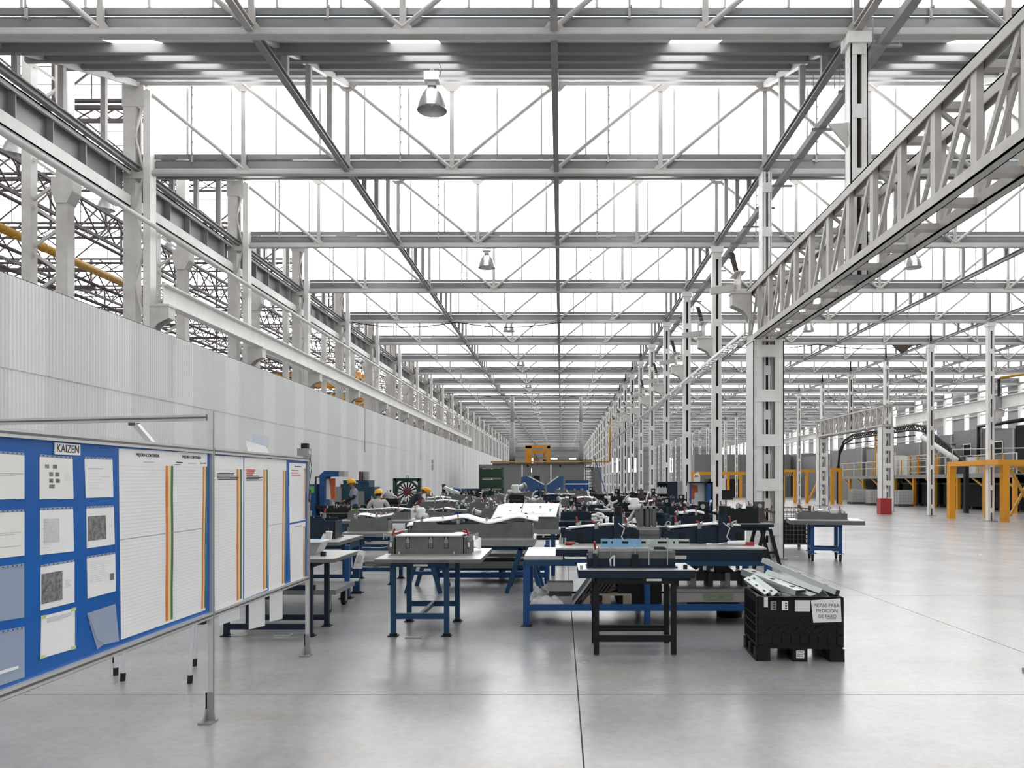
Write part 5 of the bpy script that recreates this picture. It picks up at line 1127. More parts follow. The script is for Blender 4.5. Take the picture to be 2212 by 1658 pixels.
t = thing('mesh_crate', 'dark grey wire mesh crate standing beside the massive column', 'crate', (TX(1700, 19.2), 19.2, 0))
for sx in (-1, 1):
    for sy in (-1, 1): MB().box(sx*0.42 - 0.03, sx*0.42 + 0.03, sy*0.42 - 0.03, sy*0.42 + 0.03, 0.0, 1.05).build('corner_post', dark_steel, t)
def mesh_panel(mb, axis, off, w_, z0, z1, n, m_):
    for i in range(n + 1):
        u = -w_/2 + w_*i/n
        if axis == 'y': mb.box(u - 0.006, u + 0.006, off - 0.004, off + 0.004, z0, z1)
        else: mb.box(off - 0.004, off + 0.004, u - 0.006, u + 0.006, z0, z1)
    for j in range(m_ + 1):
        z = z0 + (z1 - z0)*j/m_
        if axis == 'y': mb.box(-w_/2, w_/2, off - 0.006, off + 0.006, z - 0.008, z + 0.008)
        else: mb.box(off - 0.006, off + 0.006, -w_/2, w_/2, z - 0.008, z + 0.008)
    return mb
for s in (-1, 1): mesh_panel(MB(), 'y', s*0.42, 0.84, 0.15, 0.98, 9, 8).build('mesh_side', dark_steel, t); mesh_panel(MB(), 'x', s*0.42, 0.84, 0.15, 0.98, 9, 8).build('mesh_side', dark_steel, t)
MB().box(-0.42, 0.42, -0.42, 0.42, 0.12, 0.15).build('crate_floor', dark_steel, t); MB().box(-0.36, 0.36, -0.36, 0.36, 0.15, 0.7).build('dark_contents', machine_dark, t)
# ---------------------------------------------------------------- rows of fixture tables down the hall
gr_ = random.Random(23)
def bent_tubes(label, x, y, z, r, m, group, s=1.0):
    t = thing('bent_tube_part', label, 'metal part', (x, y, z), r.uniform(-.5, .5), group)
    for i in range(3):
        pts = [Vector((r.uniform(-.25, .25) * s, r.uniform(-.12, .12), 0.03))]
        d = Vector((r.uniform(-1, 1), r.uniform(-.4, .4), r.uniform(0.2, 1.1)))
        for j in range(4):
            d = (d + Vector((r.uniform(-.8, .8), r.uniform(-.4, .4), r.uniform(-.7, .5)))).normalized(); q = pts[-1] + d * 0.11 * s
            q.z = max(q.z, 0.03); pts.append(q)
        MB().pipe(pts, 0.028 * s, 8).build('bent_tube', m, t, True)
    return t
def upright(label, x, y, z, r, m, group, h=0.38):
    t = thing('upright_fixture', label, 'fixture', (x, y, z), r.uniform(-.3, .3), group)
    w_ = r.uniform(0.10, 0.16)
    MB().box(-0.22, 0.22, -0.13, 0.13, 0, 0.02).build('base_plate', m, t)
    MB().prism([(-w_, 0.02), (w_, 0.02), (w_*0.6, h*0.5), (w_*0.7, h), (-w_*0.6, h), (-w_*0.5, h*0.5)], 'y', -0.04, 0.04).build('upright_plate', m, t)
    MB().bar((w_*0.4, -0.05, h*0.6), (w_*2.0, -0.08, h*0.45), 0.05, 0.05).build('side_arm', m, t)
    MB().tube((-w_*0.2, -0.05, h*0.8), (-w_*0.2, -0.10, h*0.8), 0.04, 10).build('cylinder_head', galv, t)
    clamp(t, w_*1.6, -0.08, h*0.48, 2.4, False); clamp(t, -0.18, -0.08, 0.02, 2.8, True)
    return t
def casting(label, x, y, z, r, m, group, s=1.0):
    t = thing('pale_casting', label, 'metal part', (x, y, z), r.uniform(0, 3), group)
    MB().lathe([(0, 0), (0.10*s, 0), (0.12*s, 0.06*s), (0.07*s, 0.10*s), (0.085*s, 0.16*s), (0.05*s, 0.2*s), (0, 0.2*s)], n=12).build('casting_body', m, t, True)
    MB().tube((0, 0, 0.12*s), (0.2*s, 0.02, 0.17*s), 0.04*s, 10, 0.05*s).build('side_port', m, t, True); MB().tube((0, 0, 0.05*s), (-0.17*s, -0.05*s, 0.06*s), 0.05*s, 10).build('side_port', m, t, True)
    MB().tube((0.2*s, 0.02, 0.17*s), (0.22*s, 0.022, 0.175*s), 0.065*s, 10).build('flange', galv, t)
    return t
def bin_box(label, x, y, z, r, m, group):
    t = thing('parts_bin', label, 'bin', (x, y, z), r.uniform(-.3, .3), group)
    MB().box(-0.09, 0.09, -0.07, 0.07, 0, 0.01).build('bin_floor', m, t)
    for s in (-1, 1): MB().box(s*0.09 - 0.004, s*0.09 + 0.004, -0.07, 0.07, 0.01, 0.11).build('bin_side', m, t)
    MB().box(-0.09, 0.09, 0.066, 0.074, 0.01, 0.11).build('bin_back', m, t); MB().box(-0.09, 0.09, -0.074, -0.066, 0.01, 0.07).build('bin_front', m, t)
    return t
#  px range, front D, depth, height, frame, edge, top, style, fixture material, fixture height, panel, place words, extras
ROWS = [
 (735, 856, 12.3, 1.0, .82, blue_steel, fix_light, slab_white, 'H', fix_grey, .22, white_part, 'grey table beyond the white cup', 'a'),
 (728, 918, 16.0, 1.1, .83, blue_steel, slab_edge, slab_white, 'H', fix_grey, .19, white_part, 'long grey table in front of the seated worker', 'cg'),
 (905, 992, 17.6, 1.1, .80, blue_steel, slab_edge, slab_white, 'A', fix_grey, .16, white_part, 'trestle table in front of the bending worker', 'b'),
 (1032, 1122, 15.0, 0.8, .82, navy, slab_edge, slab_white, 'H', fix_grey, .30, None, 'grey table left of the big white panel', 'uct'),
 (1205, 1300, 15.6, 0.9, .84, navy, navy, slab_edge, 'H', navy, .20, None, 'navy table between the white panel and the tower fixture', 'tc'),
 (1450, 1545, 13.4, 0.9, .84, navy, navy, slab_edge, 'H', navy, .22, white_part, 'navy table in front of the blue cabinet', 'u'),
 (1556, 1672, 14.6, 0.9, .84, black_steel, navy, slab_white, 'A', black_steel, .30, None, 'dark trestle table in front of the massive column', 'u'),
 (1440, 1540, 18.2, 0.9, .86, bright_blue, navy, navy, 'H', navy, .20, None, 'blue legged table under the blue cabinet', 'tu'),
 (1000, 1128, 18.6, 0.9, .84, black_steel, black_steel, slab_edge, 'H', fix_grey, .26, None, 'black table behind the grey table row', 'utc'),
 (1130, 1215, 19.0, 0.9, .84, black_steel, black_steel, slab_edge, 'H', fix_light, .18, None, 'black table beside the dark cabinet', 'ccb'),
 (1225, 1330, 20.0, 0.9, .86, navy, navy, slab_edge, 'H', navy, .16, None, 'navy table of bent pale tubes', 'tuc'),
 (1330, 1432, 19.5, 0.9, .86, navy, navy, slab_edge, 'H', black_steel, .24, white_part, 'dark table behind the tower fixture', 'ut'),
 (895, 1005, 21.5, 1.0, .84, blue_steel, slab_edge, teal, 'H', fix_grey, .22, green_part, 'table topped with a teal sheet', 'tc'),
 (690, 790, 20.5, 0.9, .80, black_steel, black_steel, slab_edge, 'H', black_steel, .14, None, 'black table in front of the standing worker', ''),
 (1005, 1100, 23.5, 1.0, .86, navy, slab_edge, slab_edge, 'H', fix_grey, .22, None, 'table of grey arches behind the black tables', 'tuc'),
 (1100, 1200, 24.0, 1.0, .86, navy, slab_edge, slab_edge, 'H', fix_light, .20, None, 'table holding red and white parts', 'bbc'),
 (1205, 1300, 25.0, 1.0, .86, navy, navy, slab_edge, 'H', fix_grey, .22, white_part, 'table in front of the blue tarpaulin', 'tc'),
 (1300, 1400, 25.0, 1.0, .88, black_steel, black_steel, slab_edge, 'H', black_steel, .28, None, 'black table behind the dark fixtures', 'utc'),
 (1400, 1490, 24.0, 1.0, .86, navy, navy, slab_edge, 'H', navy, .24, None, 'navy table below the blue shelf', 'ut'),
 (940, 1040, 29.0, 1.1, .88, green_paint, slab_edge, slab_edge, 'H', fix_grey, .25, None, 'green legged table before the blue bins', 'tuc'),
 (1050, 1150, 30.0, 1.1, .88, green_paint, slab_edge, slab_edge, 'H', fix_grey, .22, None, 'green legged table before the green crates', 'tbc'),
 (1160, 1260, 31.0, 1.1, .88, navy, navy, slab_edge, 'H', navy, .22, white_part, 'navy table before the grey booth', 'tuc'),
 (1265, 1345, 32.0, 1.1, .88, navy, navy, slab_edge, 'H', black_steel, .25, None, 'navy table before the booth stairs', 'ut')]
ROWS += [
 (780, 880, 26.5, 1.0, .84, navy, navy, slab_edge, 'H', black_steel, .2, None, 'navy table beside the domed tank', 't'),
 (905, 985, 25.5, 1.0, .86, black_steel, black_steel, slab_edge, 'H', fix_light, .22, white_part, 'black table beyond the red drum', 'tuc'),
 (1345, 1425, 32.0, 1.1, .88, black_steel, black_steel, slab_edge, 'H', black_steel, .3, None, 'black table beyond the blue shelf', 'ut'),
 (985, 1065, 35.0, 1.1, .90, green_paint, green_paint, slab_edge, 'H', black_steel, .25, None, 'dark table before the tipping bins', 'utc'),
 (1085, 1170, 36.5, 1.1, .90, black_steel, black_steel, slab_edge, 'H', fix_grey, .25, None, 'far table before the lone green crates', 'utc'),
 (1190, 1290, 38.0, 1.1, .92, navy, navy, slab_edge, 'H', fix_grey, .3, None, 'far table before the blue skip', 'utc')]
GRP = 'clutter on the table rows'
for (pa, pb, D, dep, h, frm, edg, top_, sty, fm, fh, pan, desc, ex) in ROWS:
    Yc = D + dep / 2; x0, x1 = TX(pa, D), TX(pb, D); w_ = x1 - x0; xc = (x0 + x1) / 2
    table(desc, xc, Yc, w_, dep, h, frm, gr_.uniform(-.03, .03), None, slab=0.07, edge=edg, top=top_, style=sty, inset=0.1, leg=0.06)
    mname = {fix_grey: 'grey', fix_light: 'pale grey', navy: 'navy', black_steel: 'black'}[fm]
    fw = w_ * (0.68 if ex else 0.8); fixture(mname + ' contour fixture on the ' + desc, xc - w_*0.08, Yc - 0.05, h, fw, dep * 0.4, fh, fm, gr_, gr_.uniform(-.05, .05), None, 4, 3)
    if pan: stamped(('pale green' if pan is green_part else 'white') + ' stamped rail resting on the ' + desc, xc, Yc - 0.02, h + fh * 0.95, fw * 0.95, dep * 0.32, gr_, pan, gr_.uniform(-.05, .05), amp=0.07)
    for i, c in enumerate(ex):
        ix = x0 + w_ * (0.88 if i == 0 else (0.12 if i == 1 else 0.5)); iy = Yc + dep * (0.30 if i != 0 else 0.2)
        if c == 't': bent_tubes('bent pale tubes on the ' + desc, ix, iy, h, gr_, gr_.choice((galv, white_part)), GRP)
        if c == 'u': upright('dark upright fixture on the ' + desc, ix, iy, h, gr_, gr_.choice((black_steel, dark_steel, navy)), GRP, gr_.uniform(.34, .5))
        if c == 'c': casting('pale rounded casting on the ' + desc, ix, iy, h, gr_, gr_.choice((galv, white_part)), GRP, 1.2)
        if c == 'b':
            m_, n_ = gr_.choice(((red_paint, 'red'), (bright_blue, 'blue'), (orange_print, 'orange'))); bin_box(n_ + ' open parts bin on the ' + desc, ix, iy, h, gr_, m_, GRP)
        if c == 'g': o = MB().tube((ix, iy - 0.3, h), (ix, iy - 0.3, h + 0.22), 0.075, 12).build('green_can', lime); tag(o, 'lime green can on the ' + desc, 'can')
        if c == 'a': bin_box('small white open bin on the ' + desc, ix, iy, h, gr_, white_part, GRP)
# big white panel on a tall grey stand
t = thing('panel_stand', 'tall grey stand under the big flat white panel', 'stand', (TX(1140, 13.9), 13.9, 0))
for sx in (-0.45, 0.45):
    for sy in (-0.3, 0.3): MB().box(sx - 0.035, sx + 0.035, sy - 0.035, sy + 0.035, 0, 0.72).build('leg', blue_steel, t)
MB().box(-0.58, 0.58, -0.4, 0.4, 0.72, 0.80).build('stand_slab', fix_light, t); MB().box(-0.5, 0.55, -0.35, -0.32, 0.80, 1.0).build('front_plate', fix_grey, t); MB().box(-0.5, 0.55, 0.32, 0.35, 0.80, 1.16).build('rear_plate', fix_grey, t)
for sx in (-0.5, 0.0, 0.5): MB().prism([(-0.32, 0.80), (0.32, 0.80), (0.32, 1.15), (-0.32, 0.98)], 'x', sx - 0.015, sx + 0.015).build('side_plate', fix_grey, t)
o = thing('flat_body_panel', 'big flat white body panel tilted on the grey stand', 'metal panel', (TX(1140, 13.9), 13.9, 1.0))
def fp(u, v): return (1.12 * (u - 0.5) - 0.06 * (1 - v), 0.8 * (v - 0.5), 0.02 + 0.21 * v + (0.015 if 0.15 < v < 0.55 and 0.1 < u < 0.85 else 0) - 0.06 * max(0, 0.12 - u) * 6)
MB().sheet(fp, 30, 20, 0.006).build('pressed_sheet', white_part, o, True)
for u, v in ((-.3, -.1), (-.12, .1), (.1, -.2), (.22, .15), (.4, -.05), (-.02, -.25)): MB().box(u - 0.02, u + 0.02, v - 0.008, v + 0.008, 0.13 + 0.26*v, 0.145 + 0.26*v).build('black_clip', black_steel, o)
MB().pipe([(-0.1, -0.2, 0.08), (-0.08, -0.1, 0.22), (-0.02, 0.1, 0.3), (-0.03, 0.12, 0.34)], 0.008, 6).build('clamp_rod', mid_grey, o)
# tower fixture
t = thing('tower_fixture', 'grey tower fixture with tall ribs and red handles', 'fixture', (TX(1392, 13.2), 13.6, 0.82))
MB().box(-0.42, 0.35, -0.3, 0.3, 0, 0.03).build('base_plate', fix_light, t); MB().prism([(-0.06, 0.03), (0.0, 0.03), (0.0, 0.42), (-0.03, 0.42), (-0.10, 0.2)], 'y', -0.22, 0.22).build('curved_rib', fix_grey, t)
for x in (0.05, 0.13, 0.21): MB().box(x - 0.012, x + 0.012, -0.2, 0.2, 0.03, 0.34).build('tall_rib', fix_grey, t)
MB().box(0.0, 0.25, -0.22, 0.22, 0.34, 0.37).build('head_plate', fix_light, t); MB().tube((-0.3, -0.1, 0.03), (-0.12, -0.1, 0.33), 0.03, 8).tube((-0.25, 0.1, 0.03), (-0.08, 0.1, 0.36), 0.03, 8).build('sloping_strut', galv, t)
casting('pale casting clamped high on the tower fixture', TX(1375, 13.2), 13.55, 1.14, gr_, white_part, GRP, 1.0)
for x, y, z in ((-0.33, -0.2, 0.2), (0.08, -0.2, 0.37), (0.18, -0.2, 0.37)): MB().box(x - 0.02, x + 0.02, y - 0.02, y + 0.02, 0.03, z).build('clamp_post', fix_grey, t); clamp(t, x, y, z, 2.9)
for x in (-0.45, 0.42): MB().lathe([(0.03, -0.012), (0.045, 0), (0.03, 0.012), (0.03, -0.012)], (x, -0.25, 0.09), 16, 'y').build('ring_handle', galv, t); MB().bar((x, -0.25, 0.05), (x * 0.5, -0.25, 0.03), 0.02, 0.02).build('ring_arm', galv, t)
table('grey open fronted table under the tower fixture', TX(1385, 13.2), 13.6, 0.82, 0.8, 0.82, fix_grey, 0, None, slab=0.09, edge=fix_grey, inset=0.06, leg=0.07)
# cabinets, shelf and screens on the right of the rows
t = thing('tool_cabinet', 'open blue steel cabinet with hanging posters beside a white column', 'cabinet', (TX(1515, 19.6), 19.75, 0))
MB().box(0.14, 0.28, -0.2, 0.2, 0.0, 1.62).build('side_panel', bright_blue, t); MB().box(-0.30, 0.28, -0.2, 0.2, 1.58, 1.62).build('top_panel', navy, t); MB().box(-0.30, 0.14, 0.17, 0.2, 0.85, 1.58).build('back_board', white_part, t); MB().box(-0.30, 0.14, -0.2, 0.2, 0.80, 0.84).build('shelf', navy, t)
MB().prism([(-0.26, 1.15), (-0.02, 1.2), (-0.04, 1.52), (-0.2, 1.55)], 'y', 0.155, 0.168).build('orange_poster', orange_print, t); MB().box(-0.12, 0.1, 0.15, 0.154, 0.95, 1.35).build('white_poster', paper, t)
for x in (-0.28, 0.26): MB().box(x - 0.02, x + 0.02, -0.2, -0.16, 0, 1.58).build('corner_post', bright_blue, t)
t = thing('paper_flag', 'white card with an orange splash standing on the blue cabinet', 'card', (TX(1507, 19.6), 19.7, 1.62)); MB().prism([(-0.09, 0), (0.08, 0), (0.08, 0.16), (0.03, 0.25), (-0.09, 0.17)], 'y', -0.01, 0.0).build('card', paper, t); MB().prism([(-0.07, 0.11), (0.05, 0.12), (0.02, 0.16), (-0.06, 0.16)], 'y', -0.014, -0.0105).build('orange_splash', orange_print, t)
t = thing('wall_shelf_unit', 'dark blue shelf unit holding rows of white parts', 'shelf', (TX(1440, 27.0), 27.0, 0))
MB().box(0.0, 0.34, -0.2, 0.2, 0.4, 1.62).build('side_panel', navy, t); MB().box(-0.3, 0.34, 0.15, 0.2, 0.4, 1.62).build('back_panel', navy, t); MB().box(-0.3, 0.3, -0.2, 0.2, 0.0, 0.4).build('base_cabinet', navy, t)
for z in (0.85, 1.18, 1.55): MB().box(-0.34, 0.0, -0.2, 0.15, z, z + 0.03).build('shelf_board', black_steel, t)
for i in range(10):
    for z in (0.88, 1.21): tag(MB().box(TX(1440, 27.0) - 0.33 + 0.033*i, TX(1440, 27.0) - 0.31 + 0.033*i, 26.83, 27.1, z, z + 0.2 + 0.02*(i % 3)).build('binder', white_part), 'white binder in the upper row of the blue shelf unit' if z > 1 else 'white binder in the lower row of the blue shelf unit', 'binder', 'white binders on the blue shelf')
o = thing('grey_locker', 'pale grey locker standing beside the blue shelf unit', 'locker', (TX(1469, 28.6), 28.6, 0)); MB().box(-0.28, 0.28, -0.25, 0.25, 0, 1.65).build('locker_body', tank_grey, o); MB().box(-0.26, 0.2, -0.262, -0.25, 0.06, 1.6).build('locker_door', fix_light, o); MB().box(0.28, 0.36, -0.25, 0.25, 0, 1.65).build('brown_side', brown_pipe, o)
t = thing('dark_cabinet', 'dark ribbed cabinet standing among the table rows', 'cabinet', (TX(1117, 17.6), 17.6, 0))
MB().box(-0.16, 0.16, -0.2, 0.2, 0, 1.32).build('cabinet_body', machine_dark, t)
for i in range(5): MB().box(-0.15 + 0.07*i - 0.01, -0.15 + 0.07*i + 0.01, -0.215, -0.2, 0.8, 1.28).build('front_rib', black_steel, t)
casting('grey hood casting lying on top of the dark cabinet', TX(1113, 17.6), 17.6, 1.32, gr_, galv, GRP, 1.2)
t = thing('monitor_stand', 'black screen on a stand behind the column beside the tables', 'screen', (TX(1568, 25.0), 25.0, 0)); MB().box(-0.22, 0.22, -0.03, 0.03, 1.05, 1.36).build('screen_panel', black_steel, t); MB().box(-0.03, 0.03, -0.02, 0.02, 0.03, 1.05).build('stand_pole', mid_grey, t); MB().box(-0.2, 0.2, -0.15, 0.15, 0, 0.03).build('stand_base', mid_grey, t)
t = thing('electrical_box', 'pale electrical box fixed to a post behind the black screen', 'box', (TX(1562, 31.0), 31.0, 0)); MB().box(-0.09, 0.09, -0.08, 0.08, 1.30, 1.75).build('box_case', cabinet_white, t); MB().box(-0.03, 0.03, -0.03, 0.03, 0, 1.30).build('box_post', white_steel, t)

# ---------------------------------------------------------------- machines along the partition
t = thing('c_frame_press', 'blue C-frame press with an orange guard board beside the partition', 'machine', (TX(700, 25.8), 25.8, 0))
Zp = lambda py: TZ(py, 25.8); Xp = lambda px: TX(px, 25.8) - TX(700, 25.8)
MB().prism([(Xp(696), 0), (Xp(706), 0), (Xp(706), Zp(1035)), (Xp(710), Zp(1029)), (Xp(736), Zp(1029)), (Xp(736), Zp(1017)), (Xp(706), Zp(1017)), (Xp(696), Zp(1026))], 'y', -0.3, 0.3).build('c_frame', bright_blue, t)
MB().box(Xp(736), Xp(748), -0.25, 0.25, Zp(1029), Zp(1017)).build('grey_head', tank_grey, t); MB().box(Xp(706), Xp(725), -0.05, 0.0, Zp(1078), Zp(1033)).build('guard_board', orange_print, t); MB().prism([(Xp(706), Zp(1078)), (Xp(716), Zp(1078)), (Xp(712), Zp(1034)), (Xp(706), Zp(1034))], 'y', -0.07, -0.051).build('posted_papers', paper, t)
MB().box(Xp(668), Xp(690), -0.4, 0.2, 0, Zp(1045)).build('control_cabinet', bright_blue, t); MB().box(Xp(680), Xp(687), -0.42, -0.401, Zp(1064), Zp(1050)).build('green_label', lime, t); MB().box(Xp(670), Xp(679), -0.42, -0.401, Zp(1078), Zp(1051)).build('white_notice', paper, t)
MB().box(Xp(682), Xp(684), -0.1, 0.0, Zp(1045), Zp(1029)).box(Xp(682), Xp(696), -0.1, 0.0, Zp(1031), Zp(1029)).build('bent_arm', navy, t); MB().box(Xp(690), Xp(755), -0.5, 0.4, 0.75, 0.85).build('press_bed', black_steel, t); MB().box(Xp(700), Xp(745), -0.35, 0.3, 0, 0.75).build('press_base', black_steel, t)
t = thing('milling_machine', 'stepped blue milling machine behind the standing worker', 'machine', (TX(772, 28.8), 28.8, 0))
Xm = lambda px: TX(px, 28.8) - TX(772, 28.8); Zm = lambda py: TZ(py, 28.8)
MB().prism([(Xm(730), 0), (Xm(814), 0), (Xm(814), Zm(1051)), (Xm(802), Zm(1051)), (Xm(802), Zm(1037)), (Xm(748), Zm(1037)), (Xm(748), Zm(1045)), (Xm(742), Zm(1045)), (Xm(742), Zm(1051)), (Xm(730), Zm(1051))], 'y', -0.4, 0.5).build('machine_body', teal, t)
MB().box(Xm(748), Xm(802), -0.44, -0.4, Zm(1041), Zm(1037)).build('top_band', bright_blue, t); MB().box(Xm(778), Xm(793), -0.43, -0.4, 0.6, Zm(1060)).build('sliding_door', fix_light, t); MB().box(Xm(766), Xm(779), -0.43, -0.4, Zm(1044), Zm(1041)).build('white_strip', paper, t); MB().box(Xm(801), Xm(803), -0.42, -0.4, 0.3, Zm(1042)).build('door_rail', bright_blue, t); MB().box(Xm(728), Xm(745), -0.5, -0.4, 0.9, Zm(1052)).build('grey_side_cover', mid_grey, t)
t = thing('pipe_stack', 'pair of brown pipes standing behind the milling machine', 'pipe', (TX(787, 30.8), 30.8, 0)); MB().tube((-0.12, 0, 0), (-0.12, 0, TZ(1018, 30.8)), 0.10, 14).build('brown_pipe', brown_pipe, t, True); MB().tube((0.10, 0, 0), (0.10, 0, TZ(1018, 30.8)), 0.11, 14).build('grey_pipe', mid_grey, t, True)
t = thing('drum_fan', 'large green framed fan with dark blades and a red hub', 'fan', (TX(880, 33.0), 33.0, 0))
s_ = 53 * 33.0 / F; zc = TZ(1062, 33.0)
for sx in (-1, 1): MB().box(sx*s_/2 - 0.06, sx*s_/2 + 0.06, -0.15, 0.15, 0, zc + s_/2 + 0.06).build('frame_post', green_paint, t)
for sz in (-1, 1): MB().box(-s_/2, s_/2, -0.15, 0.15, zc + sz*s_/2 - 0.06, zc + sz*s_/2 + 0.06).build('frame_rail', green_paint, t)
MB().lathe([(s_*0.40, -0.12), (s_*0.48, -0.12), (s_*0.48, 0.12), (s_*0.40, 0.12), (s_*0.40, -0.12)], (0, 0, zc), 28, 'y').build('fan_ring', green_paint, t)
for sx in (-1, 1):
    for sz in (-1, 1): MB().prism([(sx*s_*0.5, zc + sz*s_*0.5), (sx*s_*0.5, zc + sz*s_*0.30), (sx*s_*0.30, zc + sz*s_*0.5)], 'y', -0.05, 0.05).build('corner_plate', green_paint, t)
for i in range(16):
    a = 2*math.pi*i/16; MB().bar((math.cos(a)*0.14, 0, zc + math.sin(a)*0.14), (math.cos(a)*s_*0.40, 0, zc + math.sin(a)*s_*0.40), 0.055, 0.03, (0,1,0)).build('blade', black_steel, t)
MB().lathe([(0, -0.08), (0.16, -0.06), (0.16, 0.06), (0, 0.08)], (0, 0, zc), 16, 'y').build('hub', maroon, t); MB().lathe([(0.05, -0.012), (0.07, 0), (0.05, 0.012)], (0, 0, zc + s_/2 + 0.11), 14, 'y').build('lifting_ring', green_paint, t)
t = thing('dome_tank', 'grey domed tank beside the green fan', 'tank', (TX(840, 29.0), 29.0, 0)); MB().lathe([(0, 0), (0.21, 0), (0.21, TZ(1070, 29.0)), (0.17, TZ(1065, 29.0)), (0.08, TZ(1062, 29.0)), (0, TZ(1062, 29.0))], n=24).build('tank_body', tank_grey, t, True); MB().bar((-0.04, 0, 1.24), (-0.08, 0, 1.32), 0.02, 0.02).build('valve_lever', black_steel, t); MB().tube((0.06, 0, 1.22), (0.06, 0, 1.33), 0.025, 8).build('valve_stem', black_steel, t)
t = thing('cable_drum', 'dark red round drum standing in front of the bending worker', 'drum', (TX(914, 23.1), 23.1, 0)); MB().lathe([(0, -0.06), (0.21, -0.06), (0.21, -0.04), (0.10, -0.03), (0.10, 0.03), (0.21, 0.04), (0.21, 0.06), (0, 0.06)], (0, 0, TZ(1092, 23.1)), 26, 'y').build('drum_reel', maroon, t, False); MB().box(-0.06, 0.06, -0.12, 0.12, 0.0, TZ(1092, 23.1) - 0.1).build('drum_stand', black_steel, t)

# ---------------------------------------------------------------- people
def skin_mesh(name, verts, edges, radii, m, parent, sub=2, root=0):
    me = bpy.data.meshes.new(name); bm = bmesh.new(); sl = bm.verts.layers.skin.verify()
    vs_ = [bm.verts.new(v) for v in verts]
    for v, r in zip(vs_, radii): v[sl].radius = r if isinstance(r, tuple) else (r, r)
    vs_[root][sl].use_root = True
    for a, b in edges: bm.edges.new((vs_[a], vs_[b]))
    bm.to_mesh(me); bm.free(); me.materials.append(m)
    o = bpy.data.objects.new(name, me); col.objects.link(o); o.parent = parent
    sk = o.modifiers.new('skin', 'SKIN'); sk.use_smooth_shade = True; sk.branch_smoothing = 0.6; ss = o.modifiers.new('subsurf', 'SUBSURF'); ss.levels = sub; ss.render_levels = sub
    return o
def person(label, loc, rz, J, shirt, sleeves, hat_tilt=0.0, glove=None, trousers=denim):
    """J: joints in local space, facing +y: pelvis, spine, chest, neck, head, shoulder/elbow/wrist/hand dirs, hip/knee/ankle/toe for L and R"""
    t = thing('person', label, 'person', loc, rz)
    V = {k_: Vector(v) for k_, v in J.items()}
    names = []; verts = []; radii = []
    def v(n, p, r): names.append(n); verts.append(tuple(p)); radii.append(r); return len(names) - 1
    ix = lambda n: names.index(n)
    E = []
    v('pelvis', V['pelvis'], (0.135, 0.10)); v('spine', V['spine'], (0.145, 0.105)); v('chest', V['chest'], (0.165, 0.115)); v('neck', V['neck'], 0.058); 
    hd = (V['head'] - V['neck']).normalized(); v('jaw', V['neck'] + (V['head'] - V['neck']) * 0.62, (0.068, 0.078)); v('head', V['head'], (0.082, 0.098)); v('crown', V['head'] + hd * 0.085, (0.066, 0.078))
    E += [(0,1),(1,2),(2,3),(3,4),(4,5),(5,6)]
    fw = V['face'].normalized(); sd = fw.cross(hd).normalized()
    n_ = v('nose', V['head'] + fw * 0.108 - hd * 0.02, 0.014); E.append((ix('head'), n_))
    for s in (-1, 1): e_ = v('ear%d' % s, V['head'] + sd * s * 0.088 - hd * 0.015, 0.018); E.append((ix('head'), e_))
    for s in ('L', 'R'):
        a = v('sh' + s, V['sh' + s], 0.062); b = v('el' + s, V['el' + s], 0.043); c = v('wr' + s, V['wr' + s], 0.029); E += [(2, a), (a, b), (b, c)]
        hdir = (V['wr' + s] - V['el' + s]).normalized(); up = Vector((0,0,1)) if abs(hdir.z) < 0.9 else Vector((0,1,0)); hs = hdir.cross(up).normalized(); hu = hs.cross(hdir).normalized()
        pm_ = v('palm' + s, V['wr' + s] + hdir * 0.07, (0.034, 0.02)); E.append((c, pm_))
        for i, (o_, ln) in enumerate(((-0.027, 0.066), (-0.009, 0.076), (0.009, 0.072), (0.027, 0.058))):
            k1 = v('f%s%d' % (s, i), V['wr' + s] + hdir * 0.10 + hs * o_, 0.009); k2 = v('g%s%d' % (s, i), V['wr' + s] + hdir * (0.10 + ln * 0.6) + hs * o_ - hu * 0.012, 0.0085); k3 = v('h%s%d' % (s, i), V['wr' + s] + hdir * (0.10 + ln * 0.85) + hs * o_ - hu * 0.034, 0.008); E += [(pm_, k1), (k1, k2), (k2, k3)]
        th1 = v('t1' + s, V['wr' + s] + hdir * 0.05 + hs * 0.036, 0.011); th2 = v('t2' + s, V['wr' + s] + hdir * 0.085 + hs * 0.052 - hu * 0.015, 0.0095); E += [(pm_, th1), (th1, th2)]
        a = v('hip' + s, V['hip' + s], 0.08); b = v('kn' + s, V['kn' + s], 0.06); c = v('an' + s, V['an' + s], 0.042); d = v('toe' + s, V['toe' + s], 0.036); E += [(0, a), (a, b), (b, c), (c, d)]
    body = skin_mesh('body', verts, E, radii, skin, t)
    bpy.context.view_layer.update()
    me = bpy.data.meshes.new_from_object(body.evaluated_get(bpy.context.evaluated_depsgraph_get())); body.modifiers.clear(); body.data = me
    for p in me.polygons: p.use_smooth = True
    segs = [('hd', V['neck'], V['head']), ('hd', V['head'], V['head'] + hd * 0.09), ('shirt', V['pelvis'], V['spine']), ('shirt', V['spine'], V['chest']), ('shirt', V['chest'], V['chest'].lerp(V['neck'], .8))]
    for s in ('L', 'R'):
        segs += [('shirt', V['chest'], V['sh'+s]), ('shirt', V['sh'+s], V['sh'+s].lerp(V['el'+s], .7)), ('sleeve', V['sh'+s].lerp(V['el'+s], .72), V['el'+s]), ('sleeve', V['el'+s], V['wr'+s]), ('hand', V['wr'+s], V['wr'+s] + (V['wr'+s] - V['el'+s]).normalized() * 0.15),
                 ('trousers', V['hip'+s] + Vector((0,0,.02)), V['kn'+s]), ('trousers', V['kn'+s], V['an'+s] + Vector((0,0,.02))), ('shoe', V['an'+s] - Vector((0,0,.03)), V['toe'+s])]
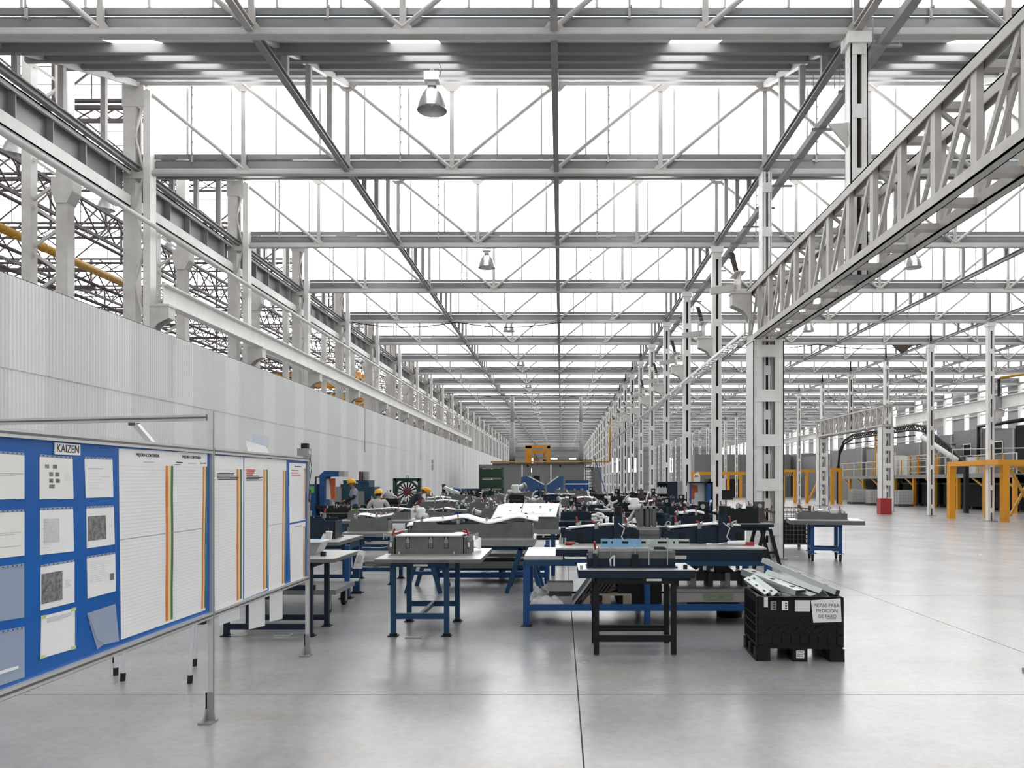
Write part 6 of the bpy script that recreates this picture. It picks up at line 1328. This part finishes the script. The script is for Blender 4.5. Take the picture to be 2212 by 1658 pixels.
    segs.append(('trousers', V['hipL'], V['hipR']))
    def cls(p):
        best = None
        for n2, a, b in segs:
            ab = b - a; u = max(0.0, min(1.0, (p - a).dot(ab) / max(1e-9, ab.length_squared))); d2 = (p - a - ab * u).length
            if best is None or d2 < best[0]: best = (d2, n2)
        return best[1]
    kinds = [cls(p.center) for p in me.polygons]
    for i_, p in enumerate(me.polygons):
        if kinds[i_] == 'hd' and (p.center - V['head']).dot(fw) < 0.0 and (p.center - V['neck']).dot(hd) > 0.06: kinds[i_] = 'hair'
    for n2, m_, off in (('shirt', shirt, 0.014), ('sleeve', sleeves, 0.010), ('trousers', trousers, 0.012), ('shoe', black_steel, 0.012), ('hair', ink, 0.008)):
        if m_ is skin: continue
        idx = {}; vv = []; ff = []
        for i_, p in enumerate(me.polygons):
            if kinds[i_] != n2: continue
            q = []
            for vi in p.vertices:
                if vi not in idx: idx[vi] = len(vv); v_ = me.vertices[vi]; vv.append(tuple(v_.co + v_.normal * off))
                q.append(idx[vi])
            ff.append(tuple(q))
        if ff:
            m2 = bpy.data.meshes.new(n2); m2.from_pydata(vv, [], ff); m2.update(); m2.materials.append(m_)
            for p in m2.polygons: p.use_smooth = True
            o2 = bpy.data.objects.new(n2, m2); col.objects.link(o2); o2.parent = t
    top = V['head'] + hd * 0.035
    M = Matrix((sd, fw, hd)).transposed().to_4x4(); M.translation = top
    hat = MB().lathe([(0.118, -0.005), (0.122, 0.02), (0.112, 0.07), (0.085, 0.115), (0.045, 0.135), (0, 0.14)], n=20)
    hat.v = [(x, y * 1.14, z) for x, y, z in hat.v]; hat.v = [tuple(M @ Vector(p)) for p in hat.v]; h_ = hat.build('hard_hat', hat_yellow, t, True)
    br = MB().lathe([(0.10, -0.012), (0.137, -0.016), (0.137, -0.006), (0.11, 0.0)], n=20)
    br.v = [tuple(M @ Vector((x, y * 1.12 + (0.045 * max(0, y) / 0.137), z - 0.012 * max(0, y) / 0.137))) for x, y, z in br.v]; br.build('hat_brim', hat_yellow, h_, True)
    for s in (-1, 1): MB().lathe([(0, -0.008), (0.009, 0), (0, 0.008)], tuple(V['head'] + fw*0.094 + sd*s*0.03 + hd*0.008), 8).build('eye', ink, t, True)
    return t
def joints(lean=0.0, yaw=0.0, arms=None, seat=False, drop=0.0):
    c, s = math.cos(lean), math.sin(lean)
    pz = 0.90 - drop; J = {'pelvis': (0, 0, pz)}
    def up(h, x=0.0, f=0.0): return (x, s*h + c*f, pz + c*h - s*f)
    J['spine'] = up(0.18); J['chest'] = up(0.37, 0, -0.01); J['neck'] = up(0.53, 0, 0.0)
    J['head'] = up(0.66, 0, 0.035); J['face'] = (math.sin(yaw), c*math.cos(yaw), -s*math.cos(yaw)*0.6)
    J['shL'] = up(0.46, -0.185); J['shR'] = up(0.46, 0.185)
    for sd_, sg in (('L', -1), ('R', 1)):
        e, w2 = arms[sd_]; J['el' + sd_] = e; J['wr' + sd_] = w2
        J['hip' + sd_] = (sg*0.10, 0.06 if seat else 0.0, pz - (0.06 if seat else 0.13))
        if seat: J['kn' + sd_] = (sg*0.13, 0.40, pz - 0.05); J['an' + sd_] = (sg*0.13, 0.40, 0.09); J['toe' + sd_] = (sg*0.14, 0.55, 0.04)
        else: J['kn' + sd_] = (sg*0.11, 0.03, (pz - 0.05) * 0.54); J['an' + sd_] = (sg*0.12, -0.02, 0.09); J['toe' + sd_] = (sg*0.13, 0.13, 0.04)
    return J
D = 24.4
person('standing worker in a grey shirt, black sleeves and yellow hard hat', (TX(766, D), D, 0), R(118), joints(0.06, -0.45, {'L': ((-0.30, 0.10, 1.12), (-0.22, 0.34, 1.05)), 'R': ((0.30, 0.06, 1.10), (0.27, 0.22, 0.93))}, False, 0.0), cloth_grey, cloth_black)
D = 22.8
person('seated worker seen from behind in a pale jacket and yellow hard hat', (TX(817, D), D, 0), R(8), joints(0.10, 0.25, {'L': ((-0.30, 0.10, 0.86), (-0.16, 0.32, 0.80)), 'R': ((0.30, 0.10, 0.86), (0.18, 0.32, 0.80))}, True, 0.30), cloth_pale, cloth_pale)
t = thing('work_stool', 'black stool under the seated worker in the pale jacket', 'stool', (TX(817, D), D - 0.02, 0)); MB().lathe([(0, 0.40), (0.17, 0.40), (0.18, 0.43), (0.17, 0.455), (0, 0.455)], n=18).build('seat', black_steel, t)
for a in range(4): MB().tube((0.08*math.cos(a*1.57+.78), 0.08*math.sin(a*1.57+.78), 0.40), (0.2*math.cos(a*1.57+.78), 0.2*math.sin(a*1.57+.78), 0), 0.014, 8).build('leg', mid_grey, t)
D = 23.9
person('worker bending over in a dark shirt and yellow hard hat beside the red drum', (TX(880, D), D, 0), R(-78), joints(0.80, 0.1, {'L': ((-0.22, 0.50, 0.98), (-0.10, 0.66, 0.86)), 'R': ((0.22, 0.46, 0.94), (0.12, 0.64, 0.84))}, False, 0.0), cloth_dark, skin)
# ---------------------------------------------------------------- far middle of the hall: crates, tarpaulins, booth
D = 44.0
def crate(label, x, y, z, w_, h, d_, m, group=None):
    t = thing('steel_crate', label, 'crate', (x, y, z), 0, group)
    MB().box(-w_/2, w_/2, -d_/2, d_/2, 0.05, 0.09).build('crate_floor', m, t)
    for s in (-1, 1):
        MB().box(-w_/2, w_/2, s*d_/2 - 0.02, s*d_/2 + 0.02, 0.09, h - 0.06).build('crate_side', m, t); MB().box(s*w_/2 - 0.02, s*w_/2 + 0.02, -d_/2, d_/2, 0.09, h - 0.06).build('crate_side', m, t)
        for s2 in (-1, 1): MB().box(s*w_/2 - 0.04, s*w_/2 + 0.04, s2*d_/2 - 0.04, s2*d_/2 + 0.04, 0, h).build('corner_post', m, t)
    MB().box(-w_*0.4, w_*0.1, -d_/2 - 0.028, -d_/2 - 0.021, h*0.86, h*0.90).build('pale_contents_edge', white_part, t)
    return t
crw = 47 * D / F; chh = 22 * D / F
chh = 0.6
for i in range(4): crate(('bottom', 'second', 'third', 'top')[i] + ' dark green steel crate in the stack before the booth', TX(1062, D), D, 0.0 + chh * i, crw, chh, 0.9, green_paint, 'green crates before the booth')
for i, (px, w2, lab) in enumerate(((1112, 42, 'dark green steel crate beside the stacked crates'), (1160, 44, 'dark green steel crate before the fallen blue tarpaulin'), (1010, 36, 'dark green steel crate beside the blue bins'))): crate(lab, TX(px, D), D, 0, w2*D/F, chh*1.05, 0.9, green_paint)
for px, lab, m_ in ((988, 'blue tipping bin with a grey load beside the partition', bright_blue), (1026, 'small blue bin next to the stacked green crates', navy)):
    t = thing('tipping_bin', lab, 'bin', (TX(px, 42.0), 42.0, 0)); MB().prism([(-0.4, 0.2), (0.35, 0.2), (0.45, 1.25), (-0.42, 1.25)], 'y', -0.4, 0.4).build('bin_body', m_, t); MB().box(-0.4, 0.4, -0.35, 0.35, 0, 0.2).build('bin_base', black_steel, t)
t = thing('sloped_sheet_rack', 'rack of sloping grey sheets beside the partition', 'rack', (TX(978, 40.0), 40.0, 0))
for i in range(5): MB().bar((-0.45, -0.3 + 0.1*i, 1.30 + 0.02*i), (0.45, -0.3 + 0.1*i, 0.95 + 0.02*i), 0.04, 0.5, (0,1,0)).build('sloping_sheet', galv, t)
for x in (-0.45, 0.45): MB().box(x - 0.03, x + 0.03, -0.4, 0.4, 0, 1.5 if x < 0 else 1.0).build('rack_post', black_steel, t)
MB().box(-0.5, 0.5, -0.4, 0.4, 0.3, 0.7).build('rack_base', teal, t)
for pts, lab in (([(1127, 1066), (1170, 1066), (1176, 1046), (1160, 1036), (1140, 1027), (1127, 1030)], 'bright blue tarpaulin hood sloping down to a pale pole'), ([(1182, 1072), (1217, 1072), (1217, 1028), (1207, 1028), (1182, 1046)], 'bright blue tarpaulin hood with a pale sloping edge')):
    Dq = 47.0; t = thing('tarpaulin_hood', lab, 'tarpaulin', (TX(pts[0][0], Dq), Dq, 0)); q = [(TX(a, Dq), TZ(b, Dq)) for a, b in pts]; q[0] = (q[0][0], 0.0); q[1] = (q[1][0], 0.0)
    MB().prism(q, 'y', Dq - 0.5, Dq + 0.5).build('cover', tarp_blue, t, world=True)
    e_ = q[-2:] if 'edge' in lab else q[-3:-1]; MB().bar((q[-2][0], Dq - 0.52, q[-2][1]), (q[-1][0] if 'edge' in lab else q[2][0], Dq - 0.52, q[-1][1] if 'edge' in lab else q[2][1]), 0.05, 0.06).build('pale_pole', white_part, t, world=True)
t = thing('blue_skip', 'long blue skip with a pale stripe before the booth stairs', 'skip', (TX(1246, 48.0), 48.0, 0)); w2 = 50*48/F
MB().box(-w2/2, w2/2, -0.5, 0.5, 0.55, TZ(1037, 48.0)).build('skip_body', MATS['bright_blue_paint'], t); MB().box(-w2/2, w2/2, -0.51, -0.5, 1.45, 1.52).build('pale_stripe', white_part, t); MB().box(-w2*0.42, w2*0.42, -0.45, 0.45, 0, 0.55).build('green_base', green_paint, t)
# grey booth
DB = 60.0; bx = lambda px: TX(px, DB); bz = lambda py: TZ(py, DB)
bt = thing('grey_booth', 'wide grey machine booth closing the end of the table rows', 'booth', (bx(1170), DB, 0))
def bq(n, mb, m, p=None): return mb.build(n, m, p or bt, world=True)
for a, b in ((1034, 1062), (1062, 1124), (1124, 1148), (1148, 1162), (1162, 1190), (1190, 1262)): bq('wall_panel', MB().box(bx(a) + 0.02, bx(b) - 0.02, DB, DB + 0.1, 0, bz(1008)), machine_grey)
bq('dark_doorway', MB().box(bx(1152), bx(1166), DB - 0.03, DB, 0.9, bz(1027)), machine_dark)
bq('roof_slab', MB().box(bx(1064), bx(1262), DB - 0.1, DB + 6, bz(1003), bz(1000)), dark_steel); bq('roof_fascia', MB().box(bx(1034), bx(1262), DB - 0.02, DB + 6, bz(1008), bz(1003)), machine_grey)
bq('rear_box', MB().box(bx(1172), bx(1282), DB + 3, DB + 6, bz(1000), bz(990)), machine_grey)
for px in (1128, 1190): bq('white_post', MB().box(bx(px) - 0.05, bx(px) + 0.05, DB - 0.1, DB, 0.5, bz(1003)), white_part)
for px in (1140, 1210): bq('vent_box', MB().box(bx(px) - 0.07, bx(px) + 0.07, DB - 0.08, DB, bz(1008), bz(1002)), machine_dark)
bq('side_block', MB().box(bx(1282), bx(1302), DB + 1.5, DB + 5, 0, bz(1008)), machine_grey)
st = thing('booth_stairs', 'dark steel stairs with handrails at the end of the grey booth', 'stairs', (bx(1280), DB - 1, 0))
for i in range(12): MB().box(bx(1264) + 0.0, bx(1282), DB - 2.6 + 0.2*i, DB - 2.42 + 0.2*i, 0.22*i + 0.1, 0.22*i + 0.14).build('tread', dark_steel, st, world=True)
for px in (1264, 1282): MB().bar((bx(px), DB - 2.6, 0.1), (bx(px), DB - 0.2, 2.75), 0.05, 0.18).build('stringer', dark_steel, st, world=True); MB().bar((bx(px) + (0.9 if px > 1270 else 0), DB - 3.4, 0.4), (bx(px), DB - 0.2, 3.6), 0.05, 0.05).build('handrail', bright_blue if px > 1270 else dark_steel, st, world=True)
MB().box(bx(1263), bx(1283), DB - 0.2, DB + 1, 2.65, 2.75).build('landing', dark_steel, st, world=True)
for px in (1264, 1282): MB().box(bx(px) - 0.03, bx(px) + 0.03, DB - 0.2, DB - 0.14, 2.75, bz(1000)).build('landing_post', dark_steel, st, world=True)
for px, lab in ((1103, 'tall grey exhaust stack rising from the booth beside the partition'), (1256, 'tall grey exhaust stack rising above the booth stairs')):
    t = thing('exhaust_stack', lab, 'exhaust stack', (bx(px), DB + 2, bz(1000))); r_ = 0.19 if px < 1200 else 0.16
    MB().tube((0, 0, 0), (0, 0, 3.3), r_, 16).build('upper_duct', grey_steel, t, True); MB().tube((0, 0, 0), (0, 0, 1.6), r_ * 1.18, 16).build('lower_duct', mid_grey, t, True); MB().tube((0, 0, 0), (0, 0, 0.3), r_*1.3, 16).build('duct_collar', navy, t, True); MB().tube((0, 0, 3.3), (0, 0, 5.3), r_*0.8, 16).build('top_duct', grey_steel, t, True)
t = thing('roof_gantry', 'yellow orange guard frame standing on the booth roof', 'frame', (bx(1160), DB + 1.5, bz(1000)))
for a, b in ((1133, 1147), (1181, 1188)): MB().box(bx(a), bx(b), DB + 1.4, DB + 1.7, bz(1000), bz(961)).build('gantry_post', yellow, t, world=True)
MB().box(bx(1133), bx(1188), DB + 1.4, DB + 1.7, bz(966), bz(959)).build('gantry_beam', yellow, t, world=True); MB().box(bx(1150), bx(1153), DB + 3, DB + 3.1, bz(1000), bz(966)).build('rear_post', yellow, t, world=True); MB().box(bx(1172), bx(1176), DB + 3, DB + 3.1, bz(1000), bz(966)).build('rear_post', yellow, t, world=True); MB().box(bx(1147), bx(1181), DB + 2.6, DB + 2.8, bz(975), bz(969)).build('rear_beam', yellow, t, world=True)
MB().prism([(bx(1153), bz(1000)), (bx(1165), bz(1000)), (bx(1163), bz(988)), (bx(1154), bz(977))], 'y', DB + 1.9, DB + 2.5).build('grey_hood', machine_grey, t, world=True)
o = MB().pipe([(bx(1062), DB - 0.6, bz(998)), (bx(1316), DB - 0.6, bz(997)), (bx(1317), DB - 0.6, bz(905))], 0.06, 10).build('gas_pipe', amber, None, True); tag(o, 'amber gas pipe running along the booth front and up', 'pipe')
# ---------------------------------------------------------------- mezzanine and paint line on the right
MX, MY0, MY1, MZ = 23.4, 40.5, 66.0, 2.06
mz = thing('mezzanine', 'steel mezzanine deck with handrails beyond the red bin', 'mezzanine', (MX, 52, 0))
def m3(n, mb, m): return mb.build(n, m, mz, world=True)
m3('deck', MB().box(MX, X3 - 0.4, MY0, MY1, MZ - 0.06, MZ), machine_grey); m3('edge_beam', MB().box(MX - 0.04, MX, MY0, MY1, MZ - 0.22, MZ + 0.02), mid_grey)
yv = MY0 + 0.2; i = 0
while yv < MY1:
    m3('deck_post', MB().box(MX - 0.02, MX + 0.16, yv - 0.09, yv + 0.09, 0, MZ - 0.22), amber if i % 2 else yellow)
    m3('knee_brace', MB().bar((MX + 0.06, yv + 0.1, MZ - 0.7), (MX + 0.06, yv + 1.3, MZ - 0.2), 0.09, 0.09), amber)
    m3('deck_post', MB().box(MX + 3.0, MX + 3.16, yv - 0.08, yv + 0.08, 0, MZ - 0.1), dark_steel); yv += 2.9; i += 1
for h_ in (0.55, 1.05): m3('handrail', MB().tube((MX + 0.05, MY0, MZ + h_), (MX + 0.05, MY1, MZ + h_), 0.025, 6), cream_steel)
yv = MY0; i = 0
while yv < MY1: m3('rail_post', MB().box(MX + 0.02, MX + 0.08, yv - 0.03, yv + 0.03, MZ, MZ + 1.07), yellow if i % 2 else cream_steel); yv += 1.25; i += 1
yv = MY0
o = MB().box(MX + 3.4, MX + 3.5, MY0, MY1, 0, MZ - 0.1).build('void_backdrop', machine_dark); tag(o, 'dark enclosure wall under the mezzanine deck', 'backdrop')  # near-black sheet put in for the shaded void under the deck
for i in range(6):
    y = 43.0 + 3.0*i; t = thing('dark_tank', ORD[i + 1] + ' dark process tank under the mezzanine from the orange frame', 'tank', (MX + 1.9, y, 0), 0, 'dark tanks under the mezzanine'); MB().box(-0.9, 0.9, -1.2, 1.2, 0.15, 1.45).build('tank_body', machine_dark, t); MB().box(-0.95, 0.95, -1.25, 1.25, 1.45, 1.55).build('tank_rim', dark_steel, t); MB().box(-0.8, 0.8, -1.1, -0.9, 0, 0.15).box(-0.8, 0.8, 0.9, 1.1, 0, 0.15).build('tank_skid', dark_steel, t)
ln = thing('paint_oven', 'long grey oven housing on the mezzanine deck', 'oven', (MX + 3.3, 53, MZ))
for j, (a, b) in enumerate(((41.0, 44.0), (44.0, 47.5), (47.5, 51.0), (51.0, 55.5), (55.5, 60.5), (60.5, 65.5), (66.2, 74.0), (74.0, 83.0), (83.0, 92.0))):
    h_ = (4.75, 4.6, 4.85, 4.7, 4.4, 4.3, 4.5, 4.2, 4.6)[j]; MB().box(MX + 2.0, X3 - 1.0, a + 0.02, b - 0.02, MZ if j < 6 else 0.0, h_).build('housing_panel', machine_grey if j not in (0,) else machine_dark, ln, world=True)
    MB().box(MX + 1.9, MX + 2.0, a, a + 0.12, MZ, h_).build('housing_post', grey_steel, ln, world=True)
    if j in (1, 2, 3):
        wn = MB().box(MX + 1.96, MX + 1.99, a + 1.2, a + 2.1, 3.2, 4.0).build('window_frame', white_part, ln, world=True); MB().box(MX + 1.94, MX + 1.958, a + 1.28, a + 2.02, 3.28, 3.92).build('window_pane', machine_dark, wn, world=True)
MB().box(MX + 1.95, MX + 2.0, 41.4, 43.8, MZ, 4.3).build('dark_opening', machine_dark, ln, world=True)
MB().pipe([(MX + 1.85, 47.6, MZ), (MX + 1.85, 47.6, 4.95), (MX + 1.85, 43.0, 5.0)], 0.11, 10).build('dark_duct', black_steel, ln, True, world=True)
for i, (y, w2, h_, m_) in enumerate(((58.9, 2.2, 1.75, cabinet_white), (56.9, 1.3, 1.45, white_part), (55.2, 1.4, 1.35, cabinet_white), (46.0, 1.0, 1.0, white_part))):
    t = thing('control_cabinet', ('tall cream control cabinet on the mezzanine', 'white cabinet with black vents on the mezzanine', 'cream cabinet beside the vented one on the mezzanine', 'small white cabinet by the dark duct on the mezzanine')[i], 'cabinet', (MX + 0.9, y, MZ)); MB().box(-0.3, 0.3, -w2/2, w2/2, 0, h_).build('cabinet_body', m_, t); MB().box(-0.32, -0.3, -w2/2 + 0.05, -0.02, 0.08, h_ - 0.06).build('cabinet_door', m_, t); MB().box(-0.32, -0.3, 0.02, w2/2 - 0.05, 0.08, h_ - 0.06).build('cabinet_door', m_, t)
    if i == 1:
        for z in (0.25, 0.65, 0.95): MB().box(-0.34, -0.32, 0.2, 0.45, z, z + 0.2).build('black_vent', ink, t)
for i in range(5):
    t = thing('filter_column', ORD[i + 1] + ' dark filter column on the mezzanine from the dark duct', 'filter', (MX + 1.2, 49.3 + 0.75*i, MZ), 0, 'filter columns on the mezzanine'); MB().lathe([(0, 0), (0.25, 0), (0.25, 1.5), (0.12, 1.75), (0.12, 2.0), (0, 2.0)], n=14).build('filter_body', mid_grey, t, True); MB().box(-0.2, 0.2, -0.2, 0.2, 1.9, 2.05).build('filter_cap', tank_grey, t)
t = thing('rail_cage', 'yellow handrail cage in front of the filter columns', 'railing', (MX + 0.3, 51, MZ))
for y in (49.4, 50.7, 52.0, 53.3): MB().box(MX + 0.2, MX + 0.3, y - 0.05, y + 0.05, MZ, MZ + 1.3).build('cage_post', yellow, t, world=True)
for z in (0.15, 0.5, 0.9, 1.27): MB().box(MX + 0.22, MX + 0.28, 49.4, 53.3, MZ + z, MZ + z + 0.06).build('cage_rail', cream_steel, t, world=True)
t = thing('yellow_portal', 'tall yellow pipe portal behind the cream cabinets', 'portal', (MX + 0.4, 58, MZ))
for y in (56.6, 59.6): MB().box(MX + 0.35, MX + 0.45, y - 0.05, y + 0.05, MZ, 5.2).build('portal_post', yellow, t, world=True)
MB().box(MX + 0.35, MX + 0.45, 56.6, 59.6, 5.1, 5.22).build('portal_beam', yellow, t, world=True)
# overhead conveyor
cv = thing('overhead_conveyor', 'black overhead chain conveyor arching over the mezzanine machines', 'conveyor', (20.6, 52, 4))
cp_ = [(20.6, 58.5, 2.8), (20.6, 58.2, 3.9), (20.6, 57.2, 4.65), (20.6, 55.5, 4.95), (20.6, 46.0, 4.95), (20.7, 44.8, 4.75), (20.9, 42.6, 3.6), (21.0, 40.8, 2.5)]
for dz in (0.0, -0.28):
    MB().pipe([(x, y, z + dz) for x, y, z in cp_], 0.07, 6).build('track_rail', black_steel, cv, world=True)
zz = MB()
for a, b in zip(cp_, cp_[1:]):
    n = max(2, int((Vector(b) - Vector(a)).length / 0.35)); A, B_ = Vector(a), Vector(b)
    for i in range(n):
        p, q = A.lerp(B_, i/n), A.lerp(B_, (i + 0.5)/n); r2_ = A.lerp(B_, (i + 1)/n); zz.bar(p, q - Vector((0,0,.28)), 0.045, 0.045); zz.bar(q - Vector((0,0,.28)), r2_, 0.045, 0.045)
o = zz.build('chain_lacing', black_steel, cv, world=True); o['kind'] = 'stuff'
da = MB()
for i in range(22): y = 56.5 - 0.5*i; da.box(20.57, 20.63, y - 0.16, y + 0.16, 4.28, 4.36)
o = da.build('carrier_bar', black_steel, cv, world=True); o['kind'] = 'stuff'
for y in (47.9, 53.2): MB().tube((20.6, y, 4.97), (20.6, y, 8.2), 0.02, 6).build('hanger_rod', mid_grey, cv, world=True)
MB().box(20.5, 20.7, 58.4, 58.6, 0, 2.8).build('conveyor_leg', black_steel, cv, world=True); MB().box(20.9, 21.1, 40.7, 40.9, 0, 2.5).build('conveyor_leg', black_steel, cv, world=True)
o = MB().tube((20.0, 43.6, 4.1), (20.4, 40.6, 2.75), 0.13, 12).build('sloping_chute', white_steel, None, True); tag(o, 'white sloping tube chute coming down beside the orange frame', 'chute')
# orange guard frames
gf = thing('guard_frame', 'orange guard frame with a mesh panel around the near machine column', 'frame', (17.8, 34, 0))
ZG = 2.50
for (x, y) in ((17.3, 34.9), (17.98, 31.9), (19.15, 35.3)): MB().box(x - 0.13, x + 0.13, y - 0.13, y + 0.13, 0, ZG - 0.2).build('frame_post', yellow, gf, world=True)
MB().bar((17.3, 35.03, ZG - 0.1), (17.3, 31.0, ZG - 0.1), 0.2, 0.2).build('frame_beam', yellow, gf, world=True); MB().bar((17.2, 31.9, ZG - 0.1), (21.5, 31.9, ZG - 0.1), 0.2, 0.2).build('frame_beam', yellow, gf, world=True); MB().bar((17.2, 35.0, ZG - 0.1), (21.0, 35.4, ZG - 0.1), 0.2, 0.2).build('frame_beam', amber, gf, world=True)
ms = MB()
for i in range(9): ms.bar((18.4 + 0.12*i, 32.1, ZG - 0.25), (18.9 + 0.12*i, 32.1, ZG - 0.55), 0.05, 0.03)
ms.build('mesh_panel', amber, gf, world=True)
MB().tube((17.35, 34.9, ZG + 0.55), (21.5, 31.95, ZG + 0.55), 0.025, 6).build('top_rail', cream_steel, gf, world=True); MB().tube((17.35, 34.9, ZG), (17.35, 34.9, ZG + 0.57), 0.025, 6).tube((21.4, 32.0, ZG), (21.4, 32.0, ZG + 0.57), 0.025, 6).build('rail_post', cream_steel, gf, world=True)
MB().bar((20.2, 35.4, 0.1), (21.4, 35.5, ZG - 0.3), 0.1, 0.1).bar((21.4, 35.5, 0.1), (20.2, 35.4, ZG - 0.3), 0.1, 0.1).build('cross_brace', amber, gf, world=True)
MB().box(21.3, 21.5, 35.4, 35.6, 0, ZG - 0.2).build('frame_post', amber, gf, world=True); MB().box(21.3, 21.5, 31.8, 32.0, 0, ZG - 0.2).build('frame_post', yellow, gf, world=True)
pf = thing('portal_frame', 'orange portal frame beside the massive column of the machine row', 'frame', (20, 57, 0))
for px in (1798, 1815): MB().box(TX(px, 57) - 0.11, TX(px, 57) + 0.11, 56.9, 57.1, 0, 2.35).build('frame_post', yellow, pf, world=True)
MB().box(TX(1794, 57), TX(1819, 57), 56.9, 57.1, 2.35, 2.6).build('frame_beam', yellow, pf, world=True)
pf = thing('conveyor_guard', 'orange conveyor guard with a striped mesh beyond the castor table', 'frame', (18, 60, 0))
for px in (1692, 1717, 1743): MB().box(TX(px, 60) - 0.1, TX(px, 60) + 0.1, 59.9, 60.1, 0, 2.35).build('frame_post', yellow, pf, world=True)
MB().box(TX(1685, 60), TX(1768, 60), 59.9, 60.1, 2.35, 2.55).build('frame_beam', yellow, pf, world=True); MB().bar((TX(1745, 60), 60, 0.1), (TX(1768, 60), 60, 1.7), 0.12, 0.12).build('sloping_brace', yellow, pf, world=True); MB().box(TX(1765, 60), TX(1770, 60), 59.9, 60.1, 0, 2.35).build('frame_post', amber, pf, world=True)
for i in range(10): MB().bar((TX(1688, 60) + 0.16*i, 59.86, 2.05), (TX(1688, 60) + 0.16*i + 0.1, 59.86, 2.35), 0.07, 0.03).build('mesh_stripe', amber, pf, world=True)
pf = thing('far_guard', 'far orange conveyor guard behind the blue cabinet', 'frame', (16, 78, 0))
for px in (1497, 1573, 1600, 1662, 1688): MB().box(TX(px, 78) - 0.12, TX(px, 78) + 0.12, 77.9, 78.1, 0, 2.3).build('frame_post', yellow, pf, world=True)
MB().box(TX(1490, 78), TX(1692, 78), 77.9, 78.1, 2.3, 2.6).build('frame_beam', yellow, pf, world=True)
o = MB().box(TX(1500, 86), TX(1708, 86), 86, 89, 0, 4.6).build('far_housing', machine_grey); tag(o, 'long grey housing behind the far orange guard', 'machine')
o = MB().box(TX(1530, 81), TX(1600, 81), 81, 83, 0, 1.9).build('dark_machine', machine_dark); tag(o, 'dark machine block under the far orange guard', 'machine')
o = MB().box(TX(1600, 82), TX(1680, 82), 82, 84, 0, 1.4).build('grey_rack_block', mid_grey); tag(o, 'grey stack of racks under the far orange guard', 'rack')
for (px, D_, lab) in ((1850, 57.5, 'white caged liquid tote beside the orange portal frame'), (1868, 60.0, 'white caged liquid tote behind the first one'), (1889, 55.0, 'white caged liquid tote partly hidden by the massive column'), (1950, 51.8, 'white caged liquid tote standing before the dark tanks')):
    t = thing('caged_tote', lab, 'tote', (min(TX(px, D_), MX - 0.7), D_, 0)); MB().box(-0.45, 0.45, -0.45, 0.45, 0.16, 1.05).build('tote_tank', ibc, t); MB().box(-0.5, 0.5, -0.5, 0.5, 0, 0.14).build('tote_pallet', dark_steel, t)
    cg = MB(); mesh_panel(cg, 'y', -0.48, 0.96, 0.14, 1.08, 6, 5); mesh_panel(cg, 'y', 0.48, 0.96, 0.14, 1.08, 6, 5); mesh_panel(cg, 'x', -0.48, 0.96, 0.14, 1.08, 6, 5); mesh_panel(cg, 'x', 0.48, 0.96, 0.14, 1.08, 6, 5); cg.build('tote_cage', tank_grey, t)
D = FD(1110); t = thing('red_bin', 'red open topped bin standing at the foot of the massive column', 'bin', (TX(1910, D), D, 0)); MB().prism([(-0.26, 0), (0.28, 0), (0.275, 0.79), (-0.285, 0.79)], 'y', -0.25, -0.23).build('front_panel', red_paint, t); MB().prism([(-0.26, 0), (0.28, 0), (0.275, 0.79), (-0.285, 0.79)], 'y', 0.23, 0.25).build('rear_panel', red_paint, t)
for s in (-1, 1): MB().box(s*0.265 - 0.01, s*0.265 + 0.01, -0.23, 0.23, 0, 0.785).build('side_panel', red_paint, t)
MB().box(-0.255, 0.255, -0.23, 0.23, 0.02, 0.04).build('bin_floor', maroon, t)
t = thing('switch_box', 'grey switch box and black cable on the near machine column', 'box', (X2 + 0.35, YK(4) - 0.1, 4.6)); MB().box(-0.12, 0.12, -0.12, 0.12, 0, 0.5).build('box_case', tank_grey, t); MB().box(-0.16, -0.06, -0.16, -0.1, 0.5, 1.2).build('cable_loop', black_steel, t); MB().bar((-0.22, 0, -0.15), (0.1, 0, 0.02), 0.05, 0.05).build('box_bracket', mid_grey, t)
o = MB().tube((X2 + 0.3, YK(4) - 0.2, 5.85), (21.5, 26.0, 6.2), 0.06, 8).build('amber_pipe', amber, None, True); tag(o, 'amber pipe leading off from the switch box column', 'pipe')
